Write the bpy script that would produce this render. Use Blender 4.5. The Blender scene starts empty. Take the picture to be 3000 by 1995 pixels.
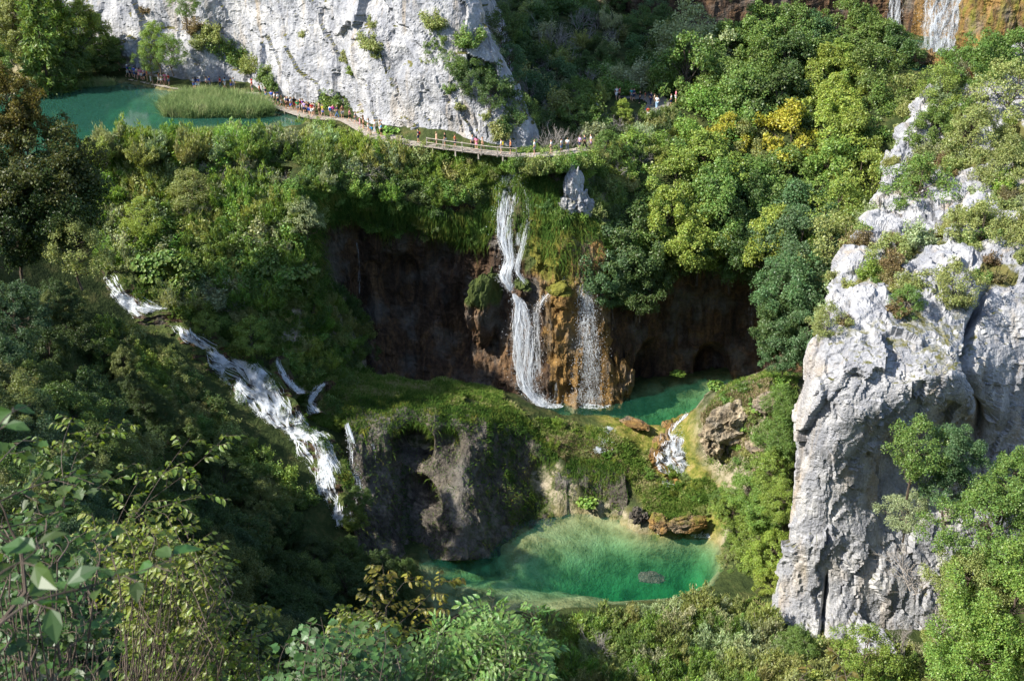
import bpy, bmesh, math, random
import numpy as np
from mathutils import Vector, Matrix

# ------------------------------------------------------------------ camera, sky, sun, exposure
SC = bpy.context.scene
COL = SC.collection
CAMH, PITCH, FPX = 43.0, math.radians(26.0), 3534.0        # metres, tilt below the horizon, focal length in photo pixels
CT, ST = math.cos(PITCH), math.sin(PITCH)
cam_d = bpy.data.cameras.new('camera')
cam = bpy.data.objects.new('camera', cam_d)
COL.objects.link(cam)
cam.location = (0, 0, CAMH)
cam.rotation_euler = (math.pi / 2 - PITCH, 0, 0)
cam_d.sensor_width = 36.0
cam_d.lens = 36.0 * FPX / 3000.0
cam_d.clip_start = 0.2
cam_d.clip_end = 2000
cam_d.dof.use_dof = True
cam_d.dof.focus_distance = 125.0
cam_d.dof.aperture_fstop = 8.0
SC.camera = cam

SUN_TRAVEL = Vector((1.0, 0.36, -0.90)).normalized()        # the way the light goes
sun_d = bpy.data.lights.new('sun', 'SUN')
sun_d.energy = 4.6
sun_d.angle = math.radians(0.53)
sun_d.color = (1.0, 0.95, 0.86)
sun = bpy.data.objects.new('sun', sun_d)
COL.objects.link(sun)
sun.rotation_euler = SUN_TRAVEL.to_track_quat('-Z', 'Y').to_euler()
sun.location = (-60, -40, 120)

W = bpy.data.worlds.new('World')
SC.world = W
W.use_nodes = True
wn = W.node_tree
sky = wn.nodes.new('ShaderNodeTexSky')
sky.sky_type = 'NISHITA'
sky.sun_disc = False
sky.sun_elevation = math.asin(-SUN_TRAVEL.z)
sky.sun_rotation = math.atan2(-SUN_TRAVEL.x, -SUN_TRAVEL.y)
sky.altitude = 500
wn.links.new(sky.outputs[0], wn.nodes['Background'].inputs[0])
wn.nodes['Background'].inputs[1].default_value = 0.15
SC.view_settings.view_transform = 'Standard'
SC.view_settings.look = 'None'
SC.view_settings.exposure = 1.15
SC.view_settings.gamma = 1.0
SC.cycles.max_bounces = 5
SC.cycles.diffuse_bounces = 2
SC.cycles.glossy_bounces = 2
SC.cycles.transmission_bounces = 4
SC.cycles.transparent_max_bounces = 10
SC.cycles.volume_bounces = 0
SC.cycles.use_adaptive_sampling = True
SC.cycles.adaptive_threshold = 0.02
SC.cycles.use_denoising = True
SC.cycles.caustics_reflective = False
SC.cycles.caustics_refractive = False

random.seed(7)
RNG = np.random.default_rng(7)

# ------------------------------------------------------------------ measuring: a photo pixel and a depth (or a height) give a point of the place
def ray(px, py):
    u, v = (px - 1500.0) / FPX, (997.5 - py) / FPX
    return np.array([u, CT + v * ST, -ST + v * CT])
def PY(px, py, y, dz=0.0):
    d = ray(px, py); t = y / d[1]
    return np.array([d[0] * t, y, CAMH + d[2] * t + dz])
def PZ(px, py, z):
    d = ray(px, py); t = (z - CAMH) / d[2]
    return np.array([d[0] * t, d[1] * t, z])
def pxm(px, py, y):
    """photo pixels per metre there"""
    d = ray(px, py)
    return FPX / (y / d[1])

# ------------------------------------------------------------------ noise
def _h(ix, iy, iz, s):
    n = (ix.astype(np.int64) * 374761393 + iy.astype(np.int64) * 668265263 + iz.astype(np.int64) * 2147483647 + s * 1274126177) & 0xffffffff
    n = ((n ^ (n >> 13)) * 1274126177) & 0xffffffff
    n = ((n ^ (n >> 16)) * 2246822519) & 0xffffffff
    return ((n ^ (n >> 15)) & 0xffffff) / float(0xffffff)
def vnoise(P, s=0):
    P = np.asarray(P, float)
    i = np.floor(P); f = P - i
    f = f * f * f * (f * (f * 6 - 15) + 10)
    x, y, z = i[..., 0], i[..., 1], i[..., 2]
    r = 0
    for a in (0, 1):
        wx = f[..., 0] if a else 1 - f[..., 0]
        for b in (0, 1):
            wy = f[..., 1] if b else 1 - f[..., 1]
            for c in (0, 1):
                wz = f[..., 2] if c else 1 - f[..., 2]
                r = r + wx * wy * wz * _h(x + a, y + b, z + c, s)
    return r * 2 - 1
def fbm(P, o=4, s=0, g=0.5):
    r, a, t = 0, 1.0, 0
    for k in range(o):
        r = r + a * vnoise(P * (2.03 ** k) + 17.3 * k, s + k)
        t += a; a *= g
    return r / t
def ridged(P, o=4, s=0):
    r, a, t = 0, 1.0, 0
    for k in range(o):
        r = r + a * (1 - 2 * np.abs(vnoise(P * (2.03 ** k) + 9.1 * k, s + k)))
        t += a; a *= 0.5
    return r / t
def worley(P, s=0):
    P = np.asarray(P, float)
    i = np.floor(P)
    d1 = np.full(P.shape[:-1], 9.0); d2 = d1.copy(); idv = d1.copy()
    for a in (-1, 0, 1):
        for b in (-1, 0, 1):
            for c in (-1, 0, 1):
                x, y, z = i[..., 0] + a, i[..., 1] + b, i[..., 2] + c
                q = np.stack([x + _h(x, y, z, s + 1), y + _h(x, y, z, s + 2), z + _h(x, y, z, s + 3)], -1)
                d = np.linalg.norm(q - P, axis=-1)
                h = _h(x, y, z, s + 4)
                nearer = d < d1
                d2 = np.where(nearer, d1, np.minimum(d2, d))
                idv = np.where(nearer, h, idv)
                d1 = np.where(nearer, d, d1)
    return d1, d2, idv
def facet(P, sc, s=0):
    """broken rock: every cell is a block face with its own tilt"""
    Q = np.asarray(P, float) / np.asarray(sc, float)
    i = np.floor(Q); best = np.full(Q.shape[:-1], 9.0); out = np.zeros_like(best)
    for a in (-1, 0, 1):
        for b in (-1, 0, 1):
            for c in (-1, 0, 1):
                x, y, z = i[..., 0] + a, i[..., 1] + b, i[..., 2] + c
                v = Q - np.stack([x + _h(x, y, z, s + 1), y + _h(x, y, z, s + 2), z + _h(x, y, z, s + 3)], -1)
                d = np.abs(v).sum(-1)
                pl = (_h(x, y, z, s + 4) - 0.5) * 1.1 + (_h(x, y, z, s + 5) - 0.5) * 1.7 * v[..., 0] + (_h(x, y, z, s + 6) - 0.5) * 1.0 * v[..., 1] + (_h(x, y, z, s + 7) - 0.5) * 1.7 * v[..., 2]
                near = d < best
                best = np.where(near, d, best); out = np.where(near, pl, out)
    return out
def smooth(a, b, x):
    t = np.clip((x - a) / (b - a), 0, 1)
    return t * t * (3 - 2 * t)

# ------------------------------------------------------------------ objects
def mesh_np(name, V, F=None, T=None, mats=(), smooth_sh=False, midx=None, attrs=None):
    """V (n,3), F (m,4) quads, T (k,3) triangles"""
    V = np.asarray(V, np.float32)
    me = bpy.data.meshes.new(name)
    nq = 0 if F is None else len(F)
    nt = 0 if T is None else len(T)
    loops = np.concatenate([np.asarray(F, np.int32).ravel() if nq else np.zeros(0, np.int32),
                            np.asarray(T, np.int32).ravel() if nt else np.zeros(0, np.int32)])
    me.vertices.add(len(V)); me.vertices.foreach_set('co', V.ravel())
    me.loops.add(len(loops)); me.loops.foreach_set('vertex_index', loops)
    me.polygons.add(nq + nt)
    st = np.concatenate([np.arange(nq, dtype=np.int32) * 4, nq * 4 + np.arange(nt, dtype=np.int32) * 3])
    me.polygons.foreach_set('loop_start', st.astype(np.int32))
    for m in mats:
        me.materials.append(m)
    me.polygons.foreach_set('use_smooth', np.full(nq + nt, smooth_sh))
    if midx is not None:
        me.polygons.foreach_set('material_index', np.asarray(midx, np.int32))
    if attrs:
        for k, a in attrs.items():
            at = me.attributes.new(k, 'FLOAT', 'POINT')
            at.data.foreach_set('value', np.asarray(a, np.float32).ravel())
    me.update(calc_edges=True)
    return me
def link(name, data, parent=None, loc=None, rot=None, scale=None, color=None):
    o = bpy.data.objects.new(name, data)
    COL.objects.link(o)
    if parent is not None:
        o.parent = parent
    if loc is not None:
        o.location = [float(c) for c in loc]
    if rot is not None:
        o.rotation_euler = rot
    if scale is not None:
        o.scale = scale if hasattr(scale, '__len__') else (scale,) * 3
    if color is not None:
        o.color = (color[0], color[1], color[2], 1.0)
    return o
def tag(o, label=None, cat=None, group=None, kind=None):
    if label: o['label'] = label
    if cat: o['category'] = cat
    if group: o['group'] = group
    if kind: o['kind'] = kind
    return o
def struct(o):
    o['kind'] = 'structure'; return o

# ------------------------------------------------------------------ materials
def mat(name):
    m = bpy.data.materials.new(name); m.use_nodes = True
    nt = m.node_tree; nt.nodes.clear()
    out = nt.nodes.new('ShaderNodeOutputMaterial')
    return m, nt, out
def N(nt, typ, **kw):
    n = nt.nodes.new(typ)
    for k, v in kw.items():
        if k in ('operation', 'blend_type', 'data_type', 'noise_dimensions', 'feature', 'attribute_name', 'color_ramp', 'type'):
            setattr(n, k, v)
        else:
            n.inputs[k.replace('_', ' ')].default_value = v
    return n
def mixc(nt, fac, a, b, bt='MIX'):
    n = nt.nodes.new('ShaderNodeMix'); n.data_type = 'RGBA'; n.blend_type = bt
    for sock, val in ((n.inputs[0], fac), (n.inputs[6], a), (n.inputs[7], b)):
        if hasattr(val, 'type') and hasattr(val, 'is_linked'):
            nt.links.new(val, sock)
        elif hasattr(val, '__len__'):
            sock.default_value = (*val[:3], 1.0)
        else:
            sock.default_value = val
    return n.outputs[2]
def ramp(nt, fac, stops):
    n = nt.nodes.new('ShaderNodeValToRGB')
    e = n.color_ramp.elements
    while len(e) < len(stops): e.new(0.5)
    for q, (p, c) in zip(e, stops):
        q.position = p
        q.color = (*c, 1.0) if hasattr(c, '__len__') else (c, c, c, 1.0)
    nt.links.new(fac, n.inputs[0])
    return n.outputs[0]
def math_(nt, op, a, b=None, c=None):
    n = nt.nodes.new('ShaderNodeMath'); n.operation = op
    for i, v in enumerate((a, b, c)):
        if v is None: continue
        if hasattr(v, 'is_linked'): nt.links.new(v, n.inputs[i])
        else: n.inputs[i].default_value = v
    return n.outputs[0]
def noise(nt, vec, scale, detail=4, rough=0.55, dist=0.0):
    n = nt.nodes.new('ShaderNodeTexNoise')
    n.inputs['Scale'].default_value = scale
    n.inputs['Detail'].default_value = min(detail, 3)
    n.inputs['Roughness'].default_value = rough
    n.inputs['Distortion'].default_value = dist
    nt.links.new(vec, n.inputs['Vector'])
    return n.outputs[0]
def pos(nt, sx=1, sy=1, sz=1):
    g = nt.nodes.new('ShaderNodeNewGeometry')
    m = nt.nodes.new('ShaderNodeMapping')
    m.inputs['Scale'].default_value = (sx, sy, sz)
    nt.links.new(g.outputs['Position'], m.inputs['Vector'])
    return m.outputs[0]
def attr(nt, name):
    n = nt.nodes.new('ShaderNodeAttribute'); n.attribute_name = name
    return n.outputs['Fac']
def diffuse_out(nt, out, col, rough=0.9, bump=None, strength=0.5, dist=0.2, spec=0.2):
    p = nt.nodes.new('ShaderNodeBsdfPrincipled')
    if hasattr(col, 'is_linked'): nt.links.new(col, p.inputs['Base Color'])
    else: p.inputs['Base Color'].default_value = (*col, 1)
    if hasattr(rough, 'is_linked'): nt.links.new(rough, p.inputs['Roughness'])
    else: p.inputs['Roughness'].default_value = rough
    p.inputs['Specular IOR Level'].default_value = spec
    if bump is not None:
        b = nt.nodes.new('ShaderNodeBump')
        b.inputs['Strength'].default_value = strength
        b.inputs['Distance'].default_value = dist
        nt.links.new(bump, b.inputs['Height'])
        nt.links.new(b.outputs[0], p.inputs['Normal'])
    nt.links.new(p.outputs[0], out.inputs[0])
    return p

def mat_limestone(name, warm=0.0):
    m, nt, out = mat(name)
    p1 = pos(nt); pv = pos(nt, 1, 1, 0.22)
    base = ramp(nt, noise(nt, p1, 0.35, 5, 0.6), [(0.30, (0.21, 0.215, 0.23)), (0.48, (0.335, 0.335, 0.345)), (0.68, (0.46, 0.45, 0.435))])
    streak = ramp(nt, noise(nt, pv, 0.7, 5, 0.7, 0.5), [(0.45, 0.0), (0.62, 1.0)])
    c = mixc(nt, math_(nt, 'MULTIPLY', streak, 0.75), base, (0.21, 0.215, 0.235))
    tan = ramp(nt, noise(nt, pv, 0.33, 3, 0.6, 0.6), [(0.54, 0.0), (0.70, 1.0)])
    c = mixc(nt, math_(nt, 'MULTIPLY', tan, 0.6 + warm), c, (0.36, 0.28, 0.18))
    fine = ramp(nt, noise(nt, p1, 3.5, 5, 0.7), [(0.3, 0.72), (0.55, 1.0), (0.75, 1.08)])
    c = mixc(nt, 1.0, c, fine, 'MULTIPLY')
    crack = ramp(nt, noise(nt, p1, 1.3, 6, 0.75, 1.0), [(0.30, 1.0), (0.42, 0.0)])
    c = mixc(nt, math_(nt, 'MULTIPLY', crack, 0.55), c, (0.20, 0.20, 0.20))
    ms = attr(nt, 'moss')
    mg = mixc(nt, noise(nt, p1, 1.6, 3), (0.055, 0.075, 0.02), (0.17, 0.14, 0.055))
    mf = ramp(nt, math_(nt, 'ADD', ms, math_(nt, 'MULTIPLY', noise(nt, p1, 1.1, 5, 0.7), 0.7)), [(0.72, 0.0), (0.92, 1.0)])
    c = mixc(nt, mf, c, mg)
    bmp = math_(nt, 'ADD', noise(nt, p1, 2.6, 8, 0.7), math_(nt, 'MULTIPLY', noise(nt, pv, 1.0, 4), 0.8))
    diffuse_out(nt, out, c, 0.95, bmp, 0.6, 0.4, 0.1)
    return m
def mat_tufa(name, lo, mid, hi, mossc=((0.02, 0.04, 0.01), (0.09, 0.11, 0.02))):
    m, nt, out = mat(name)
    p1 = pos(nt); pv = pos(nt, 1, 1, 0.18)
    c = ramp(nt, noise(nt, pv, 0.8, 6, 0.7, 0.5), [(0.3, lo), (0.5, mid), (0.72, hi)])
    fine = ramp(nt, noise(nt, p1, 3.0, 5, 0.7), [(0.3, 0.6), (0.6, 1.05)])
    c = mixc(nt, 1.0, c, fine, 'MULTIPLY')
    grey = ramp(nt, noise(nt, p1, 0.25, 4, 0.6), [(0.5, 0.0), (0.66, 1.0)])
    c = mixc(nt, math_(nt, 'MULTIPLY', grey, 0.55), c, (0.16, 0.15, 0.13))
    mg = mixc(nt, noise(nt, pos(nt, 1, 1, 0.4), 1.4, 4, 0.6), *mossc)
    mf = ramp(nt, math_(nt, 'ADD', attr(nt, 'moss'), math_(nt, 'MULTIPLY', noise(nt, pos(nt, 1, 1, 0.35), 0.8, 5, 0.65), 0.9)), [(0.75, 0.0), (0.95, 1.0)])
    c = mixc(nt, mf, c, mg)
    bmp = math_(nt, 'ADD', noise(nt, p1, 2.5, 7, 0.7), noise(nt, pv, 1.2, 5))
    diffuse_out(nt, out, c, 0.85, bmp, 0.9, 0.5, 0.3)
    return m
def mat_ground():
    m, nt, out = mat('ground_cover')
    p1 = pos(nt)
    c = ramp(nt, noise(nt, p1, 0.5, 6, 0.7), [(0.3, (0.018, 0.028, 0.010)), (0.5, (0.04, 0.055, 0.017)), (0.68, (0.085, 0.085, 0.03)), (0.8, (0.14, 0.11, 0.06))])
    c = mixc(nt, math_(nt, 'MULTIPLY', attr(nt, 'rock'), ramp(nt, noise(nt, p1, 0.8, 6, 0.75), [(0.4, 0.1), (0.6, 1.0)])), c, (0.34, 0.29, 0.21))
    c = mixc(nt, attr(nt, 'wet'), c, ramp(nt, noise(nt, p1, 0.9, 6, 0.7), [(0.36, (0.06, 0.08, 0.013)), (0.5, (0.15, 0.15, 0.03)), (0.66, (0.25, 0.20, 0.07))]))
    c = mixc(nt, attr(nt, 'bed'), c, ramp(nt, noise(nt, p1, 0.45, 6, 0.7), [(0.33, (0.09, 0.08, 0.03)), (0.46, (0.20, 0.17, 0.075)), (0.66, (0.30, 0.27, 0.135))]))
    diffuse_out(nt, out, c, 0.95, noise(nt, p1, 2.0, 6, 0.7), 0.8, 0.4, 0.1)
    return m
def mat_leaf(name, trans=0.35, gloss=0.025):
    """leaf colour is the object's own colour, varied leaf by leaf"""
    m, nt, out = mat(name)
    oi = nt.nodes.new('ShaderNodeObjectInfo')
    g = nt.nodes.new('ShaderNodeNewGeometry')
    hsv = nt.nodes.new('ShaderNodeHueSaturation')
    nt.links.new(oi.outputs['Color'], hsv.inputs['Color'])
    r = g.outputs['Random Per Island']
    nt.links.new(math_(nt, 'ADD', math_(nt, 'MULTIPLY', r, 0.05), 0.475), hsv.inputs['Hue'])
    nz = noise(nt, pos(nt), 0.45, 2)
    val = math_(nt, 'ADD', math_(nt, 'MULTIPLY', math_(nt, 'FRACT', math_(nt, 'MULTIPLY', r, 7.13)), 0.7), math_(nt, 'MULTIPLY_ADD', nz, 0.5, 0.4))
    nt.links.new(val, hsv.inputs['Value'])
    d = nt.nodes.new('ShaderNodeBsdfDiffuse'); nt.links.new(hsv.outputs[0], d.inputs[0])
    t = nt.nodes.new('ShaderNodeBsdfTranslucent')
    tc = mixc(nt, 1.0, hsv.outputs[0], (1.25, 1.2, 0.55), 'MULTIPLY')
    nt.links.new(tc, t.inputs[0])
    mx = nt.nodes.new('ShaderNodeMixShader'); mx.inputs[0].default_value = trans
    nt.links.new(d.outputs[0], mx.inputs[1]); nt.links.new(t.outputs[0], mx.inputs[2])
    gl = nt.nodes.new('ShaderNodeBsdfGlossy'); gl.inputs['Roughness'].default_value = 0.45
    m2 = nt.nodes.new('ShaderNodeMixShader'); m2.inputs[0].default_value = gloss
    nt.links.new(mx.outputs[0], m2.inputs[1]); nt.links.new(gl.outputs[0], m2.inputs[2])
    nt.links.new(m2.outputs[0], out.inputs[0])
    return m
def mat_blades(name, stops, trans=0.3):
    m, nt, out = mat(name)
    g = nt.nodes.new('ShaderNodeNewGeometry')
    nz = noise(nt, pos(nt), 0.35, 3, 0.6)
    f = math_(nt, 'ADD', math_(nt, 'MULTIPLY', g.outputs['Random Per Island'], 0.45), math_(nt, 'MULTIPLY_ADD', nz, 1.4, -0.42))
    c = ramp(nt, f, stops)
    d = nt.nodes.new('ShaderNodeBsdfDiffuse'); nt.links.new(c, d.inputs[0])
    t = nt.nodes.new('ShaderNodeBsdfTranslucent'); nt.links.new(c, t.inputs[0])
    mx = nt.nodes.new('ShaderNodeMixShader'); mx.inputs[0].default_value = trans
    nt.links.new(d.outputs[0], mx.inputs[1]); nt.links.new(t.outputs[0], mx.inputs[2])
    nt.links.new(mx.outputs[0], out.inputs[0])
    return m
def mat_bark(name, a, b):
    m, nt, out = mat(name)
    c = ramp(nt, noise(nt, pos(nt, 1, 1, 0.3), 4.0, 4), [(0.3, a), (0.7, b)])
    diffuse_out(nt, out, c, 0.9)
    return m
def mat_objcol(name, rough=0.8, vary=0.15):
    m, nt, out = mat(name)
    oi = nt.nodes.new('ShaderNodeObjectInfo')
    tc = nt.nodes.new('ShaderNodeTexCoord')
    c = mixc(nt, 1.0, oi.outputs['Color'], ramp(nt, noise(nt, tc.outputs['Object'], 6.0, 3), [(0.3, 1 - vary), (0.7, 1.0)]), 'MULTIPLY')
    diffuse_out(nt, out, c, rough)
    return m
def mat_water(name, absorb, dens, rough=0.03, wave=2.2, milk=None, milk_f=0.0):
    m, nt, out = mat(name)
    p1 = pos(nt, 1, 1, 1)
    h = math_(nt, 'ADD', noise(nt, p1, wave, 3, 0.55, 0.6), math_(nt, 'MULTIPLY', noise(nt, pos(nt, 1.0, 0.5, 1), wave * 0.3, 2), 1.2))
    b = nt.nodes.new('ShaderNodeBump'); b.inputs['Strength'].default_value = 0.14; b.inputs['Distance'].default_value = 0.05
    nt.links.new(h, b.inputs['Height'])
    fr = nt.nodes.new('ShaderNodeFresnel'); fr.inputs['IOR'].default_value = 1.33
    nt.links.new(b.outputs[0], fr.inputs['Normal'])
    tr = nt.nodes.new('ShaderNodeBsdfTransparent')
    gl = nt.nodes.new('ShaderNodeBsdfGlossy'); gl.inputs['Roughness'].default_value = rough
    nt.links.new(b.outputs[0], gl.inputs['Normal'])
    mx = nt.nodes.new('ShaderNodeMixShader')
    body = tr
    if milk:
        df = nt.nodes.new('ShaderNodeBsdfDiffuse'); df.inputs[0].default_value = (*milk, 1)
        body = nt.nodes.new('ShaderNodeMixShader'); body.inputs[0].default_value = milk_f
        nt.links.new(tr.outputs[0], body.inputs[1]); nt.links.new(df.outputs[0], body.inputs[2])
    gb = nt.nodes.new('ShaderNodeNewGeometry')      # light leaving the water from below is not held back
    nt.links.new(math_(nt, 'MULTIPLY', fr.outputs[0], math_(nt, 'SUBTRACT', 1.0, gb.outputs['Backfacing'])), mx.inputs[0]); nt.links.new(body.outputs[0], mx.inputs[1]); nt.links.new(gl.outputs[0], mx.inputs[2])
    nt.links.new(mx.outputs[0], out.inputs['Surface'])
    va = nt.nodes.new('ShaderNodeVolumeAbsorption')
    va.inputs['Color'].default_value = (*absorb, 1); va.inputs['Density'].default_value = dens
    nt.links.new(va.outputs[0], out.inputs['Volume'])
    return m
def mat_foam(name='falling_water', lo=0.28, hi=0.42, sc=(5, 5, 0.7)):
    """white broken water: streaks of foam with gaps between"""
    m, nt, out = mat(name)
    d = nt.nodes.new('ShaderNodeBsdfDiffuse'); d.inputs[0].default_value = (0.88, 0.91, 0.94, 1)
    t = nt.nodes.new('ShaderNodeBsdfTranslucent'); t.inputs[0].default_value = (0.88, 0.91, 0.94, 1)
    mx = nt.nodes.new('ShaderNodeMixShader'); mx.inputs[0].default_value = 0.5
    nt.links.new(d.outputs[0], mx.inputs[1]); nt.links.new(t.outputs[0], mx.inputs[2])
    tr = nt.nodes.new('ShaderNodeBsdfTransparent')
    m2 = nt.nodes.new('ShaderNodeMixShader')
    nt.links.new(ramp(nt, noise(nt, pos(nt, *sc), 1.0, 3, 0.7), [(lo, 0.96), (hi, 0.12)]), m2.inputs[0])
    nt.links.new(mx.outputs[0], m2.inputs[1]); nt.links.new(tr.outputs[0], m2.inputs[2])
    nt.links.new(m2.outputs[0], out.inputs[0])
    return m
M_LIME = mat_limestone('limestone')
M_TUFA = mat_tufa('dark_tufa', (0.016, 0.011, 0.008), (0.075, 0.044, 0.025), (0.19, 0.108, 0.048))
M_TUFA_LIT = mat_tufa('sunlit_ochre_tufa', (0.05, 0.030, 0.010), (0.20, 0.115, 0.035), (0.34, 0.20, 0.06), ((0.06, 0.075, 0.012), (0.21, 0.19, 0.025)))  # ochre tufa, also the brighter copy for cliff parts in the sun
M_TUFA_GREY = mat_tufa('grey_tufa', (0.025, 0.021, 0.017), (0.085, 0.073, 0.058), (0.20, 0.17, 0.13))
M_TAN = mat_tufa('tan_tufa', (0.11, 0.085, 0.055), (0.28, 0.22, 0.14), (0.46, 0.39, 0.28))
M_GROUND = mat_ground()
M_LEAF = mat_leaf('leaves')
M_GRASS = mat_blades('grass_blades', [(0.1, (0.055, 0.11, 0.02)), (0.4, (0.12, 0.21, 0.038)), (0.65, (0.21, 0.27, 0.06)), (0.85, (0.38, 0.33, 0.17))])
M_MOSSG = mat_blades('hanging_grass', [(0.1, (0.035, 0.075, 0.016)), (0.45, (0.07, 0.14, 0.028)), (0.7, (0.14, 0.19, 0.035)), (0.9, (0.24, 0.22, 0.05))])
M_STRAW = mat_blades('straw_grass', [(0.1, (0.07, 0.09, 0.025)), (0.4, (0.24, 0.20, 0.10)), (0.7, (0.42, 0.34, 0.20)), (0.9, (0.5, 0.43, 0.28))])
M_REED = mat_blades('reed_blades', [(0.1, (0.10, 0.15, 0.05)), (0.4, (0.19, 0.27, 0.10)), (0.7, (0.28, 0.34, 0.14)), (0.92, (0.38, 0.35, 0.20))])
M_BARK = mat_bark('bark', (0.035, 0.026, 0.018), (0.13, 0.10, 0.075))
M_TWIG = mat_bark('grey_twigs', (0.16, 0.14, 0.12), (0.34, 0.31, 0.28))
M_WOOD = mat_bark('weathered_wood', (0.20, 0.17, 0.135), (0.40, 0.355, 0.30))
M_CLOTH = mat_objcol('cloth')
M_SKIN = mat_objcol('skin', 0.6, 0.05)
M_FALL = mat_foam()
M_SPRAY = mat_foam('spray', 0.45, 0.80, (2.5, 2.5, 0.25))
M_LAKE = mat_water('lake_water', (0.05, 0.70, 0.56), 0.22, milk=(0.03, 0.115, 0.082), milk_f=0.45)
M_POOL = mat_water('pool_water', (0.05, 0.74, 0.58), 0.21, wave=3.0, milk=(0.03, 0.24, 0.15), milk_f=0.09)
M_PATH = mat_bark('gravel_path', (0.13, 0.12, 0.105), (0.24, 0.225, 0.20))

# ------------------------------------------------------------------ surfaces
def catmull(C, n, axis):
    """resample control points along axis with a Catmull-Rom spline"""
    C = np.moveaxis(np.asarray(C, float), axis, 0)
    k = C.shape[0]
    E = np.concatenate([2 * C[:1] - C[1:2], C, 2 * C[-1:] - C[-2:-1]], 0)
    t = np.linspace(0, k - 1, n)
    i = np.minimum(t.astype(int), k - 2); f = t - i
    f = f.reshape((-1,) + (1,) * (C.ndim - 1))
    p0, p1, p2, p3 = E[i], E[i + 1], E[i + 2], E[i + 3]
    r = 0.5 * (2 * p1 + (p2 - p0) * f + (2 * p0 - 5 * p1 + 4 * p2 - p3) * f ** 2 + (3 * p1 - p0 - 3 * p2 + p3) * f ** 3)
    return np.moveaxis(r, 0, axis)
def grid_faces(nr, nc, mask=None):
    i = np.arange(nr - 1)[:, None] * nc + np.arange(nc - 1)[None, :]
    F = np.stack([i, i + 1, i + nc + 1, i + nc], -1)
    if mask is not None:
        mk = mask[:-1, :-1] & mask[1:, :-1] & mask[:-1, 1:] & mask[1:, 1:]
        return F[mk]
    return F.reshape(-1, 4)
def grid_normals(G):
    du = np.gradient(G, axis=1); dv = np.gradient(G, axis=0)
    n = np.cross(dv, du)
    n /= np.linalg.norm(n, axis=-1, keepdims=True) + 1e-9
    return n
def face_cam(G, n):
    c = np.array([0, 0, CAMH]) - G
    if (n * c).sum(-1).mean() < 0: n = -n
    return n
def patch(C, cell):
    C = np.asarray(C, float)
    w = np.linalg.norm(np.diff(C, axis=1), axis=-1).sum(1).max()
    h = np.linalg.norm(np.diff(C, axis=0), axis=-1).sum(0).max()
    nr, nc = max(4, int(h / cell)), max(4, int(w / cell))
    return catmull(catmull(C, nr, 0), nc, 1)
def rock_disp(P, seed=0, big=1.0, mid=0.5, fine=0.2, vs=0.6):
    Q = P * np.array([1, 1, vs])
    d1, d2, idv = worley(Q / 3.4 + 0.35 * fbm(P / 2.0, 2, seed + 40)[..., None], seed)
    e1, e2, ide = worley(Q / 1.3, seed + 9)
    r = big * fbm(P / 7.0, 3, seed) * 1.6
    r = r + mid * ((idv - 0.5) * 1.5 - 0.9 * np.exp(-((d2 - d1) / 0.10) ** 2))
    r = r + fine * ((ide - 0.5) * 1.5 - 0.8 * np.exp(-((e2 - e1) / 0.12) ** 2))
    r = r + fine * 0.9 * ridged(P / 0.9, 3, seed + 3)
    return r

# rock massif behind the boardwalk -------------------------------------------------
def px_line(rows):
    return np.array([PY(*r) if len(r) == 3 else PZ(r[0], r[1], r[3]) for r in rows])
base_c = np.array([PZ(-350, 165, 1), PZ(-50, 175, 1), PZ(200, 192, 0.5), PZ(370, 222, 0), PZ(480, 240, 0), PZ(600, 254, 0), PZ(700, 255, 0), PZ(790, 284, 0), PZ(880, 310, 0), PZ(1000, 340, 0),
                   PZ(1090, 378, 0), PZ(1170, 394, 0), PZ(1270, 412, 0), PZ(1380, 426, 0), PZ(1480, 436, -.3), PZ(1545, 440, -.5), PZ(1575, 425, -.5), PZ(1580, 385, 0), PZ(1560, 330, 0), PZ(1540, 250, 0), PZ(1520, 180, 0)])
zs = np.array([-3, 0, 4, 9, 14, 20, 30, 42, 55.])
Cg = []
nb = len(base_c)
for z in zs:
    row = []
    for i, b in enumerate(base_c):
        cw = math.exp(-((i - 15.5) / 2.2) ** 2)
        side = smooth(14.5, 17.0, i)
        lean = 0.20 + 0.16 * cw
        q = b.copy()
        q[1] += lean * max(z, 0) * (1 - 0.6 * side)
        q[0] -= (0.30 * cw + 0.34 * side) * max(z, 0)
        q[0] -= 0.05 * max(z, 0)
        q[2] = z
        row.append(q)
    Cg.append(row)
G = patch(Cg, 0.30)
n = face_cam(G, grid_normals(G))
hz = G[..., 2]
Gw = G + 1.0 * np.stack([fbm(G / 4.0, 3, 321), fbm(G / 4.0, 3, 322), fbm(G / 4.0, 3, 323)], -1)
Gs = np.stack([Gw[..., 0] + 0.55 * Gw[..., 2], Gw[..., 1], Gw[..., 2] - 0.45 * Gw[..., 0]], -1)      # the beds lean to the left
d = 1.3 * fbm(G / 9.0, 3, 3) + 0.75 * facet(Gs, (6.0, 6.0, 15.0), 331) + 0.20 * facet(Gs, (1.7, 2.0, 4.2), 332) + 0.07 * facet(Gs, (0.6, 0.6, 1.0), 333)
d = d - 0.5 * smooth(0.75, 0.97, ridged(np.stack([Gs[..., 0] / 5.0, Gs[..., 1] / 6.0, Gs[..., 2] / 22.0], -1), 2, 21)) + 0.13 * ridged(G / 1.1, 3, 26)
d = d * (0.35 + 0.65 * smooth(-1, 2.0, hz)) - 0.3
MASSIF = G + n * d[..., None]
up = grid_normals(MASSIF); up = face_cam(MASSIF, up)[..., 2]
moss = smooth(0.45, 0.85, up) * 0.75 + 0.30 * smooth(0.25, 0.6, fbm(G / 5.0, 3, 77)) * smooth(2, 6, hz)
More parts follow.
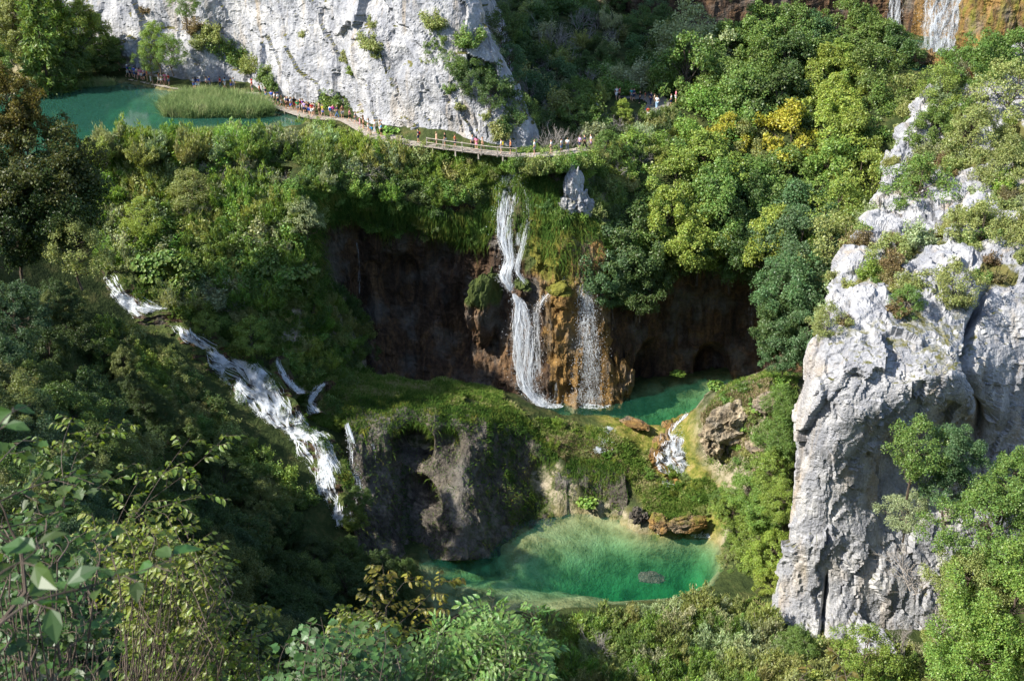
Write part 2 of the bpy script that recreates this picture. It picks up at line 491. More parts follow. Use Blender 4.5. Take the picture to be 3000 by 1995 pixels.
o = struct(link('limestone_cliff', mesh_np('limestone_cliff', MASSIF.reshape(-1, 3), grid_faces(*G.shape[:2]), mats=[M_LIME], attrs={'moss': moss})))

# recess wall behind and beside the tall waterfall -------------------------------------------------
wall_c = [  # top, upper mid, lower mid, foot: photo pixel and depth
    [(850, 560, 131), (860, 700, 130), (890, 860, 128.5), (920, 1030, 127)],
    [(900, 545, 133), (915, 690, 134), (940, 860, 134), (950, 1075, 131)],
    [(980, 545, 135.5), (980, 680, 138.5), (1000, 860, 139), (1010, 1100, 134.5)],
    [(1110, 575, 137), (1110, 700, 141), (1110, 880, 141), (1120, 1125, 136)],
    [(1250, 600, 137.5), (1250, 720, 141), (1250, 880, 141), (1250, 1150, 136)],
    [(1390, 620, 138), (1390, 740, 139.5), (1400, 880, 139), (1390, 1150, 135)],
    [(1445, 560, 138.5), (1455, 690, 138), (1470, 850, 136.8), (1470, 1170, 134)],
    [(1500, 470, 139), (1495, 640, 137.6), (1510, 830, 136), (1560, 1190, 132.5)],
    [(1570, 475, 138.5), (1565, 650, 136.2), (1580, 830, 134.6), (1630, 1200, 131.8)],
    [(1650, 590, 137), (1650, 720, 134.6), (1660, 900, 133.6), (1690, 1205, 131.6)],
    [(1740, 640, 136.5), (1745, 760, 134.2), (1760, 930, 134), (1790, 1195, 132)],
    [(1810, 680, 137), (1820, 780, 136), (1830, 960, 136.5), (1850, 1185, 134.8)],
    [(1950, 700, 138), (1950, 790, 139.5), (1950, 960, 141.5), (1950, 1175, 138)],
    [(2130, 690, 139.5), (2130, 790, 141), (2130, 960, 142.5), (2130, 1160, 139)],
    [(2280, 690, 138), (2280, 790, 139), (2290, 950, 139.5), (2290, 1120, 136)],
    [(2420, 690, 130), (2420, 790, 130), (2430, 950, 130), (2440, 1120, 128)],
]
Cw = np.array([[PY(*wall_c[c][r]) for c in range(len(wall_c))] for r in range(4)])
RIM = Cw[0].copy()
G = patch(Cw, 0.26)
n = face_cam(G, grid_normals(G))
nr_, nc_ = G.shape[:2]
tv = np.linspace(0, 1, nr_)[:, None] * np.ones((1, nc_)); tu = np.ones((nr_, 1)) * np.linspace(0, len(wall_c) - 1, nc_)[None, :]
folds = ridged(np.stack([G[..., 0] / 3.2, G[..., 1] / 6.0, G[..., 2] / 16.0], -1), 3, 31)
d = 1.0 * folds * smooth(0.0, 0.2, tv) + 0.7 * fbm(G / 4.0, 4, 5) + 0.35 * ridged(G / np.array([0.9, 0.9, 2.6]), 3, 8) + 0.2 * ridged(G / 0.7, 2, 12)
def hole(px, py, y, r, depth):
    c = PY(px, py, y)
    q = np.sqrt(((G[..., 0] - c[0]) / r[0]) ** 2 + ((G[..., 2] - c[2]) / r[1]) ** 2)
    return -depth * smooth(1.25, 0.55, q)
d = d + hole(1885, 1110, 137, (2.0, 4.2), 4.0) + hole(2090, 1100, 139, (2.2, 3.0), 4.0) + hole(1170, 850, 141, (3, 5), 1.6) + hole(1310, 720, 141, (2.5, 3.5), 1.4) + hole(1050, 900, 140, (1.6, 5), 1.5) + hole(1345, 960, 139, (1.6, 5), 1.5)
d = d + 0.9 * np.exp(-((tu - 8.6) / 0.8) ** 2) * ridged(G / 2.2, 3, 44) 
WALL = G + n * d[..., None]
moss = 0.62 * smooth(0.30, 0.0, tv) + 0.62 * np.exp(-((tu - 8.2) / 1.5) ** 2) * smooth(0.85, 0.45, tv) + 0.35 * smooth(1.3, 0.2, tu)
lit = np.exp(-((tu - 9.1) / 1.35) ** 2)  # sunlit part of the wall, coloured with the brighter tufa
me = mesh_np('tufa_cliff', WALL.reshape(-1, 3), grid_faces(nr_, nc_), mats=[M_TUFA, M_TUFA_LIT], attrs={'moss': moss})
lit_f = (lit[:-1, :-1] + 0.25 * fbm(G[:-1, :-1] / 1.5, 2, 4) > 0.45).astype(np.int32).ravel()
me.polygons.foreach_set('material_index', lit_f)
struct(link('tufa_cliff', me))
WALL_N = face_cam(WALL, grid_normals(WALL))

# ------------------------------------------------------------------ ground: two sheets, the upper bench and the canyon
def rbf(pts):
    P = np.array(pts, float)
    A = np.linalg.norm(P[:, None, :2] - P[None, :, :2], axis=-1)
    n_ = len(P)
    M = np.zeros((n_ + 3, n_ + 3)); M[:n_, :n_] = A - 0.4 * np.eye(n_)
    M[:n_, n_] = 1; M[:n_, n_ + 1:] = P[:, :2]; M[n_, :n_] = 1; M[n_ + 1:, :n_] = P[:, :2].T
    w = np.linalg.solve(M, np.concatenate([P[:, 2], np.zeros(3)]))
    def f(x, y):
        x = np.asarray(x, float); y = np.asarray(y, float)
        r = w[n_] + w[n_ + 1] * x + w[n_ + 2] * y
        for k in range(n_):
            r = r + w[k] * np.hypot(x - P[k, 0], y - P[k, 1])
        return r
    return f
def poly_sd(poly, x, y):
    """signed distance to a polygon, positive inside"""
    poly = np.asarray(poly)[:, :2]
    x = np.asarray(x, float); y = np.asarray(y, float)
    d = np.full(x.shape, 1e9); ins = np.zeros(x.shape, bool)
    for k in range(len(poly)):
        a, b = poly[k], poly[(k + 1) % len(poly)]
        e = b - a
        t = np.clip(((x - a[0]) * e[0] + (y - a[1]) * e[1]) / (e @ e), 0, 1)
        d = np.minimum(d, np.hypot(x - a[0] - t * e[0], y - a[1] - t * e[1]))
        c = ((a[1] > y) != (b[1] > y)) & (x < (b[0] - a[0]) * (y - a[1]) / (b[1] - a[1] + 1e-12) + a[0])
        ins ^= c
    return np.where(ins, d, -d)
def pz_poly(z, pts):
    return np.array([PZ(a, b, z) for a, b in pts])
LAKE = pz_poly(0, [(-500, 470), (-500, 215), (0, 222), (150, 236), (300, 238), (370, 243), (470, 262), (600, 284), (700, 292), (800, 322), (900, 352), (880, 374), (790, 380), (700, 383), (650, 380), (560, 392), (430, 402), (330, 398), (260, 424), (150, 480), (0, 520)])
MIDP = pz_poly(-30, [(1530, 1185), (1600, 1165), (1720, 1165), (1800, 1160), (1850, 1130), (2000, 1110), (2200, 1090), (2240, 1110), (2150, 1150), (2090, 1190), (2040, 1240), (1990, 1255), (1880, 1240), (1780, 1215), (1660, 1215), (1570, 1212)])
LOWP = pz_poly(-37, [(1230, 1660), (1240, 1610), (1330, 1585), (1450, 1575), (1560, 1520), (1700, 1498), (1800, 1515), (1880, 1560), (1950, 1570), (2050, 1560), (2110, 1590), (2130, 1650), (2080, 1720), (1980, 1750), (1850, 1760), (1700, 1780), (1560, 1790), (1400, 1800), (1290, 1810), (1240, 1740)])
BACKP = pz_poly(3, [(2560, 160), (2600, 110), (2700, 120), (2750, 150), (2800, 190), (2740, 220), (2650, 200)])
up_pts = [PZ(-400, 500, .5), PZ(-50, 530, .5), PZ(250, 430, .4), PZ(450, 412, .5), PZ(650, 395, .5), PZ(800, 395, .4), PZ(950, 390, .3), PZ(1100, 420, 0), PZ(1250, 432, .15), PZ(1400, 446, .1), PZ(1500, 460, -.3),
          PZ(330, 225, .4), PZ(450, 248, .4), PZ(580, 268, .4), PZ(700, 275, .3), PZ(830, 318, .3), PZ(940, 350, .3), PZ(1050, 368, .1), PZ(1200, 412, .15), PZ(1380, 436, .1), PZ(1480, 449, .05), PZ(1600, 452, .05), PZ(1700, 440, .05),
          PZ(1620, 400, -.3), PZ(1750, 330, .3), PZ(1920, 320, .2), PZ(1920, 290, .4), PZ(1960, 250, 1.8), PZ(1820, 250, 1.5),
          PY(1500, 200, 172), PY(1700, 200, 172), PY(1700, 100, 183), PY(1950, 130, 183), PY(1500, 60, 186), PY(1700, 0, 198), PY(2000, 60, 195), PY(2000, -40, 215), PY(1500, -60, 215),
          PZ(2350, 230, 1), PZ(2500, 190, 2.6), PZ(2650, 130, 3.0), PZ(2750, 190, 3.0), PZ(2640, 215, 3.1), PZ(2850, 260, 2.6), (70, 195, 4), (95, 180, 8),
          (25, 152, -1), (40, 152, -.5), (55, 152, 2), (20, 143, -4.5), (35, 143, -7), (48, 143, -6), (60, 146, 0), (8, 150, -.8), (1, 143.5, -.8), (10, 143, -3),
          (-130, 160, 6), (-130, 210, 14), PZ(150, 190, 1.5), PZ(0, 180, 2.5), (120, 150, 6), (110, 210, 14)]
up_pts += [r + np.array([0, 0.3, 0.0]) for r in RIM[1:-1]]
U0 = rbf(up_pts)
def carve(z, x, y, poly, level, depth, slope):
    s = poly_sd(poly, x, y)
    bed = level - np.minimum(depth, 0.25 + slope * np.maximum(s, 0) ** 1.1) + 0.0 * s
    return np.where(s > 0, np.minimum(z, bed), np.maximum(z, np.where(s > -1.5, level + 0.12, z - 1) if True else z)), s
def Uh(x, y):
    x = np.asarray(x, float); y = np.asarray(y, float)
    z = U0(x, y)
    Q = np.stack([x, y, 0 * x], -1)
    z = z + 0.3 * fbm(Q / 5.0, 3, 61)
    z, s1 = carve(z, x, y, LAKE, 0.0, 5.0, 0.42)
    z, s2 = carve(z, x, y, BACKP, 3.0, 1.5, 0.4)
    return z
lo_pts = [PZ(250, 445, .2), PZ(450, 425, .3), PZ(650, 412, .3), PZ(820, 415, .2), PZ(-50, 540, .3), PZ(-400, 520, .3)]
for a in [(120, 600, 136, -2), (300, 560, 136, -2), (500, 560, 135.5, -2), (700, 540, 136, -2), (860, 560, 134, -1.5), (350, 700, 131, -2), (550, 700, 131, -2.3), (740, 700, 131, -2), (850, 720, 130.5, -1),
          (430, 830, 127, -2), (600, 830, 126.5, -1.8), (800, 830, 127, -1.8), (880, 880, 128, -.6),
          (350, 820, 126, -.3), (410, 920, 124, -.3), (540, 960, 122.5, -.3), (650, 1045, 121, -.3), (760, 1150, 118.5, -.3), (850, 1240, 117, -.3), (930, 1310, 115, -.3), (970, 1450, 111.5, -.3), (985, 1530, 109, -.3),
          (640, 950, 123.6, -.8), (750, 1010, 122.6, -.5), (880, 1000, 125.5, -.4), (850, 1120, 121, -.3), (950, 1120, 124, -.3), (980, 1230, 120.3, -.3), (1050, 1190, 122, -.2),
          (1000, 1080, 130, 0), (1150, 1100, 131, 0), (1300, 1115, 130, 0), (1100, 1100, 136, -2), (1300, 1120, 136.5, -2), (1200, 1190, 123.5, -.3), (1300, 1200, 122.5, -.3), (1420, 1220, 122.5, -.3), (1500, 1200, 126, 0), (1555, 1235, 124.5, 0),
          (2250, 1100, 122, 0), (2130, 1150, 123, 0), (2060, 1225, 122, 0), (2150, 1220, 120, 0), (2280, 1200, 118, 0), (2070, 1360, 118.3, 0), (2180, 1360, 115.5, 0), (2290, 1400, 111, 0),
          (2200, 1500, 112, 0), (2160, 1600, 110, 0), (2250, 1600, 107, 0), (2190, 1720, 104, 0),
          (1000, 1550, 103, -6), (800, 1450, 104, -6), (600, 1300, 106, -6), (450, 1150, 109, -6), (300, 1000, 112, -6), (150, 850, 113, -7), (0, 750, 113, -7),
          (1100, 1800, 88, -5), (800, 1700, 80, -6), (500, 1500, 82, -6), (250, 1300, 84, -6), (0, 1100, 86, -6), (-300, 900, 92, -4), (-300, 600, 112, -4),
          (900, 1995, 58, -6), (500, 1800, 55, -7), (200, 1600, 55, -7), (0, 1400, 55, -7), (1400, 2150, 60, -7), (1900, 2400, 60, -7),
          (2900, 1900, 92, -4), (3200, 1700, 95, -6), (3300, 1950, 80, -5)]:
    lo_pts.append(PY(*a[:3], a[3]))
lo_pts += [PY(1200, 1290, 119, -4), PY(1250, 1440, 116, -4.5), PY(1320, 1300, 118, -4), PY(1190, 1400, 118, -5), PY(1100, 1350, 116.5, -4), PY(1400, 1400, 116, -4), PY(1480, 1400, 118, -4), PY(1350, 1500, 112, -3), PY(1150, 1500, 112, -4)]
lo_pts += [PZ(1640, 1200, -30), PZ(1750, 1235, -30.2), PZ(1870, 1260, -30.2), PZ(1960, 1270, -30.5), PZ(2120, 1130, -29), PZ(1800, 1150, -30.5), PZ(2000, 1100, -31), PZ(1650, 1260, -30.0), PZ(1780, 1300, -30.6), PZ(1640, 1340, -30.6), PZ(1700, 1400, -32.6), PZ(1710, 1480, -36.8), PZ(1600, 1480, -36.6), PZ(1810, 1480, -36.0), PZ(1850, 1400, -32.8), PZ(1950, 1390, -33.2),
           PZ(1990, 1300, -30.9), PZ(2000, 1340, -31.8), PZ(2060, 1385, -33.5), PZ(1950, 1440, -34.0), PZ(2090, 1430, -33.8), PZ(1950, 1540, -36.3), PZ(1900, 1500, -35.3), PZ(2040, 1500, -35.0), PZ(2060, 1555, -36.6),
           PZ(1290, 1600, -36.8), PZ(1500, 1560, -36.8), PZ(1240, 1700, -36.6), PZ(1400, 1830, -36.5), PZ(1700, 1800, -36.5), PZ(2000, 1780, -36.4), PZ(2120, 1740, -36.4), PZ(1500, 1900, -36.3), PZ(1800, 1880, -36.2), PZ(2100, 1850, -36.2), PZ(2300, 1890, -37.2), PZ(1600, 1995, -35.8), PZ(2000, 1995, -35.8), PZ(2500, 1900, -38.2), PZ(2700, 1890, -38.2), PY(2400, 1850, 98, -0.6), PY(2550, 1860, 98, -0.6), PY(2700, 1850, 98.5, -0.6), PY(2280, 1800, 99.5, -0.6), PZ(2400, 2050, -35), PZ(2000, 2250, -34)]
lo_pts += [(0, 0, 41.2), (-5, 3, 37.5), (4, 3, 36), (-3, 7, 31), (-9, 12, 26), (0, 14, 21), (6, 15, 17), (-20, 20, 24), (-10, 30, 11), (0, 30, 4), (-20, 35, 14), (-14, 20, 19), (10, 35, -3), (-30, 0, 42), (-60, 0, 46), (-60, 40, 34), (-35, 40, 17), (-64, 84, 12.5), (-90, 110, 18), (-90, 135, 8), (-64, 108, 3.5), (-66, 62, 26), (-85, 80, 30),
           (20, 0, 36), (30, 30, 5), (40, 50, -15), (60, 60, -12), (80, 85, 0), (70, 20, 20), (-40, -30, 50), (40, -30, 46)]
L0 = rbf(lo_pts)
TERR = pz_poly(-31.5, [(1600, 1230), (1740, 1225), (1900, 1250), (2010, 1260), (2030, 1330), (2100, 1400), (2130, 1450), (2080, 1500), (2060, 1560), (1930, 1560), (1880, 1480), (1800, 1400), (1640, 1350), (1570, 1290)])
def Lh(x, y):
    x = np.asarray(x, float); y = np.asarray(y, float)
    z = L0(x, y)
    Q = np.stack([x, y, 0 * x], -1)
    z = z + 0.35 * fbm(Q / 4.0, 4, 51)
    z = z + 0.45 * ridged(Q / 1.7, 3, 55) * smooth(-3.0, 1.0, poly_sd(TERR, x, y))
    z, s = carve(z, x, y, LOWP, -37.0, 0.9, 0.16)
    for (a, b, rx, ry, dp) in ((1900, 1650, 7.0, 4.2, 5.5), (1680, 1650, 6.0, 2.4, 3.0), (2040, 1600, 4.0, 3.0, 3.0), (1400, 1640, 5.0, 3.0, 1.6)):
        c = PZ(a, b, -37.0)
        z = np.where(s > 0, z - dp * np.exp(-((x - c[0]) / rx) ** 2 - ((y - c[1]) / ry) ** 2) * smooth(0, 2.5, s), z)
    # a deeper emerald hollow and paler bars in the pool bed
    z = np.where(s > 0, z + 0.6 * smooth(0.1, 0.6, fbm(Q / np.array([7.0, 3.0, 1]), 3, 15)) * smooth(0.5, 3, s), z)
    z, s = carve(z, x, y, MIDP, -30.0, 5.0, 0.6)
    return z
_rx = np.concatenate([[-150, -60, -30, -26.5], RIM[:, 0], [45, 60, 80, 130]])
_ry = np.concatenate([[141, 140, 138.5, 137], RIM[:, 1], [132, 140, 140, 140]])
_o = np.argsort(_rx); _rx, _ry = _rx[_o], _ry[_o]
def rimy(x): return np.interp(x, _rx, _ry)
def ground(h, x0, x1, y0, y1, cell, keep, name):
    X, Y = np.meshgrid(np.arange(x0, x1, cell), np.arange(y0, y1, cell))
    Z = h(X, Y)
    mk = keep(X, Y, Z)
    Gd = np.stack([X, Y, Z], -1)
    bed = np.maximum(smooth(-0.1, 0.5, poly_sd(LOWP, X, Y)), smooth(-0.1, 0.5, poly_sd(MIDP, X, Y)))
    if name == 'bench_ground':
        bed = smooth(-0.5, 0.5, poly_sd(LAKE, X, Y))
    nz_ = np.abs(grid_normals(Gd)[..., 2])
    rock = smooth(0.75, 0.45, nz_)
    wet = (smooth(-1.2, 0.6, poly_sd(pz_poly(-31.5, [(1740, 1225), (1900, 1250), (2010, 1260), (2030, 1330), (2100, 1400), (2130, 1450), (2080, 1500), (2060, 1560), (1930, 1560), (1900, 1480), (1930, 1420), (1860, 1370), (1790, 1300)]), X, Y))) if name != 'bench_ground' else 0 * X
    hill = PY(2150, 1250, 120)
    rock = np.maximum(rock, np.exp(-(((X - hill[0]) / 7) ** 2 + ((Y - hill[1]) / 5) ** 2)) * 1.0)
    return struct(link(name, mesh_np(name, Gd.reshape(-1, 3), grid_faces(*X.shape, mask=mk), mats=[M_GROUND], smooth_sh=True, attrs={'bed': bed, 'rock': rock, 'wet': wet})))
ground(Uh, -140, 140, 100, 260, 0.7, lambda x, y, z: y > rimy(x) - 0.4, 'bench_ground')
ground(Lh, -110, 100, -40, 146, 0.6, lambda x, y, z: y < rimy(x) + 3.0, 'canyon_ground')

def prism(name, poly, z, depth, m):
    P = np.asarray(poly)[:, :2]
    k = len(P)
    bm = bmesh.new()
    t = [bm.verts.new((p[0], p[1], z)) for p in P]; b = [bm.verts.new((p[0], p[1], z - depth)) for p in P]
    bm.faces.new(t); bm.faces.new(b[::-1])
    for i in range(k):
        bm.faces.new((t[i], b[i], b[(i + 1) % k], t[(i + 1) % k]))
    bmesh.ops.recalc_face_normals(bm, faces=bm.faces)
    me = bpy.data.meshes.new(name); bm.to_mesh(me); bm.free()
    me.materials.append(m)
    return struct(link(name, me))
def grow(poly, r):
    P = np.asarray(poly)[:, :2]; c = P.mean(0)
    return P + (P - c) / np.linalg.norm(P - c, axis=1, keepdims=True) * r
prism('upper_lake', grow(LAKE, 0.3), 0.0, 7, M_LAKE)
prism('middle_pool', grow(MIDP, 1.0), -30.0, 6, M_POOL)
prism('lower_pool', grow(LOWP, 0.6), -37.0, 7, M_POOL)
prism('waterfall_pool', grow(BACKP, 0.4), 3.0, 3, M_LAKE)

# ------------------------------------------------------------------ right-hand ridge and limestone pinnacle
ridge_c = [  # rows from the crest down to the foot, columns left to right
    [(2700, 330, 158), (2680, 300, 152), (2760, 250, 152), (2840, 215, 153), (2950, 150, 156), (3060, 110, 158), (3250, 60, 162)],
    [(2640, 560, 142), (2590, 520, 137), (2690, 460, 139), (2780, 410, 141), (2900, 340, 143), (3030, 290, 145), (3250, 230, 150)],
    [(2540, 760, 130), (2500, 720, 124), (2620, 660, 126), (2720, 620, 127), (2870, 550, 129), (3020, 500, 131), (3250, 440, 135)],
    [(2470, 900, 120), (2440, 860, 114.5), (2540, 810, 115.5), (2670, 770, 116), (2850, 720, 117), (3020, 680, 119), (3250, 620, 122)],
    [(2440, 1040, 113), (2388, 1000, 106), (2470, 950, 105.5), (2620, 900, 107), (2800, 900, 108), (2960, 860, 110), (3250, 820, 112)],
    [(2430, 1150, 110), (2362, 1110, 104.6), (2440, 1090, 101.0), (2610, 1060, 100.4), (2790, 1050, 101), (2960, 1040, 106), (3250, 1000, 109)],
    [(2420, 1260, 109), (2346, 1220, 103.9), (2440, 1210, 100.0), (2610, 1190, 99.0), (2790, 1130, 99.6), (2960, 1190, 105.5), (3250, 1150, 108)],
    [(2400, 1400, 108), (2326, 1380, 103.0), (2440, 1370, 99.8), (2610, 1330, 103.4), (2790, 1260, 106.0), (2960, 1320, 106), (3250, 1300, 108)],
    [(2390, 1560, 107), (2298, 1560, 102.2), (2430, 1560, 99.2), (2610, 1530, 102.3), (2790, 1500, 104.5), (2960, 1520, 105), (3250, 1500, 107)],
    [(2370, 1720, 106), (2255, 1720, 101.4), (2420, 1740, 98.5), (2610, 1730, 99.3), (2790, 1730, 101.5), (2960, 1730, 103.5), (3250, 1700, 105)],
    [(2350, 1860, 105), (2225, 1840, 100.6), (2400, 1900, 97.2), (2610, 1900, 98), (2790, 1900, 100), (2960, 1900, 102), (3250, 1880, 104)],
]
Cr = np.array([[PY(*c) for c in r] for r in ridge_c])
G = patch(Cr, 0.24)
n = face_cam(G, grid_normals(G))
nr_, nc_ = G.shape[:2]
tv = np.linspace(0, 10, nr_)[:, None] * np.ones((1, nc_)); tu = np.ones((nr_, 1)) * np.linspace(0, 6, nc_)[None, :]
slope = smooth(4.4, 3.6, tv)
Gw = G + 0.9 * np.stack([fbm(G / 3.0, 3, 301), fbm(G / 3.0, 3, 302), fbm(G / 3.0, 3, 303)], -1)
dface = 0.9 * fbm(G / 8.0, 2, 13) + 0.85 * facet(Gw, (4.2, 4.2, 9.0), 311) + 0.26 * facet(Gw, (1.5, 1.5, 3.0), 312) + 0.09 * facet(Gw, (0.6, 0.6, 0.8), 313) - 0.28 * smooth(0.72, 0.95, ridged(np.stack([Gw[..., 0] / 2.6, Gw[..., 1] / 2.6, Gw[..., 2] / 12.0], -1), 2, 23))
dslope = 1.3 * fbm(G / 5.0, 3, 15) + 0.9 * facet(Gw, (3.4, 3.4, 3.4), 314) + 0.3 * facet(Gw, (1.3, 1.3, 1.3), 315) + 0.5 * ridged(G / 1.8, 3, 29)
dd = dface * (1 - slope) + dslope * slope
cx = np.exp(-((tu - 4.45 - 0.10 * np.sin(tv * 2.2)) / 0.09) ** 2) * smooth(3.6, 4.2, tv) * smooth(8.0, 6.0, tv)
dd = dd - 3.2 * cx
c2 = np.exp(-((tu - 2.02) / 0.035) ** 2) * smooth(8.6, 9.0, tv)
dd = dd - 1.6 * c2
RIDGE = G + n * dd[..., None]
RIDGE_N = face_cam(RIDGE, grid_normals(RIDGE))
moss = -0.55 * slope * np.exp(-((tu - 1.35) / 0.75) ** 2) + slope * (0.22 + 0.75 * smooth(-0.15, 0.35, fbm(G / 3.2, 3, 91))) - slope * 0.55 * smooth(0.1, 0.5, dslope / 2.0) + 0.5 * smooth(0.55, 0.85, RIDGE_N[..., 2]) * (1 - slope)
struct(link('limestone_pinnacle', mesh_np('limestone_pinnacle', RIDGE.reshape(-1, 3), grid_faces(nr_, nc_), mats=[M_LIME], attrs={'moss': moss})))
RIDGE_SLOPE, RIDGE_MOSS = slope, moss

# ------------------------------------------------------------------ far cliffs of the gorge with the highest waterfall
back_c = [[(1750, 60, 200), 60], [(1900, 130, 192), 58], [(2100, 150, 190), 58], [(2350, 150, 191), 58], [(2560, 100, 192), 60], [(2640, 90, 193), 60], [(2690, 128, 189), 62], [(2740, 150, 186.5), 62], [(2790, 170, 184), 62], [(2800, 225, 178), 62], [(2850, 260, 174), 60], [(2920, 300, 171), 60], [(3020, 280, 170), 60], [(3200, 260, 166), 60]]
Cb = []
for k, z in enumerate([-4, 4, 12, 22, 36, 50]):
    row = []
    for (b, top) in back_c:
        q = PY(*b); q[2] = z
        q[1] += 0.10 * max(0, z)
        q[0] += 0.02 * z
        row.append(q)
    Cb.append(row)
G = patch(Cb, 0.35)
n = face_cam(G, grid_normals(G))
nr_, nc_ = G.shape[:2]
tu = np.ones((nr_, 1)) * np.linspace(0, len(back_c) - 1, nc_)[None, :]
d = 0.9 * ridged(np.stack([G[..., 0] / 3.0, G[..., 1] / 5.0, G[..., 2] / 18.0], -1), 4, 71) + 0.7 * fbm(G / 5.0, 4, 72) + 0.3 * ridged(G / 1.0, 3, 73)
d = d * (1 - 0.75 * np.exp(-((tu - 7) / 1.1) ** 2)) + 0.9 * ridged(np.stack([G[..., 0] / 1.6 + G[..., 2] / 9.0, G[..., 1] / 3.0, G[..., 2] / 12.0], -1), 3, 75) * smooth(8, 9, tu)
BACK = G + n * d[..., None]
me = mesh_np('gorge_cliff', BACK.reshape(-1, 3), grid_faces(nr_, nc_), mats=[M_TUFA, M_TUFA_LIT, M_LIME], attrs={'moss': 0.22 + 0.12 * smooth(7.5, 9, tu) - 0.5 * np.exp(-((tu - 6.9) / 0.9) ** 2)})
mi = np.where(tu > 5.6, 1, 0) + np.where(tu + 0.4 * fbm(G / 3, 2, 2) > 12.2, 1, 0)  # shaded side takes the dark tufa, sunlit side the brighter copy
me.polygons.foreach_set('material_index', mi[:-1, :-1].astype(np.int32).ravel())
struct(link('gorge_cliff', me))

# ------------------------------------------------------------------ shelf cliff above the lower pool
shelf_c = [
    [(1010, 1190, 121.5), (1020, 1250, 118.3), (1030, 1350, 114), (1040, 1500, 110), (1040, 1640, 106.5)],
    [(1100, 1180, 122.5), (1110, 1240, 118), (1120, 1340, 116), (1130, 1480, 113), (1150, 1640, 108.5)],
    [(1190, 1175, 123.5), (1195, 1235, 119), (1190, 1340, 118.5), (1190, 1480, 116.5), (1220, 1640, 111)],
    [(1270, 1180, 123), (1275, 1230, 118.8), (1280, 1340, 117.3), (1270, 1480, 113.8), (1290, 1640, 109.3)],
    [(1350, 1190, 123), (1360, 1240, 119), (1365, 1340, 116.3), (1350, 1480, 111.8), (1355, 1640, 108.4)],
    [(1440, 1200, 124), (1445, 1250, 121), (1450, 1350, 119), (1460, 1480, 115.5), (1470, 1630, 111.5)],
    [(1540, 1230, 124.5), (1535, 1270, 122.5), (1540, 1370, 120.5), (1550, 1470, 118.5), (1560, 1600, 114)],
    [(1630, 1330, 122), (1630, 1370, 120.4), (1640, 1420, 119), (1650, 1470, 118.6), (1660, 1525, 118.0)],
    [(1730, 1350, 121.5), (1740, 1390, 119.8), (1740, 1430, 119), (1740, 1480, 118.8), (1740, 1525, 118.2)],
    [(1830, 1370, 121), (1830, 1410, 119), (1840, 1450, 118), (1840, 1500, 117), (1840, 1545, 116.4)],
]
Cs = np.array([[PY(*shelf_c[c][r]) for c in range(len(shelf_c))] for r in range(5)])
G = patch(Cs, 0.22)
n = face_cam(G, grid_normals(G))
nr_, nc_ = G.shape[:2]
tv = np.linspace(0, 1, nr_)[:, None] * np.ones((1, nc_)); tu = np.ones((nr_, 1)) * np.linspace(0, 9, nc_)[None, :]
d = 0.9 * fbm(G / 3.5, 4, 81) + 0.5 * ridged(np.stack([G[..., 0] / 2.5, G[..., 1] / 4.0, G[..., 2] / 9.0], -1), 3, 82) + 0.25 * ridged(G / 0.9, 3, 83)
d = d + hole(1215, 1290, 119, (2.2, 2.3), 2.6) + hole(1250, 1440, 116, (1.8, 1.5), 2.6) + hole(1320, 1290, 118, (1.6, 1.8), 1.8) + hole(1590, 1430, 118, (1.5, 2.2), 1.6)
SHELF = G + n * d[..., None]
SHELF_N = face_cam(SHELF, grid_normals(SHELF))
moss = 0.55 * smooth(0.28, 0.05, tv) + 0.30 * np.exp(-((tu - 5.4) / 1.0) ** 2)
struct(link('shelf_cliff', mesh_np('shelf_cliff', SHELF.reshape(-1, 3), grid_faces(nr_, nc_), mats=[M_TUFA_GREY], attrs={'moss': moss})))
SHELF_T = tv

# ------------------------------------------------------------------ plants: prototypes
def unit(v): return v / (np.linalg.norm(v, axis=-1, keepdims=True) + 1e-9)
def leaf_quads(c, t, nrm, ln, wd):
    """pointed four-sided leaves: centre, direction, normal, length, width"""
    t = unit(t); b = unit(np.cross(nrm, t))
    ln = np.broadcast_to(np.asarray(ln, float).reshape(-1, 1), (len(c), 1)); wd = np.broadcast_to(np.asarray(wd, float).reshape(-1, 1), (len(c), 1))
    V = np.stack([c - t * ln * 0.5, c + b * wd * 0.5 - t * ln * 0.08, c + t * ln * 0.5, c - b * wd * 0.5 - t * ln * 0.08], 1)
    F = np.arange(len(c) * 4).reshape(-1, 4)
    return V.reshape(-1, 3), F
def tube(path, radii, sides=5):
    """tapered tube along a polyline"""
    path = np.asarray(path, float); k = len(path)
    tan = np.gradient(path, axis=0); tan = unit(tan)
    ref = np.where(np.abs(tan[:, 2:3]) > 0.9, np.array([[1.0, 0, 0]]), np.array([[0, 0, 1.0]]))
    a = unit(np.cross(tan, ref)); b = np.cross(tan, a)
    ang = np.linspace(0, 2 * np.pi, sides, endpoint=False)
    V = path[:, None] + np.asarray(radii).reshape(-1, 1, 1) * (np.cos(ang)[None, :, None] * a[:, None] + np.sin(ang)[None, :, None] * b[:, None])
    i = np.arange(k - 1)[:, None] * sides + np.arange(sides)[None, :]
    j = np.arange(k - 1)[:, None] * sides + (np.arange(sides)[None, :] + 1) % sides
    F = np.stack([i, j, j + sides, i + sides], -1).reshape(-1, 4)
    return V.reshape(-1, 3), F
class Bag:
    def __init__(self): self.V, self.F, self.n = [], [], 0
    def add(self, VF):
        V, F = VF
        self.V.append(V); self.F.append(F + self.n); self.n += len(V)
    def get(self): return np.concatenate(self.V), np.concatenate(self.F)
    def mesh(self, name, m, sm=False):
        V, F = self.get(); return mesh_np(name, V, F, mats=[m], smooth_sh=sm)
def rdir(rng, k):
    return unit(rng.normal(size=(k, 3)))
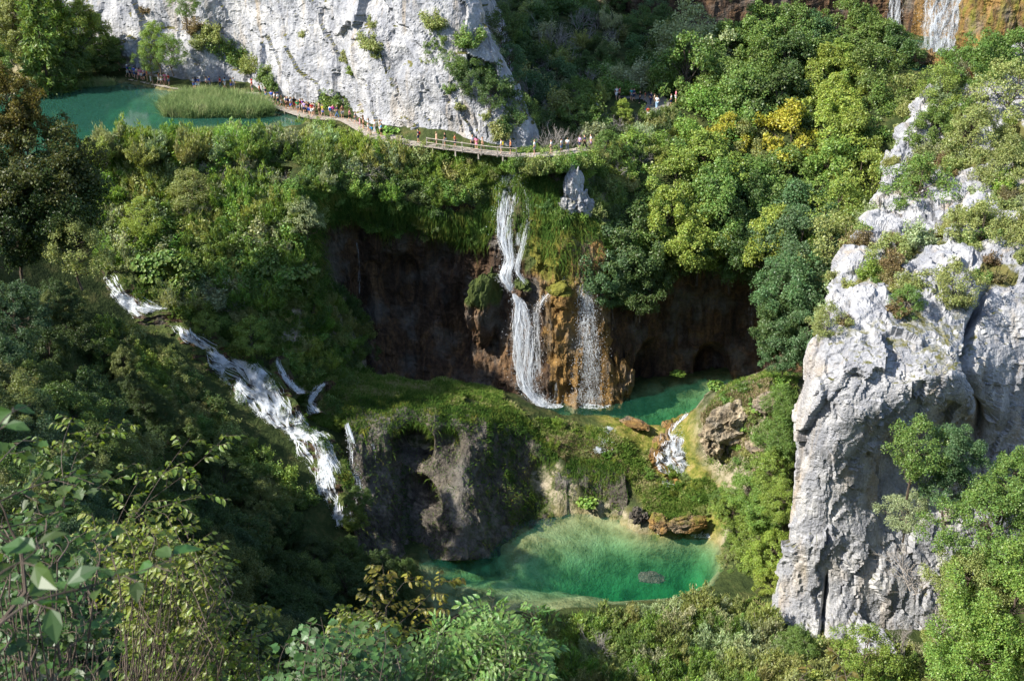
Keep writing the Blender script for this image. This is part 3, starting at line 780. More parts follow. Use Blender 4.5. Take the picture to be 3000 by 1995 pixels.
def bend(p0, p1, rng, k=5, amp=0.08):
    p0, p1 = np.asarray(p0, float), np.asarray(p1, float)
    t = np.linspace(0, 1, k)[:, None]
    L = np.linalg.norm(p1 - p0)
    w = rng.normal(size=(k, 3)) * amp * L; w[0] = 0; w[-1] = 0
    return p0 + (p1 - p0) * t + w

def broadleaf(seed, lobes=34, leaves=5200, ls=0.30, wide=0.42, tall=1.0, low=0.22, flat=0.95, droop=0.0, gap=0.0):
    """a tree of height 1 scaled by 10 m: trunk and limbs, and a crown of leaf clumps"""
    rng = np.random.default_rng(seed)
    H = 10.0 * tall; R = 10 * wide
    zc = H * (low + (1 - low) * 0.52); rz = H * (1 - low) * 0.52
    L = []
    while len(L) < lobes:
        d = rdir(rng, 1)[0]; r = rng.uniform(0.35, 1.0) ** 0.55
        p = np.array([d[0] * R * r, d[1] * R * r, zc + d[2] * rz * r])
        f = (p[2] - (zc - rz)) / (2 * rz)
        prof = 0.55 + 0.75 * math.sin(math.pi * min(1, max(0, f * 0.85 + 0.12)))
        p[:2] *= prof * (0.8 + 0.35 * vnoise(np.array([[d[0] * 1.3 + seed, d[1] * 1.3, p[2] * 0.25]]), seed)[0])
        L.append(p)
    L = np.array(L)
    lr = rng.uniform(0.16, 0.30, lobes) * R * 1.05 * (36.0 / lobes) ** 0.25
    tr = Bag()
    top = np.array([rng.normal() * 0.3, rng.normal() * 0.3, H * 0.86])
    tp = bend((0, 0, -0.8), top, rng, 7, 0.018)
    tr.add(tube(tp, np.linspace(0.017, 0.004, 7) * H, 6))
    for k in rng.permutation(lobes)[:26]:
        z0 = np.clip(L[k][2] - rng.uniform(0.12, 0.3) * H, H * 0.12, H * 0.8)
        i = z0 / H
        p0 = np.array([np.interp(z0, tp[:, 2], tp[:, 0]), np.interp(z0, tp[:, 2], tp[:, 1]), z0])
        tr.add(tube(bend(p0, L[k], rng, 5, 0.06), np.linspace(0.007, 0.0015, 5) * H, 4))
    wts = lr ** 2; wts /= wts.sum()
    idx = rng.choice(lobes, leaves, p=wts)
    d = rdir(rng, leaves)
    d[:, 2] = np.where(d[:, 2] < -0.6, -d[:, 2] * 0.6, d[:, 2])
    r = rng.uniform(0.15, 1, leaves) ** 0.45
    sc = np.array([1, 1, flat])
    # twig layers: leaves gather in flattened sprays
    c = L[idx] + d * sc * (lr[idx] * r)[:, None]
    c[:, 2] += 0.12 * np.sin(c[:, 0] * 5 + c[:, 1] * 4 + seed)
    nrm = unit(d * 0.5 + unit(c - np.array([0, 0, zc])) * 0.3 + np.array([0, 0, 0.45]) + rng.normal(size=(leaves, 3)) * 0.6)
    t = unit(np.cross(nrm, rng.normal(size=(leaves, 3))) + d * 0.5 + np.array([0, 0, -droop]))
    s = ls * rng.uniform(0.6, 1.35, leaves)
    cr = Bag(); cr.add(leaf_quads(c, t, nrm, s * 1.25, s * 0.85))
    return tr.mesh('trunk', M_BARK), cr.mesh('crown', M_LEAF)
def conifer(seed, leaves=5200):
    rng = np.random.default_rng(seed)
    H = 10.0
    tr, cr = Bag(), Bag()
    tr.add(tube(bend((0, 0, -0.8), (0.1, 0, H), rng, 7, 0.008), np.linspace(0.16, 0.02, 7), 6))
    C, D = [], []
    for z in np.arange(1.2, 9.8, 0.42):
        R = 2.6 * (1 - z / 10.4) ** 0.8 * rng.uniform(0.8, 1.1) + 0.15
        for k in range(7):
            a = rng.uniform(0, 6.28); q = np.array([math.cos(a) * R, math.sin(a) * R, rng.uniform(-0.35, 0.45)])
            tr.add(tube(np.array([[0, 0, z], q * 0.5 + [0, 0, z + 0.1], q + [0, 0, z]]), [0.035, 0.02, 0.008], 3))
            m_ = int(12 + 26 * R)
            tt = rng.uniform(0.2, 1, m_)[:, None]
            C.append(np.array([0, 0, z]) + q * tt + rng.normal(size=(m_, 3)) * np.array([0.2, 0.2, 0.12]))
            D.append(np.tile(unit(q), (m_, 1)) + rng.normal(size=(m_, 3)) * 0.6)
    C, D = np.concatenate(C), np.concatenate(D)
    nrm = unit(rng.normal(size=C.shape) * 0.5 + np.array([0, 0, 1]))
    cr.add(leaf_quads(C, D, nrm, rng.uniform(0.3, 0.55, len(C)), 0.14))
    return tr.mesh('trunk', M_BARK), cr.mesh('crown', M_LEAF)
def shrub(seed, leaves=2200, ls=0.16, R=1.5, H=2.2, kind='leafy'):
    """about 3 m across, 2.2 m tall; one mesh with twigs and leaves"""
    rng = np.random.default_rng(seed)
    st, lf = Bag(), Bag()
    ns = 46 if kind == 'willow' else 26
    C, D, NN = [], [], []
    for k in range(ns):
        a = rng.uniform(0, 6.28); rr = R * math.sqrt(rng.uniform(0, 1)) * 0.95
        h = H * (1 - 0.45 * (rr / R) ** 2) * rng.uniform(0.7, 1.1) * (0.85 + 0.3 * math.sin(3 * a + seed))
        b = np.array([math.cos(a), math.sin(a), 0]) * rr * 0.3
        tip = np.array([math.cos(a) * rr, math.sin(a) * rr, h])
        p = bend(b, tip, rng, 5, 0.06)
        st.add(tube(p, np.linspace(0.028, 0.006, 5), 3))
        m_ = int(leaves / ns)
        tt = rng.uniform(0.25, 1.04, m_)
        c = np.stack([np.interp(tt, np.linspace(0, 1, 5), p[:, i]) for i in range(3)], -1)
        if kind == 'willow':
            ax = unit(tip - b)
            c = c + rng.normal(size=(m_, 3)) * 0.10
            C.append(c); D.append(ax + rng.normal(size=(m_, 3)) * 0.55 + np.array([0, 0, 0.4])); NN.append(rng.normal(size=(m_, 3)) + np.array([0, -0.3, 0.5]))
        else:
            off = rdir(rng, m_) * (rng.uniform(0, 1, m_) ** 0.5 * 0.42 * R / 1.5)[:, None]
            c = c + off
            C.append(c); D.append(off + rng.normal(size=(m_, 3)) * 0.3); NN.append(off / 0.42 * 0.6 + np.array([0, 0, 0.6]) + rng.normal(size=(m_, 3)) * 0.4)
    C, D, NN = np.concatenate(C), np.concatenate(D), unit(np.concatenate(NN))
    C[:, 2] = np.maximum(C[:, 2], 0.03)
    s = ls * rng.uniform(0.6, 1.4, len(C))
    lf.add(leaf_quads(C, D, NN, s * (1.9 if kind == 'willow' else 1.25), s * (0.45 if kind == 'willow' else 0.85)))
    V1, F1 = st.get(); V2, F2 = lf.get()
    return mesh_np('shrub', np.concatenate([V1, V2]), np.concatenate([F1, F2 + len(V1)]), mats=[M_TWIG, M_LEAF], midx=np.r_[np.zeros(len(F1)), np.ones(len(F2))])
def twigs(seed, H=3.0, n0=9, spread=0.55, levels=3, m=None, r0=0.05, leaves=0, ls=0.14):
    """bare branching shrub or dead tree"""
    rng = np.random.default_rng(seed)
    B = Bag(); tips = []
    def br(p, d, ln, r, lv):
        e = p + d * ln
        B.add(tube(bend(p, e, rng, 4, 0.06), np.linspace(r, r * 0.5, 4), 4 if lv > 1 else 3))
        if lv == 0:
            tips.append(e); return
        for q in range(rng.integers(3, 5)):
            t = rng.uniform(0.35, 1.0)
            br(p + d * ln * t, unit(d + rng.normal(size=3) * spread + np.array([0, 0, 0.1])), ln * rng.uniform(0.4, 0.68), r * 0.52, lv - 1)
    for k in range(n0):
        d = unit(np.array([rng.normal() * spread, rng.normal() * spread, 1.0]))
        br(np.array([rng.normal() * 0.08, rng.normal() * 0.08, -0.1]), d, H * 0.5 * rng.uniform(0.7, 1.1), r0 * rng.uniform(0.6, 1.0), levels)
    return B.mesh('twigs', m or M_TWIG)
def bigleaf(seed, k=190, R=1.1):
    """butterbur: broad round leaves held at all angles"""
    rng = np.random.default_rng(seed)
    B = Bag()
    for q in range(k):
        a = rng.uniform(0, 6.28); r = R * math.sqrt(rng.uniform())
        h = rng.uniform(0.25, 0.95) * (1.1 - 0.5 * r / R)
        c = np.array([math.cos(a) * r, math.sin(a) * r, h]); s = rng.uniform(0.08, 0.17)
        nn = unit(np.array([math.cos(a) * 0.5, math.sin(a) * 0.5 - 0.25, 0.9]) + rng.normal(size=3) * 0.3)
        t = unit(np.cross(nn, [1, 0.2, 0.1])); b = np.cross(nn, t)
        an = np.linspace(0.25, 2 * np.pi - 0.25, 8)
        ring = c + s * (np.cos(an)[:, None] * t + np.sin(an)[:, None] * b) + nn * 0.03
        V = np.concatenate([c[None] - nn * 0.03, ring])
        F = np.array([[0, 1, 2, 3], [0, 3, 4, 5], [0, 5, 6, 7], [0, 7, 8, 8]])[:3]
        F = np.concatenate([F, [[0, 7, 8, 1]]])
        B.add((V, F))
        B.add(tube(np.array([[math.cos(a) * r * 0.6, math.sin(a) * r * 0.6, 0], c]), [0.015, 0.012], 3))
    return B.mesh('butterbur', M_LEAF)
PROTO = {
    'tree': [broadleaf(100, 130, 24000, ls=0.165), broadleaf(101, 115, 22000, ls=0.165, wide=0.36, tall=1.08), broadleaf(102, 150, 26000, ls=0.165, wide=0.46, tall=0.9, low=0.15), broadleaf(103, 125, 22000, ls=0.165, wide=0.40, low=0.12), broadleaf(104, 120, 22000, ls=0.17, wide=0.38, low=0.10)],
    'loose': [broadleaf(110, 90, 10500, ls=0.165, wide=0.40), broadleaf(111, 80, 9000, ls=0.165, wide=0.36, low=0.3), broadleaf(112, 95, 11000, ls=0.16, wide=0.44, low=0.1)],
    'dense': [broadleaf(120, 150, 27000, ls=0.155, wide=0.44, low=0.06), broadleaf(121, 140, 25000, ls=0.155, wide=0.38, low=0.08), broadleaf(122, 165, 28000, ls=0.155, wide=0.48, tall=0.92, low=0.05)],
    'near': [broadleaf(140, 140, 36000, ls=0.12, wide=0.44, low=0.06), broadleaf(141, 125, 34000, ls=0.12, wide=0.40, low=0.08)],
    'conifer': [conifer(130), conifer(131)],
}
SHRUB = {
    'willow': [shrub(200 + k, 5200, 0.13, 1.5, 2.1, 'willow') for k in range(5)],
    'leafy': [shrub(210 + k, 4200, 0.135) for k in range(4)],
    'small': [shrub(220 + k, 1300, 0.15, 1.1, 1.4) for k in range(3)],
    'twigs': [twigs(230 + k, 3.0, 8, 0.5, 3, r0=0.035) for k in range(3)],
    'butterbur': [bigleaf(240 + k) for k in range(3)],
}
# leaf colours
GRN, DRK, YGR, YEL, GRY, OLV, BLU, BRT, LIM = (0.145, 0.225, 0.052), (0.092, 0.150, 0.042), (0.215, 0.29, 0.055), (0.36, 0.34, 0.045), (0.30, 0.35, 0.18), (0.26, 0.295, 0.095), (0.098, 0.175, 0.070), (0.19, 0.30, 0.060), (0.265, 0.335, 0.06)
RUST = (0.19, 0.145, 0.065)
def vary(c, rng=RNG, a=0.18):
    k = 1 + rng.uniform(-a, a)
    return tuple(float(max(0.005, x * k * (1 + rng.uniform(-a, a) * 0.5))) for x in c)
_cnt = {}
def plant_tree(kind, loc, size, color, label, group=None, name='broadleaf_tree', cat='tree', squash=1.0, var=None):
    """size is the height in metres"""
    L_ = PROTO[kind]; k = _cnt.get(kind, 0); _cnt[kind] = k + 1
    tm, cm = L_[(k if var is None else var) % len(L_)]
    e = link(name, None, loc=loc, rot=(RNG.uniform(-0.06, 0.06), RNG.uniform(-0.06, 0.06), RNG.uniform(0, 6.28)), scale=(size / 10 * squash, size / 10 * squash, size / 10))
    e.empty_display_size = 0.5
    tag(e, label, cat, group)
    link('trunk', tm, e); link('crown', cm, e, color=color)
    return e
def plant_shrub(kind, loc, size, color, label, group=None, name='shrub', cat='shrub', tilt=None):
    """size scales a bush about 2.2 m tall"""
    L_ = SHRUB[kind]; k = _cnt.get(kind, 0); _cnt[kind] = k + 1
    r = (RNG.uniform(-0.1, 0.1), RNG.uniform(-0.1, 0.1), RNG.uniform(0, 6.28))
    s = size * np.array([RNG.uniform(0.9, 1.15), RNG.uniform(0.9, 1.15), RNG.uniform(0.85, 1.1)])
    o = link(name, L_[k % len(L_)], loc=loc, scale=tuple(float(q) for q in s), color=color)
    if tilt is not None:
        q = Vector(tilt).to_track_quat('Z', 'Y')
        o.rotation_euler = (q @ Matrix.Rotation(r[2], 3, 'Z').to_quaternion()).to_euler()
    else:
        o.rotation_euler = r
    return tag(o, label, cat, group)
def tree_px(kind, px, py, y, wpx, color, label, group=None, aspect=1.0, **kw):
    """a tree whose crown shows centred on that pixel at that depth, wpx photo pixels wide"""
    k = pxm(px, py, y)
    wide = {'tree': 8.2, 'loose': 7.6, 'dense': 8.4, 'near': 8.4, 'conifer': 5.0}[kind]
    size = wpx / k / wide * 10 * aspect
    sq = 1.0 / aspect
    c = PY(px, py, y)
    c[2] -= size * (0.55 if kind != 'conifer' else 0.5)
    return plant_tree(kind, c, size, color, label, group, squash=sq, **kw)

# ------------------------------------------------------------------ sunlit grove right of the tall waterfall
GRP_GROVE = 'trees of the sunlit grove'
grove = [ # px, py, depth, width, colour, kind
    (2040, 165, 172, 190, GRY, 'loose'), (2130, 190, 170, 170, GRN, 'tree'), (2220, 160, 171, 180, GRN, 'tree'), (2310, 120, 174, 170, GRN, 'tree'), (2390, 150, 172, 150, BLU, 'tree'), (2470, 120, 174, 160, GRN, 'tree'), (2540, 140, 173, 150, GRN, 'tree'), (2600, 190, 170, 130, DRK, 'tree'),
    (2020, 270, 163, 190, GRN, 'loose'), (2120, 290, 162, 170, GRN, 'tree'), (2210, 260, 164, 170, GRN, 'tree'), (2310, 250, 164, 190, DRK, 'tree'), (2420, 270, 163, 150, LIM, 'tree'), (2450, 230, 165, 130, YGR, 'tree'), (2550, 280, 162, 190, GRN, 'dense'), (2640, 330, 158, 140, OLV, 'loose'),
    (2060, 370, 157, 200, BRT, 'tree'), (2180, 370, 157, 200, GRN, 'tree'), (2300, 360, 157, 200, DRK, 'tree'), (2430, 360, 158, 180, LIM, 'tree'), (2560, 390, 156, 180, GRN, 'dense'), (2640, 430, 153, 150, OLV, 'tree'),
    (2010, 460, 151, 160, BRT, 'tree'), (2110, 440, 152, 150, YEL, 'tree'), (2180, 460, 151, 140, OLV, 'loose'), (2300, 470, 151, 210, YEL, 'tree'), (2430, 440, 152, 200, LIM, 'tree'), (2480, 480, 150, 170, YGR, 'tree'), (2560, 480, 150, 160, GRN, 'tree'),
    (1850, 560, 147, 210, BRT, 'tree'), (1960, 540, 147, 190, GRN, 'tree'), (2060, 520, 147, 190, YGR, 'tree'), (2060, 480, 149, 130, YGR, 'tree'), (2190, 560, 146, 180, GRN, 'tree'), (2300, 560, 146, 190, GRN, 'tree'), (2420, 560, 145, 190, BRT, 'loose'), (2520, 580, 143, 180, YGR, 'loose'), 
    (1780, 650, 141, 170, GRN, 'dense'), (1890, 660, 141, 190, GRN, 'dense'), (1990, 610, 142, 180, YGR, 'tree'), (2100, 640, 141, 190, GRN, 'tree'), (2210, 650, 141, 170, DRK, 'dense'), (2330, 650, 139, 190, BLU, 'dense'), (2450, 660, 137, 180, YGR, 'loose'), 
    (1770, 760, 137, 170, BLU, 'dense'), (1870, 760, 137, 210, DRK, 'dense'), (1960, 690, 138.5, 150, LIM, 'tree'), (2050, 700, 138.5, 170, LIM, 'tree'), (2150, 700, 138.5, 160, DRK, 'dense'), (2270, 720, 135, 150, LIM, 'loose'), (2360, 740, 132, 200, BLU, 'dense'), (2450, 760, 128, 170, OLV, 'loose'), 
    (1800, 830, 134.6, 130, BLU, 'dense'), (1880, 830, 135, 120, DRK, 'dense'),
    (2330, 860, 126, 180, BLU, 'dense'), (2290, 960, 124, 150, DRK, 'dense'), (2370, 960, 122, 150, BLU, 'dense'), (2300, 1030, 122.5, 100, BLU, 'dense'),
]
CN = {GRN: 'mid-green', DRK: 'dark green', YGR: 'yellow-green', YEL: 'golden yellow', GRY: 'grey-green', OLV: 'olive', BLU: 'deep bluish green', BRT: 'bright green', LIM: 'lime-yellow', RUST: 'rusty'}
for (px, py, y, w, c, kd) in grove:
    row = 'far top' if py < 230 else 'upper' if py < 400 else 'middle' if py < 600 else 'lower' if py < 790 else 'overhanging lowest'
    tree_px(kd, px, py, y, w * 1.32, vary(c, a=0.1), f'{CN[c]} broadleaf tree in the {row} band of the sunlit grove', GRP_GROVE, aspect=RNG.uniform(0.85, 1.15))

# trees beside the gorge path, in the shade and at its edge
for (px, py, y, w, c, kd, lb) in [(1560, 300, 160, 150, BLU, 'tree', 'dark tree at the shaded right corner of the white cliff'), (1640, 260, 163, 150, BLU, 'tree', 'bluish tree in the shade of the gorge mouth'), (1700, 300, 158, 120, GRN, 'tree', 'green tree with lit top left of the gravel clearing'), (1690, 350, 152, 110, GRN, 'loose', 'loose tree beside the shaded end of the boardwalk'),
                           (1820, 345, 154, 80, LIM, 'tree', 'small lime-yellow tree in front of the gravel clearing'), (1780, 440, 144, 100, GRN, 'loose', 'thin green tree among grey twigs behind the white rock'), (1740, 480, 143, 90, DRK, 'loose', 'dark little tree beside the white rock fang'), (1620, 520, 139, 110, GRN, 'loose', 'green tree leaning over the right side of the tall waterfall'),
                           (1290, 130, 147, 110, GRN, 'dense', 'round green tree growing on the right shoulder of the white cliff'), (1340, 180, 146, 120, GRN, 'dense', 'largest green tree on the right shoulder of the white cliff'), (1380, 230, 144.5, 110, DRK, 'dense', 'dark tree on the lower right shoulder of the white cliff'), (1440, 290, 143, 100, DRK, 'loose', 'dark tree at the lower right corner of the white cliff'), (1420, 160, 150, 110, GRY, 'loose', 'grey half-bare tree on the cliff shoulder'), (1470, 90, 156, 120, DRK, 'loose', 'dark tree on the upper edge of the cliff shade'), (1500, 200, 152, 120, BLU, 'loose', 'bluish tree leaning over the shaded cliff edge'), (1520, 330, 146, 110, GRN, 'loose', 'green tree at the cliff corner behind the railing end'),
                           (540, 20, 164, 80, GRN, 'loose', 'small tree standing against the top left of the white cliff'), (460, 130, 168.5, 110, YGR, 'loose', 'yellow-green tree at the foot of the white cliff'), (500, 150, 166, 90, GRN, 'loose', 'green tree at the foot of the white cliff beside the path'), (440, 180, 170, 80, GRN, 'loose', 'little tree between two groups of walkers by the cliff foot')]:
    tree_px(kd, px, py, y, w, vary(c, a=0.08), lb)
# dark slope trees far inside the gorge
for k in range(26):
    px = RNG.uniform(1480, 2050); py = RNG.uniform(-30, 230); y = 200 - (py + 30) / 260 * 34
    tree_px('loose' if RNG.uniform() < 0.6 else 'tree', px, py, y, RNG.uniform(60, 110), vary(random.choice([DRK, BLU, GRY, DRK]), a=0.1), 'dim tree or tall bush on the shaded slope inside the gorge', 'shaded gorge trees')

# conifers and trees left of the lake
for (px, py, y, w, c, kd, lb) in [(165, 60, 172, 130, BRT, 'conifer', 'bright feathery conifer left of the white cliff'), (120, 130, 168, 150, GRN, 'conifer', 'broad conifer reaching down to the lake shore'), (225, 90, 173, 130, YGR, 'tree', 'yellow-green tree between the conifers and the cliff'), (270, 130, 176, 120, GRN, 'tree', 'green tree at the left end of the path'), (30, 90, 178, 170, OLV, 'dense', 'olive tree at the upper left corner of the picture'), (60, 20, 182, 150, OLV, 'dense', 'olive tree behind the upper left corner trees'), (320, 60, 184, 110, DRK, 'loose', 'dark bush tree in the crevice left of the cliff'), (310, 180, 176, 90, DRK, 'tree', 'dark low tree over the path where the walkers appear'), (200, 180, 171, 110, DRK, 'dense', 'dark tree overhanging the far lake shore'), (-20, 200, 165, 130, GRN, 'tree', 'tree at the far left lake edge')]:
    tree_px(kd, px, py, y, w * 1.15, vary(c, a=0.06), lb, aspect=1.5 if kd == 'conifer' else 1.0)

# tall tree at the left edge in front of the lake
for (px, py, y, w, c, kd, lb) in [(40, 330, 117, 240, (0.13, 0.115, 0.022), 'dense', 'tall orange-tipped tree at the left edge before the lake'), (90, 470, 116, 330, (0.075, 0.085, 0.022), 'dense', 'broad dark tree with gold twigs in front of the lake'), (190, 590, 115.5, 290, (0.050, 0.085, 0.022), 'dense', 'dark spreading tree below the lake at left'), (30, 640, 114, 300, (0.045, 0.08, 0.022), 'dense', 'dark tree at the left edge below the gold-tipped one'), (220, 720, 112, 170, OLV, 'loose', 'olive tree left of the cascade head')]:
    tree_px(kd, px, py, y, w, vary(c, a=0.05), lb)  # dark crown colours carry the shade of the left side

# ------------------------------------------------------------------ shaded forest of the left slope
GRP_SHADE = 'trees of the shaded left slope'
LITZONE = pz_poly(-37, [(1420, 1800), (1400, 1740), (1560, 1640), (1640, 1560), (1760, 1510), (2110, 1570), (2120, 1680), (1900, 1760)])
for k in range(150):
    for tries in range(30):
        px, py = RNG.uniform(-150, 1330), RNG.uniform(760, 1990)
        edge = np.interp(px, [-200, 0, 200, 330, 420, 600, 760, 930, 1000, 1200, 1300, 1400], [640, 680, 760, 900, 1050, 1260, 1380, 1560, 1620, 1690, 1800, 1900])
        if py > edge + 60: break
    y = np.interp(py - edge, [0, 200, 500, 900, 1300], [108, 96, 72, 52, 45])
    c = PY(px, py, y)
    h = RNG.uniform(5.0, 7.0) * (0.58 if py - edge < 220 else 1.0)
    kd = 'near' if y < 72 else 'dense'
    qs = (c[2] + 2 + 37) / 0.90
    if poly_sd(LITZONE, np.array([c[0] + qs]), np.array([c[1] + 0.36 * qs]))[0] > -1.5: continue      # trees left out along this line so the sun reaches the pool
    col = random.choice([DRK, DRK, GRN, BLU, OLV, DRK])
    plant_tree(kd, (c[0], c[1], c[2] - h * 0.6), h, vary(tuple(0.62 * q for q in col), a=0.12), f'{CN[col]} tree in the shaded forest of the left slope', GRP_SHADE)  # leaf colour scaled down: the slope's shade is put into it

for (px, py, y, w, c) in [(250, 830, 121, 110, OLV), (260, 930, 118, 150, DRK), (340, 990, 118, 110, GRN), (400, 1010, 117, 110, OLV), (450, 1050, 116.5, 100, GRN), (420, 1090, 115, 140, OLV), (500, 1110, 114.5, 100, YGR), (500, 1170, 112.5, 140, OLV), (560, 1190, 112.5, 100, OLV), (600, 1260, 110.5, 140, GRN), (660, 1290, 111, 100, YGR), (700, 1340, 109, 140, DRK), (760, 1370, 109, 100, GRN), (800, 1420, 108, 150, OLV), (850, 1440, 108, 90, GRN), (880, 1490, 107, 130, DRK), (960, 1560, 105.5, 130, DRK), (1060, 1560, 107, 100, GRN), (1080, 1460, 110.5, 90, YGR), (1090, 1400, 112, 80, GRN), (1150, 1600, 105.5, 110, DRK), (1230, 1620, 105, 90, GRN), (1050, 1640, 101, 150, DRK), (1180, 1700, 99, 140, DRK), (1260, 1760, 96, 130, DRK), (930, 1640, 99, 160, GRN), (650, 1420, 103, 160, DRK), (520, 1330, 104, 160, DRK), (400, 1230, 106, 160, DRK), (300, 1100, 110, 160, DRK), (180, 980, 110, 170, DRK)]:
    tree_px('dense', px - 42, py + 58, y - 3.0, w * 0.95, vary(tuple(0.7 * q for q in c), a=0.08), f'{CN[c]} tree along the shaded edge beside the left cascade', 'trees edging the left cascade')  # leaves darkened here too, to deepen the shade of this edge
for k in range(10):  # tree row outside the view, added to shade the left forest
    x, y = -64 + RNG.uniform(-3, 3), 52 + k * 3.2
    plant_tree('dense', (x, y, float(Lh(np.array([x]), np.array([y]))[0]) - 0.3), RNG.uniform(5, 7), vary(DRK), 'unseen dark tree added on the left rim for shade', 'added shade trees of the left rim')
# ------------------------------------------------------------------ trees lower right, under the pinnacle
for (px, py, y, w, c, kd, lb) in [(2900, 1560, 88, 330, GRN, 'near', 'large green tree at the right edge under the pinnacle'), (2960, 1780, 82, 360, BRT, 'near', 'bright green tree in the lower right corner'), (2850, 1720, 86, 240, OLV, 'near', 'olive tree left of the lower right corner tree'), (2880, 1930, 80, 300, BRT, 'near', 'bright tree cut by the bottom edge at right'), (2790, 1330, 94, 170, BLU, 'dense', 'bluish tree leaning against the right of the pinnacle'), (2680, 1330, 94, 190, GRN, 'loose', 'green thin tree standing before the pinnacle face'), (2780, 1450, 93, 170, BLU, 'loose', 'bluish loose tree before the shaded pinnacle foot'), (2960, 1420, 92, 200, GRN, 'dense', 'green tree before the right-hand rock wall'), (2660, 1500, 95, 130, GRY, 'loose', 'sparse grey-green tree leaning on the pinnacle'), (2340, 1880, 92, 100, GRN, 'dense', 'small green tree at the pinnacle left foot'), (2530, 1930, 87, 170, YGR, 'loose', 'yellow-green bush tree below the pinnacle')]:
    tree_px(kd, px, py, y, w, vary(c, a=0.06), lb)
# right bank of the lower pool
for (px, py, y, w, c) in [(2190, 1440, 111, 110, BRT), (2250, 1380, 110, 120, YGR), (2280, 1280, 112, 120, GRN), (2150, 1490, 112, 100, YGR), (2240, 1500, 108, 130, BRT), (2200, 1580, 108, 120, YGR), (2260, 1620, 105.5, 120, LIM), (2210, 1680, 106, 100, YGR), (2300, 1180, 114.5, 100, GRN), (2270, 1700, 103, 90, LIM), (2110, 1470, 113.5, 70, GRN), (2290, 1460, 106, 110, YGR), (2150, 1640, 108.6, 70, OLV), (2150, 1590, 110.2, 60, GRN), (2140, 1700, 106.2, 60, GRN), (2110, 1740, 104.8, 50, OLV)]:
    tree_px('dense', px, py, y, w * 1.1, vary(c, a=0.08), f'{CN[c]} leafy bush between the lower pool and the pinnacle', 'bushes on the right bank of the lower pool', name='leafy_bush', cat='bush')

# ------------------------------------------------------------------ shrubs and rank growth of the left bank
def inpoly(px, py, poly):
    c = False; k = len(poly)
    for i in range(k):
        (ax, ay), (bx, by) = poly[i], poly[(i + 1) % k]
        if (ay > py) != (by > py) and px < (bx - ax) * (py - ay) / (by - ay) + ax: c = not c
    return c
def scatter_px(poly, n_, ymap, min_px):
    """spread pixels over a region of the photo, then set each at its depth"""
    P = np.array(poly, float); lo, hi = P.min(0), P.max(0)
    out = []
    tries = 0
    while len(out) < n_ and tries < 20000:
        tries += 1
        q = RNG.uniform(lo, hi)
        if not inpoly(q[0], q[1], poly): continue
        if any((q[0] - a) ** 2 + (q[1] - b) ** 2 < min_px ** 2 for a, b in out): continue
        out.append((q[0], q[1]))
    return out
def drop(h, x, y): return float(h(np.array([x]), np.array([y]))[0])
def find_ground(px, py, h, y0=60, y1=200):
    """march the sight line of a pixel to the ground sheet"""
    d = ray(px, py)
    for it in range(2):
        ys = np.linspace(y0, y1, 40); t = ys / d[1]
        z = CAMH + d[2] * t - h(d[0] * t, ys)
        k = int(np.argmax(z < 0))
        if z[k] >= 0: return None
        if it == 0 and k > 0: y0, y1 = ys[k - 1], ys[k]
        elif it == 0: break
    return np.array([d[0] * t[k], ys[k], CAMH + d[2] * t[k]])
CASZONE = np.array([(300, 770), (380, 780), (450, 900), (560, 930), (700, 1020), (830, 1120), (880, 1230), (950, 1260), (1010, 1430), (1030, 1580), (950, 1580), (900, 1430), (780, 1320), (680, 1235), (600, 1130), (510, 1020), (340, 935)], float)
bank = [(240, 470), (330, 420), (480, 405), (640, 400), (760, 402), (880, 408), (960, 402), (1060, 432), (1110, 455), (1180, 460), (1130, 520), (960, 520), (900, 580), (910, 760), (880, 860), (760, 880), (640, 900), (520, 900), (430, 860), (420, 800), (330, 760), (250, 600)]
cols = [GRY, OLV, GRN, GRY, BRT, YGR, OLV, BRT]
for (px, py) in scatter_px(bank, 250, None, 27):
    p = find_ground(px, py + 25, Lh, 110, 141) if py > 460 and px < 930 else find_ground(px, py + 15, Uh, 128, 175)
    if p is None or p[1] > 170: continue
    w = RNG.uniform()
    up_ = py < 620
    kd = 'willow' if (w < 0.82 if up_ else w < 0.5) else ('leafy' if w < 0.93 else 'twigs')
    c = random.choice(cols if up_ else [GRN, BRT, OLV, GRY, GRN, YGR])
    kn = {'willow': 'feathery willow bush', 'leafy': 'leafy bush', 'twigs': 'bare twiggy bush'}[kd]
    cn = '' if kd == 'twigs' else CN[c] + ' '
    plant_shrub(kd, p - [0, 0, 0.2], RNG.uniform(1.0, 1.8), vary(c), f'{cn}{kn} {"on the bank just below the lake" if up_ else "on the lower left bank above the cascade"}', 'bushes of the left bank', name='bank_shrub', cat='bush')
for (px, py) in scatter_px([(440, 860), (560, 890), (640, 930), (760, 880), (900, 880), (930, 960), (1000, 1070), (1060, 1150), (1000, 1240), (940, 1210), (880, 1090), (800, 1040), (720, 1010), (640, 1000), (560, 940), (470, 920)], 95, None, 24):
    if poly_sd(CASZONE, np.array([px * 1.0]), np.array([py - 10.0]))[0] > 0: continue
    p = find_ground(px, py + 12, Lh, 105, 136)
    if p is None: continue
    c = random.choice([GRN, BRT, OLV, GRN, YGR])
    plant_shrub(random.choice(['small', 'leafy', 'small', 'willow']), p - [0, 0, 0.3], RNG.uniform(0.55, 1.0), vary(c), f'{CN[c]} bush on the grassy knobs right of the left cascade', 'bushes beside the left cascade', name='knob_shrub', cat='bush')
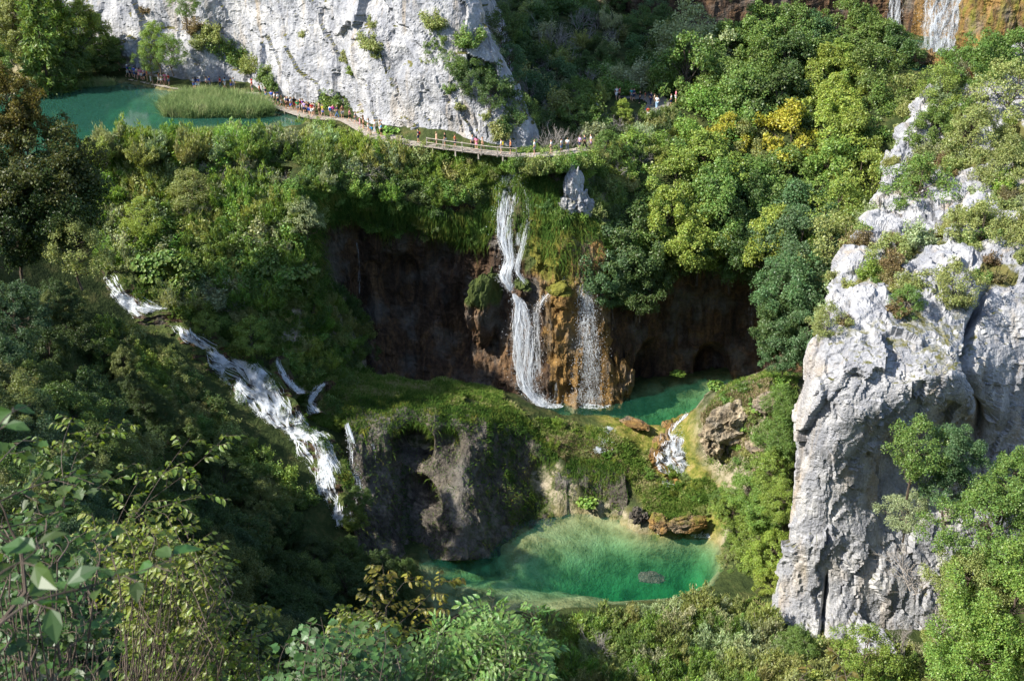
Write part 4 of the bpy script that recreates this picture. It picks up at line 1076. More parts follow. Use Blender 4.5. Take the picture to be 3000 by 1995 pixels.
for (px, py) in scatter_px([(300, 930), (420, 940), (500, 980), (600, 1070), (640, 1200), (760, 1290), (860, 1330), (930, 1480), (860, 1480), (760, 1400), (640, 1300), (520, 1180), (400, 1060), (300, 990)], 95, None, 23):
    if poly_sd(CASZONE, np.array([px * 1.0]), np.array([py - 10.0]))[0] > 0: continue
    p = find_ground(px, py + 15, Lh, 100, 130)
    if p is None: continue
    c = random.choice([OLV, GRN, DRK, YGR, OLV])
    plant_shrub('leafy', p - [0, 0, 0.2], RNG.uniform(0.6, 1.0), vary(c), f'{CN[c]} bush on the dark bank left of the cascade', 'bushes left of the cascade', name='slope_shrub', cat='bush')
for (px, py) in scatter_px([(890, 800), (1000, 840), (1090, 1000), (1110, 1080), (1000, 1080), (920, 980), (890, 880)], 36, None, 22):
    p = find_ground(px, py + 8, Lh, 105, 141)
    if p is None: continue
    c = random.choice([GRN, DRK, BRT, OLV])
    plant_shrub(random.choice(['leafy', 'willow']), p - [0, 0, 0.2], RNG.uniform(0.7, 1.1), vary(c), f'{CN[c]} bush on the slope left of the dark recess', 'bushes left of the dark recess', name='recess_shrub', cat='bush')
for k, px in enumerate(range(1500, 1760, 18)):
    q = PZ(px, np.interp(px, [1480, 1560, 1640, 1720, 1760], [452, 455, 449, 436, 430]), 0.3)
    c = random.choice([GRN, OLV, BRT, DRK])
    plant_shrub('leafy', (q[0], q[1] - RNG.uniform(1.5, 2.6), -1.3), RNG.uniform(0.8, 1.1), vary(c), f'{CN[c]} bush hiding the right end of the boardwalk', 'bushes at the right end of the boardwalk', name='deck_shrub', cat='bush')
for k, px in enumerate(range(905, 1250, 15)):
    q = PZ(px, np.interp(px, [900, 960, 1008, 1045, 1080, 1160, 1270], [340, 347, 350, 369, 389, 409, 427]), 0.3)
    c = random.choice([YGR, OLV, BRT, GRN])
    plant_shrub(random.choice(['leafy', 'willow']), (q[0] - 0.3, q[1] - RNG.uniform(1.6, 2.2), -1.75), RNG.uniform(0.9, 1.1), vary(c), f'{CN[c]} bush just under the edge of the boardwalk', 'bushes under the boardwalk edge', name='edge_shrub', cat='bush')
for (px, py, y) in [(870, 560, 136), (900, 545, 136.5), (885, 580, 134.5), (850, 545, 137), (920, 560, 136)]:
    plant_shrub('leafy', PY(px, py, y, -1.2), 1.2, vary(GRN), 'mid-green bush at the left corner of the recess lip', 'bushes at the recess corner', name='corner_shrub', cat='bush')
for (px, py) in scatter_px([(1640, 470), (1760, 450), (1860, 520), (1800, 640), (1720, 620), (1660, 600)], 26, None, 30):
    p = find_ground(px, py + 10, Uh, 128, 160)
    if p is None: continue
    c = random.choice([GRN, OLV, YGR, DRK])
    plant_shrub('leafy', p - [0, 0, 0.3], RNG.uniform(0.7, 1.1), vary(c), f'{CN[c]} bush round the white rock fang', 'bushes round the white rock fang', name='fang_shrub', cat='bush')
# along the boardwalk and the lip of the falls
for (px, py) in scatter_px([(960, 385), (1060, 420), (1200, 446), (1300, 455), (1480, 475), (1470, 520), (1380, 540), (1250, 560), (1100, 520), (950, 480)], 60, None, 26):
    p = find_ground(px, py + 10, Uh, 128, 160)
    if p is None: continue
    c = random.choice([OLV, BRT, GRN, YGR])
    plant_shrub('leafy' if RNG.uniform() < 0.6 else 'willow', p - [0, 0, 0.2], RNG.uniform(0.6, 1.05), vary(c), f'{CN[c]} bush between the boardwalk and the cliff lip', 'bushes below the boardwalk', name='lip_shrub', cat='bush')
for (px, py, y, w, c, lb) in [(765, 430, 147, 110, YGR, 'slender yellow tree with thin trunk on the bank'), (415, 640, 131, 110, LIM, 'yellow-green young tree left of the cascade head'), (920, 430, 146, 100, YGR, 'yellow-green bushy tree beside the boardwalk steps'), (1090, 470, 141, 110, OLV, 'olive bushy tree under the platform'), (740, 990, 121.5, 110, YGR, 'yellow young tree on the mossy knob beside the cascade'), (600, 960, 122, 80, YGR, 'small yellow tree leaning over the cascade'), (890, 650, 130.5, 130, GRY, 'grey-green willow above the recess edge'), (560, 560, 134, 120, OLV, 'olive shrubby tree in the middle of the bank')]:
    tree_px('loose', px, py, y, w, vary(c, a=0.05), lb)
for (px, py, y, s_, lb) in [(960, 520, 138, 1.7, 'grey dead bush with arching twigs at the recess lip'), (780, 520, 137, 2.0, 'grey bare tree beside the slender yellow tree'), (870, 470, 141, 1.8, 'grey leafless bush high on the bank'), (1480, 130, 156, 2.2, 'pale leafless bush at the edge of the cliff shade'), (1620, 90, 175, 3.0, 'pale bare tree on the shaded gorge slope'), (1660, 160, 172, 2.4, 'reddish bare bush on the shaded gorge slope'), (1720, 430, 142, 1.9, 'grey bare trees over the white rock fang'), (1640, 450, 140, 1.5, 'tangle of dead branches at the falls crest'), (1800, 470, 143, 1.9, 'bare grey shrub right of the white rock fang'), (1560, 470, 139, 1.0, 'dead twigs beside the boardwalk end'), (2010, 180, 167, 2.2, 'leafless grey tree at the top left of the grove'), (2760, 1780, 93, 2.4, 'grey leafless thicket at the foot of the pinnacle'), (2650, 1850, 92, 2.0, 'grey dead bush below the pinnacle'), (2700, 1650, 94.5, 2.6, 'bare branching tree leaning against the pinnacle foot'), (1755, 1870, 92, 1.7, 'bare pale bush standing among the willows'), (1840, 1960, 89, 0.9, 'bleached fallen brushwood among the willows'), (860, 970, 122, 0.9, 'dead branch sticking out over the cascade'), (1700, 330, 158, 1.5, 'thin bare trees by the gravel clearing'), (1950, 400, 152, 1.8, 'bare poles at the edge of the clearing')]:
    c = PY(px, py, y); c[2] -= 1.3 * s_
    plant_shrub('twigs', c, s_ * 0.85, GRY, lb, name='bare_shrub', cat='bare shrub')
# broad-leaved butterbur by the water
for (px, py, y, s_) in [(420, 770, 127.5, 1.6), (480, 760, 127.5, 1.6), (540, 770, 127, 1.4), (450, 810, 126.6, 1.5), (560, 800, 126.6, 1.4), (780, 790, 127.8, 1.5), (840, 800, 128, 1.6), (890, 800, 128.4, 1.5), (820, 830, 127.5, 1.4), (870, 840, 128, 1.2), (700, 760, 129, 1.2), (520, 830, 125.8, 1.2), (1160, 1220, 120.2, 1.0), (1720, 1470, 117.6, 1.1), (1985, 1090, 137, 0.9), (2100, 1130, 127.5, 1.2), (2230, 1190, 119.3, 1.2), (2180, 1250, 119, 1.0), (1140, 385, 146.6, 1.3)]:
    p = PY(px, py, y)
    plant_shrub('butterbur', p - [0, 0, 0.5], s_, vary(GRN if px < 1000 else BRT, a=0.1), 'clump of broad round leaves beside the cascade head' if px < 1000 else 'small clump of broad bright leaves on the wet rocks' if px > 1150 else 'bright broad-leaved plant at the cliff foot by the platform', 'butterbur clumps', name='butterbur', cat='plant')
lipk = np.argwhere((np.linspace(0, 1, WALL.shape[0])[:, None] < 0.22) & (np.linspace(0, 15, WALL.shape[1])[None, :] < 14.5) & (np.abs(np.linspace(0, 15, WALL.shape[1])[None, :] - 7.4) > 0.75))
lipk = lipk[RNG.permutation(len(lipk))]
got = []
for (i, j) in lipk:
    p = WALL[i, j]
    if any(np.linalg.norm(p - q) < 1.25 for q in got): continue
    got.append(p)
    if len(got) > 120: break
    c = random.choice([GRN, DRK, BRT, OLV, GRN])
    tu_ = j / WALL.shape[1] * 15
    plant_shrub(random.choice(['leafy', 'small', 'willow', 'small']), p + [0, 0.4, -0.5], RNG.uniform(0.6, 1.0), vary(c), f'{CN[c]} bush hanging over the {"left recess lip" if tu_ < 6 else "waterfall buttress" if tu_ < 10.5 else "right recess lip"}', 'bushes hanging on the cliff lip', name='hanging_shrub', cat='bush', tilt=(WALL_N[i, j][0] * 0.6, WALL_N[i, j][1] * 0.6 - 0.2, 0.9))
for x in np.arange(-25, -1.5, 0.55):
    y = rimy(x) + RNG.uniform(-0.3, 2.5)
    c = random.choice([GRN, BRT, OLV, DRK])
    plant_shrub(random.choice(['leafy', 'willow', 'leafy']), (x, y, drop(Uh, x, y) - 0.4), RNG.uniform(0.7, 1.15), vary(c), f'{CN[c]} bush on the brink of the left recess', 'bushes on the brink of the left recess', name='brink_shrub', cat='bush')
for (px, py, s_, c) in [(2400, 1830, 1.3, GRN), (2440, 1850, 1.3, OLV), (2490, 1850, 1.3, GRN), (2540, 1850, 1.4, YGR), (2590, 1850, 1.4, OLV), (2640, 1840, 1.5, GRN), (2690, 1840, 1.5, GRY), (2740, 1830, 1.5, OLV), (2790, 1830, 1.5, GRN), (2350, 1820, 1.2, GRY), (2300, 1790, 1.2, GRN), (2560, 1900, 1.3, GRN), (2650, 1890, 1.3, OLV), (2480, 1900, 1.3, BRT)]:
    s_ = s_ * 0.55
    p = PY(px, py + 20, 95.0 if px < 2700 else 97.0)
    p[2] = drop(Lh, p[0], p[1])
    plant_shrub('leafy', p - [0, 0, 0.2], s_, vary(c), f'{CN[c]} bush at the very foot of the pinnacle', 'bushes at the foot of the pinnacle', name='foot_shrub', cat='bush')
for (px, py) in scatter_px([(2080, 1210), (2150, 1140), (2260, 1080), (2330, 1090), (2320, 1300), (2290, 1420), (2180, 1400), (2110, 1330)], 34, None, 30):
    p = find_ground(px, py, Lh, 100, 130)
    if p is None: continue
    c = random.choice([OLV, BRT, GRN, RUST, OLV])
    plant_shrub('small', p - [0, 0, 0.2], RNG.uniform(0.5, 0.95), vary(c), f'{CN[c]} low bush on the tan hillock', 'low bushes of the tan hillock', name='hillock_shrub', cat='bush')
for (px, py) in scatter_px([(1560, 1240), (1660, 1235), (1800, 1290), (1900, 1350), (2080, 1430), (2090, 1520), (1900, 1500), (1880, 1420), (1740, 1370), (1600, 1330)], 36, None, 26):
    p = find_ground(px, py, Lh, 100, 130)
    if p is None: continue
    c = random.choice([OLV, BRT, YGR, LIM])
    plant_shrub(random.choice(['small', 'willow']), p - [0, 0, 0.25], RNG.uniform(0.35, 0.75), vary(c), f'{CN[c]} tuft on the wet terrace', 'tufts of the wet terrace', name='terrace_tuft', cat='plant')
for (px, py) in scatter_px([(1490, 20), (1700, 20), (2000, 100), (2000, 300), (1900, 270), (1780, 290), (1740, 420), (1600, 440), (1560, 330), (1500, 200)], 75, None, 30):
    p = find_ground(px, py + 10, Uh, 138, 215)
    if p is None: continue
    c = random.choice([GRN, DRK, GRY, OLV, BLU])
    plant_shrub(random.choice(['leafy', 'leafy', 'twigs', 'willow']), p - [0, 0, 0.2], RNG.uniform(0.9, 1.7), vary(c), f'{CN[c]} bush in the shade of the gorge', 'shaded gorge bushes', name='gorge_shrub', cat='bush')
for (px, py) in scatter_px([(1760, 340), (1890, 335), (1960, 325), (2010, 380), (1990, 450), (1860, 470), (1770, 430)], 42, None, 24):
    p = find_ground(px, py + 10, Uh, 136, 175)
    if p is None: continue
    c = random.choice([GRN, YGR, GRY, OLV, DRK])
    kd = random.choice(['leafy', 'willow', 'twigs', 'leafy'])
    plant_shrub(kd, p - [0, 0, 0.2], RNG.uniform(0.7, 1.2), vary(c), ('bare grey' if kd == 'twigs' else CN[c]) + ' bush between clearing and grove', 'bushes round the clearing', name='clearing_shrub', cat='bush')
for (px, py, s_, c) in [(1545, 470, 1.0, GRN), (1570, 465, 1.0, BRT), (1600, 470, 0.9, OLV), (1630, 475, 1.1, GRN), (1520, 462, 0.7, YGR), (1660, 470, 1.0, DRK), (1700, 470, 1.0, GRN), (1740, 460, 1.0, OLV), (1380, 458, 0.6, GRN), (1330, 452, 0.55, OLV), (1420, 465, 0.6, BRT), (1240, 440, 0.6, OLV), (1290, 446, 0.55, GRN), (1190, 436, 0.7, GRN), (1460, 468, 0.5, BRT), (970, 372, 0.5, YGR), (1010, 388, 0.5, OLV), (1040, 406, 0.45, YGR), (930, 370, 0.5, BRT), (1070, 418, 0.45, OLV)]:
    p = find_ground(px, py, Uh, 128, 160)
    if p is None: continue
    plant_shrub('leafy', p - [0, 0, 0.2], s_, vary(c), f'{CN[c]} bush close before the boardwalk', 'bushes close before the boardwalk', name='path_shrub', cat='bush')
# cliff bushes on the white face
def on_grid(G, px, py):
    """nearest grid point of a cliff to the sight line of a pixel"""
    d = ray(px, py); d = d / np.linalg.norm(d)
    Q = G.reshape(-1, 3) - np.array([0, 0, CAMH])
    t = Q @ d; e = np.linalg.norm(Q - t[:, None] * d, axis=1) + 0.02 * t
    return G.reshape(-1, 3)[np.argmin(e)]
for (px, py, s_, c, lb) in [(1095, 60, 1.0, OLV, 'hanging bush high in the middle of the white cliff'), (1090, 115, 1.3, OLV, 'long olive bush in the middle of the white cliff'), (1105, 150, 1.0, OLV, 'lower end of the long bush on the white cliff'), (1015, 160, 1.1, OLV, 'bush on the white cliff above the walkers'), (1030, 200, 0.9, YGR, 'yellowish tuft below the bush above the walkers'), (890, 90, 0.9, OLV, 'tuft on the upper left of the white cliff'), (570, 70, 1.2, RUST, 'rust-coloured shrub on the left ledge of the cliff'), (620, 90, 1.5, OLV, 'olive shrub on the left ledge of the cliff'), (650, 130, 1.7, GRN, 'green shrub on the diagonal ledge'), (700, 160, 1.6, GRN, 'broad green shrub in the middle of the diagonal ledge'), (740, 190, 1.4, OLV, 'olive shrub low on the diagonal ledge'), (780, 215, 1.4, GRN, 'green bush above the walkers at the reed bed'), (800, 240, 1.2, GRN, 'lowest green bush of the diagonal ledge'), (790, 190, 0.9, OLV, 'small tuft beside the diagonal ledge'), (430, 20, 1.1, RUST, 'brown shrub at the top edge of the cliff'), (590, 120, 1.2, OLV, 'olive shrub left on the diagonal ledge'), (970, 285, 1.5, BRT, 'bright bush behind the walkers at the cliff foot'), (1000, 310, 1.3, GRN, 'dark bush behind the walkers at the cliff foot'), (940, 300, 1.0, OLV, 'small bush at the cliff foot beside the walkers'), (1350, 300, 1.0, OLV, 'tuft on the right of the white cliff'), (1420, 330, 1.0, OLV, 'brown-green tuft low on the right cliff corner'), (1470, 380, 1.2, OLV, 'hanging dry grass at the lower right cliff corner'), (1280, 60, 1.3, OLV, 'shrub on the upper right cliff shoulder'), (1380, 100, 1.5, GRN, 'green shrub on the upper right cliff shoulder'), (1250, 170, 0.8, OLV, 'small tuft left of the shoulder trees'), (1320, 250, 1.1, GRN, 'shrub below the shoulder trees'), (1440, 200, 1.6, DRK, 'dark shrub on the shaded cliff edge'), (1480, 260, 1.6, DRK, 'dark shrub lower on the shaded cliff edge'), (1500, 340, 1.5, DRK, 'dark bush at the shaded cliff foot')]:
    p = on_grid(MASSIF, px, py)
    plant_shrub('leafy' if s_ > 1.1 else 'small', p + [0, 0.3, -0.8 * s_], s_ * 0.85, vary(c, a=0.08), lb, name='cliff_shrub', cat='shrub', tilt=(-0.15, -0.5, 0.9))
# shrubs of the right ridge
rs = RIDGE.reshape(-1, 3); rn = RIDGE_N.reshape(-1, 3)
wgt = (RIDGE_SLOPE * smooth(0.15, 0.7, RIDGE_MOSS) * (0.45 + 0.55 * smooth(1.5, 2.4, np.linspace(0, 6, RIDGE.shape[1])[None, :]))).ravel(); wgt[rs[:, 0] > 75] = 0; wgt /= wgt.sum()
pick = RNG.choice(len(rs), 1400, p=wgt)
got = []
for k in pick:
    p = rs[k]
    if any(np.linalg.norm(p - q) < 1.2 for q in got): continue
    got.append(p)
    if len(got) > 190: break
    c = random.choice([OLV, OLV, GRN, YGR, OLV, OLV, GRY, GRN, OLV, GRY, RUST])
    kd = 'small' if RNG.uniform() < 0.5 else 'leafy'
    plant_shrub(kd, p - [0, 0, 0.3], RNG.uniform(0.7, 1.25), vary(c), f'{CN[c]} {"low shrub" if kd == "small" else "shrub"} between white rocks on the right ridge', 'shrubs of the rocky ridge', name='ridge_shrub', cat='shrub')
for (px, py, w, c, kd, lb) in [(2700, 580, 200, GRN, 'loose', 'spreading tree with dark trunk on the middle of the ridge'), (2730, 400, 170, GRN, 'dense', 'green tree growing from the white ridge crest'), (2850, 420, 190, OLV, 'loose', 'olive tree right of the ridge crest rock'), (2950, 300, 220, OLV, 'loose', 'olive tree near the upper right corner'), (2960, 500, 200, OLV, 'dense', 'dark olive tree at the right edge of the ridge'), (2880, 700, 180, OLV, 'loose', 'olive shrub tree above the right rock wall'), (2600, 780, 170, OLV, 'loose', 'low tree on the pinnacle top slope'), (2980, 700, 170, OLV, 'loose', 'olive shrub tree at the right edge'), (2800, 860, 160, OLV, 'loose', 'shrub tree at the cleft of the pinnacle'), (2650, 900, 120, GRN, 'loose', 'little green tree on the pinnacle shoulder'), (2870, 200, 200, GRN, 'dense', 'green tree below the ochre cliff of the far waterfall'), (2980, 180, 200, GRN, 'tree', 'tree at the right edge below the pale far rock'), (2760, 260, 140, YGR, 'loose', 'yellow-green bush above the ridge rocks'), (2420, 960, 120, OLV, 'loose', 'shrub at the left top of the pinnacle')]:
    p = on_grid(RIDGE, px, py)
    tree_px(kd, px, py, p[1] - 0.5, w, vary(c, a=0.08), lb)
# willow flat in front of the lower pool
wil = [(1560, 1830), (1700, 1800), (1850, 1790), (2000, 1770), (2110, 1745), (2190, 1770), (2270, 1850), (2420, 1930), (2560, 1980), (2560, 2040), (1560, 2040), (1600, 1900)]
for (px, py) in scatter_px(wil, 150, None, 42):
    p = find_ground(px, py + 30, Lh, 70, 125)
    if p is None: continue
    c = random.choice([GRY, OLV, GRY, BRT, GRN, OLV])
    plant_shrub('willow', p - [0, 0, 0.2], RNG.uniform(0.9, 1.45), vary(c), f'{CN[c]} upright willow bush in front of the lower pool', 'willows of the lower flat', name='willow_bush', cat='bush')
for (px, py) in scatter_px([(2300, 1900), (2450, 1930), (2700, 1930), (2800, 1920), (2800, 2040), (2300, 2040)], 45, None, 45):
    p = find_ground(px, py + 30, Lh, 70, 125)
    if p is None: continue
    c = random.choice([GRN, BRT, OLV, YGR])
    plant_shrub('leafy', p - [0, 0, 0.2], RNG.uniform(0.8, 1.4), vary(c), f'{CN[c]} leafy bush at the bottom edge below the pinnacle', 'bushes under the pinnacle', name='leafy_bush', cat='bush')

# ------------------------------------------------------------------ grass, hanging moss and reeds (nobody could count these)
def blades(name, P, Nrm, ln, wd, m, up=0.6, droop=0.5, seed=0, parts=2):
    """curved blades of grass at P leaning along Nrm and up, tips sagging"""
    rng = np.random.default_rng(seed); k = len(P)
    ln = ln * rng.uniform(0.5, 1.3, k)[:, None]
    d = unit(Nrm * (1 - up) + np.array([0, 0, 1.0]) * up + rng.normal(size=(k, 3)) * 0.28)
    side = unit(np.cross(d, rng.normal(size=(k, 3)))) * (wd * rng.uniform(0.6, 1.3, k))[:, None]
    mid = P + d * ln * 0.55 + np.array([0, 0, -0.12 * droop]) * ln
    hor = d * np.array([1, 1, 0])
    tip = P + d * ln * 0.9 + hor * ln * 0.25 + np.array([0, 0, -droop]) * ln
    V = np.stack([P - side, P + side, mid + side * 0.8, mid - side * 0.8, tip], 1).reshape(-1, 3)
    b = np.arange(k) * 5
    F = np.stack([b, b + 1, b + 2, b + 3], -1); T = np.stack([b + 3, b + 2, b + 4], -1)
    return link(name, mesh_np(name, V, F, T, mats=[m]))
def on_surface(Gd, n_, w=None, seed=0):
    rng = np.random.default_rng(seed)
    Q = Gd.reshape(-1, 3); Nn = face_cam(Gd, grid_normals(Gd)).reshape(-1, 3)
    p = None
    if w is not None:
        p = np.clip(w.ravel(), 0, None); p = p / p.sum()
    k = rng.choice(len(Q), n_, p=p)
    return Q[k] + rng.normal(size=(n_, 3)) * 0.12, Nn[k]
wt = np.linspace(0, 1, WALL.shape[0])[:, None] * np.ones((1, WALL.shape[1])); wu = np.ones((WALL.shape[0], 1)) * np.linspace(0, 15, WALL.shape[1])[None, :]
lipw = smooth(0.30, 0.02, wt + 0.16 * fbm(WALL / 3.0, 3, 5)) * (1 - 0.85 * np.exp(-((wu - 7.2) / 0.5) ** 2)) + 0.5 * smooth(1.6, 0.4, wu) + 0.35 * np.exp(-((wu - 8.6) / 0.9) ** 2) * smooth(0.55, 0.3, wt)
P, Nn = on_surface(WALL, 42000, lipw, 1)
tag(blades('hanging_grass', P, Nn, 0.9, 0.035, M_MOSSG, up=0.15, droop=0.95, seed=2), 'green hanging grass and moss along the cliff lip', 'grass', kind='stuff')
P, Nn = on_surface(SHELF, 26000, smooth(0.42, 0.0, SHELF_T + 0.2 * fbm(SHELF / 2.5, 3, 9)) + 0.10 + 0.5 * (np.linspace(0, 9, SHELF.shape[1])[None, :] > 4.6) * (np.linspace(0, 9, SHELF.shape[1])[None, :] < 6.6) * smooth(-0.2, 0.3, fbm(SHELF / 2.0, 3, 10)), 3)
tag(blades('shelf_grass', P, Nn, 0.7, 0.03, M_MOSSG, up=0.35, droop=0.7, seed=4), 'long grass hanging over the shelf cliff above the lower pool', 'grass', kind='stuff')
def grass_area(name, label, polypx, n_, ln, m, up=0.75, h=Lh, y0=95, y1=142, seed=5, droop=0.3, wd=0.04):
    n_ = int(n_ * 1.3); ln = ln * 1.25
    rng = np.random.default_rng(seed)
    lo, hi = np.array(polypx, float).min(0), np.array(polypx, float).max(0)
    # corners of the region on the ground, then fill that patch of ground
    pts = [find_ground(a, b, h, y0, y1) for a, b in polypx]
    pg = np.array([p[:2] for p in pts if p is not None])
    a, b = pg.min(0), pg.max(0)
    q = rng.uniform(a, b, (n_ * 4, 2))
    q = q[poly_sd(pg, q[:, 0], q[:, 1]) > -0.3][:n_]
    z = h(q[:, 0], q[:, 1])
    keep = z > -1e9
    P = np.stack([q[:, 0], q[:, 1], z], -1)
    dn = fbm(P / np.array([2.5, 2.5, 9]), 3, seed)
    P = P[dn > -0.25]
    o = blades(name, P, np.tile([0, -0.3, 1.0], (len(P), 1)), ln, wd, m, up=up, droop=droop, seed=seed + 1)
    return tag(o, label, 'grass', kind='stuff')
grass_area('shelf_top_grass', 'tall grass covering the shelf below the recess', [(900, 1010), (1000, 1075), (1150, 1095), (1320, 1115), (1480, 1170), (1560, 1225), (1540, 1260), (1440, 1230), (1300, 1205), (1180, 1190), (1040, 1195), (950, 1160), (880, 1090)], 42000, 0.75, M_GRASS, seed=11)
grass_area('bank_grass', 'grass between the bushes of the left bank', bank[10:] + [(900, 560)], 30000, 0.7, M_GRASS, seed=12)
grass_area('cascade_grass', 'green tufts on the knobs beside the left cascade', [(560, 920), (700, 880), (880, 900), (930, 1000), (900, 1090), (980, 1180), (1000, 1260), (900, 1230), (830, 1140), (740, 1040), (640, 970)], 26000, 0.6, M_GRASS, seed=13)
grass_area('terrace_grass', 'grass of the low terrace beside the middle pool', [(1560, 1240), (1640, 1230), (1740, 1260), (1820, 1290), (1900, 1330), (1900, 1380), (1950, 1420), (1870, 1450), (1830, 1390), (1740, 1360), (1640, 1345), (1580, 1290)], 9000, 0.55, M_GRASS, seed=14)
grass_area('straw_patch', 'dry straw-coloured grass on the terrace knob', [(1600, 1290), (1700, 1290), (1800, 1340), (1840, 1390), (1740, 1370), (1640, 1345)], 7000, 0.5, M_STRAW, seed=15)
grass_area('hillock_grass', 'thin grass on the tan hillock', [(2060, 1220), (2120, 1140), (2260, 1080), (2330, 1100), (2320, 1250), (2280, 1400), (2180, 1370), (2080, 1350)], 9000, 0.45, M_GRASS, seed=16)
grass_area('hillock_straw', 'dry grass hanging on the tan hillock', [(2050, 1220), (2150, 1160), (2260, 1120), (2280, 1250), (2160, 1330), (2070, 1330)], 6000, 0.5, M_STRAW, seed=17)
grass_area('outlet_grass', 'rank grass beside the outlet of the terrace', [(1880, 1430), (1990, 1430), (2080, 1420), (2100, 1480), (2060, 1530), (1960, 1540), (1890, 1510)], 12000, 0.7, M_GRASS, seed=18)
grass_area('flat_grass', 'grass under the willows of the lower flat', [(1540, 1830), (1900, 1790), (2200, 1740), (2500, 1880), (2700, 1990), (1560, 1990)], 20000, 0.6, M_GRASS, y0=70, y1=125, seed=19)
grass_area('lip_grass', 'grass between the boardwalk and the cliff lip', [(960, 420), (1100, 430), (1300, 448), (1490, 470), (1480, 500), (1300, 560), (1100, 520), (960, 490)], 22000, 0.6, M_GRASS, h=Uh, y0=128, y1=160, seed=20)
# reeds
def reeds(name, label, polypx, n_, ln, seed, z=-0.2):
    rng = np.random.default_rng(seed)
    pg = np.array([PZ(a, b, z)[:2] for a, b in polypx])
    a, b = pg.min(0), pg.max(0)
    q = rng.uniform(a, b, (n_ * 5, 2)); q = q[poly_sd(pg, q[:, 0], q[:, 1]) > 0][:n_]
    P = np.stack([q[:, 0], q[:, 1], np.full(len(q), z)], -1)
    return tag(blades(name, P, np.tile([0.2, -0.1, 1.0], (len(P), 1)), ln, 0.035, M_REED, up=0.85, droop=0.12, seed=seed + 1), label, 'reeds', kind='stuff')
reeds('reed_bed', 'reed bed standing in the lake before the boardwalk', [(520, 300), (600, 288), (700, 300), (780, 318), (800, 345), (740, 352), (640, 350), (560, 352), (480, 348), (470, 330)], 26000, 2.4, 31)
reeds('shore_reeds', 'reeds along the near lake shore', [(300, 425), (360, 400), (460, 408), (600, 398), (700, 392), (700, 410), (560, 412), (400, 425)], 9000, 1.5, 33, z=0.2)
reeds('far_reeds', 'reeds at the far left lake shore', [(120, 240), (240, 240), (330, 245), (340, 255), (240, 262), (130, 262)], 5000, 1.4, 35)

# ------------------------------------------------------------------ falling water
def fall(name, label, path, n_, seed, wd=0.07, out=0.25, spray=0.0, m=None, group=None, short=0.45):
    """path: pixel, depth, width in metres; made of many thin strands that follow it"""
    rng = np.random.default_rng(seed)
    C = np.array([PY(a, b, y) for a, b, y, w in path]); Wd = np.array([w for *_, w in path])
    k = len(C); ts = np.linspace(0, 1, k)
    fine = catmull(C, 80, 0); wf = np.interp(np.linspace(0, 1, 80), ts, Wd)
    tan = unit(np.gradient(fine, axis=0))
    hz = np.linalg.norm(tan[:, :2], axis=1, keepdims=True)
    perp = np.stack([-tan[:, 1], tan[:, 0], 0 * tan[:, 0]], -1); perp *= np.where(perp[:, :1] < 0, -1, 1)
    lat = unit(perp * hz + np.array([1.0, 0, 0]) * np.clip(0.75 - hz, 0, 1))
    Vs, Fs, nn = [], [], 0
    chan = rng.uniform(-0.95, 0.95, max(2, int(2 + Wd.max() * 1.6)))
    Ltot = np.linalg.norm(np.diff(fine, axis=0), axis=1).sum()
    xs = np.linspace(0, 1, 80)
    for s in range(int(n_ * 2.3)):
        ln = min(0.9, rng.uniform(0.3, 2.0) * (short / 0.45) / Ltot)
        a = rng.uniform(-0.5 * ln, 1.0)
        t0, t1 = max(0, a), min(1, a + ln)
        if t1 - t0 < 0.02: continue
        m_ = 5
        t = np.linspace(t0, t1, m_)
        off = rng.choice(chan) + rng.normal() * 0.22 if rng.uniform() < 0.7 else rng.uniform(-1.25, 1.25)
        f = lambda A: np.stack([np.interp(t, xs, A[:, i]) for i in range(3)], -1)
        c, la = f(fine), f(lat)
        w = np.interp(t, xs, wf)
        wob = 0.07 * np.sin(t * 31 + off * 9) + 0.05 * rng.normal(size=m_)
        c = c + la * ((off + wob) * w * 0.5)[:, None] + np.array([0, -1, 0.2]) * rng.uniform(-0.1, out)
        r = wd * 0.48 * rng.uniform(0.25, 1.5) * np.sin(np.linspace(0.2, 2.95, m_)) ** 0.7
        sd = unit(la + rng.normal(size=3) * 0.35)
        V = np.concatenate([c - sd * r[:, None], c + sd * r[:, None]])
        i = np.arange(m_ - 1)
        Fs.append(np.stack([i, i + m_, i + m_ + 1, i + 1], -1) + nn); Vs.append(V); nn += len(V)
    e = link(name, mesh_np(name, np.concatenate(Vs), np.concatenate(Fs), mats=[m or M_FALL]))
    tag(e, label, 'waterfall', group)
    if spray:
        kq = int(spray * 2.0)
        t = rng.uniform(0, 1, kq) ** 0.8
        c = np.stack([np.interp(t, np.linspace(0, 1, 80), fine[:, i]) for i in range(3)], -1)
        w = np.interp(t, np.linspace(0, 1, 80), wf)
        c = c + rng.normal(size=(kq, 3)) * np.stack([w * 0.42, 0 * w + 0.25, 0 * w + 0.2], -1) + np.array([0, -0.3, 0])
        s_ = rng.uniform(0.02, 0.075, kq)
        V, F = leaf_quads(c, rng.normal(size=(kq, 3)) + np.array([0, 0, -1.0]), rng.normal(size=(kq, 3)) + np.array([0, -1.5, 0.5]), s_ * 2.2, s_)
        sp = link('spray', mesh_np('spray', V, F, mats=[M_FALL]), e); sp['kind'] = 'stuff'
    return e
fall('waterfall', 'tall white waterfall dropping from the boardwalk to the ledge', [(1505, 478, 138.6, 0.8), (1490, 540, 137.9, 1.7), (1482, 620, 136.9, 2.0), (1480, 700, 136.2, 1.3), (1492, 760, 135.5, 0.9), (1480, 810, 135.0, 1.2), (1500, 850, 134.8, 0.7)], 620, 1, spray=1800)
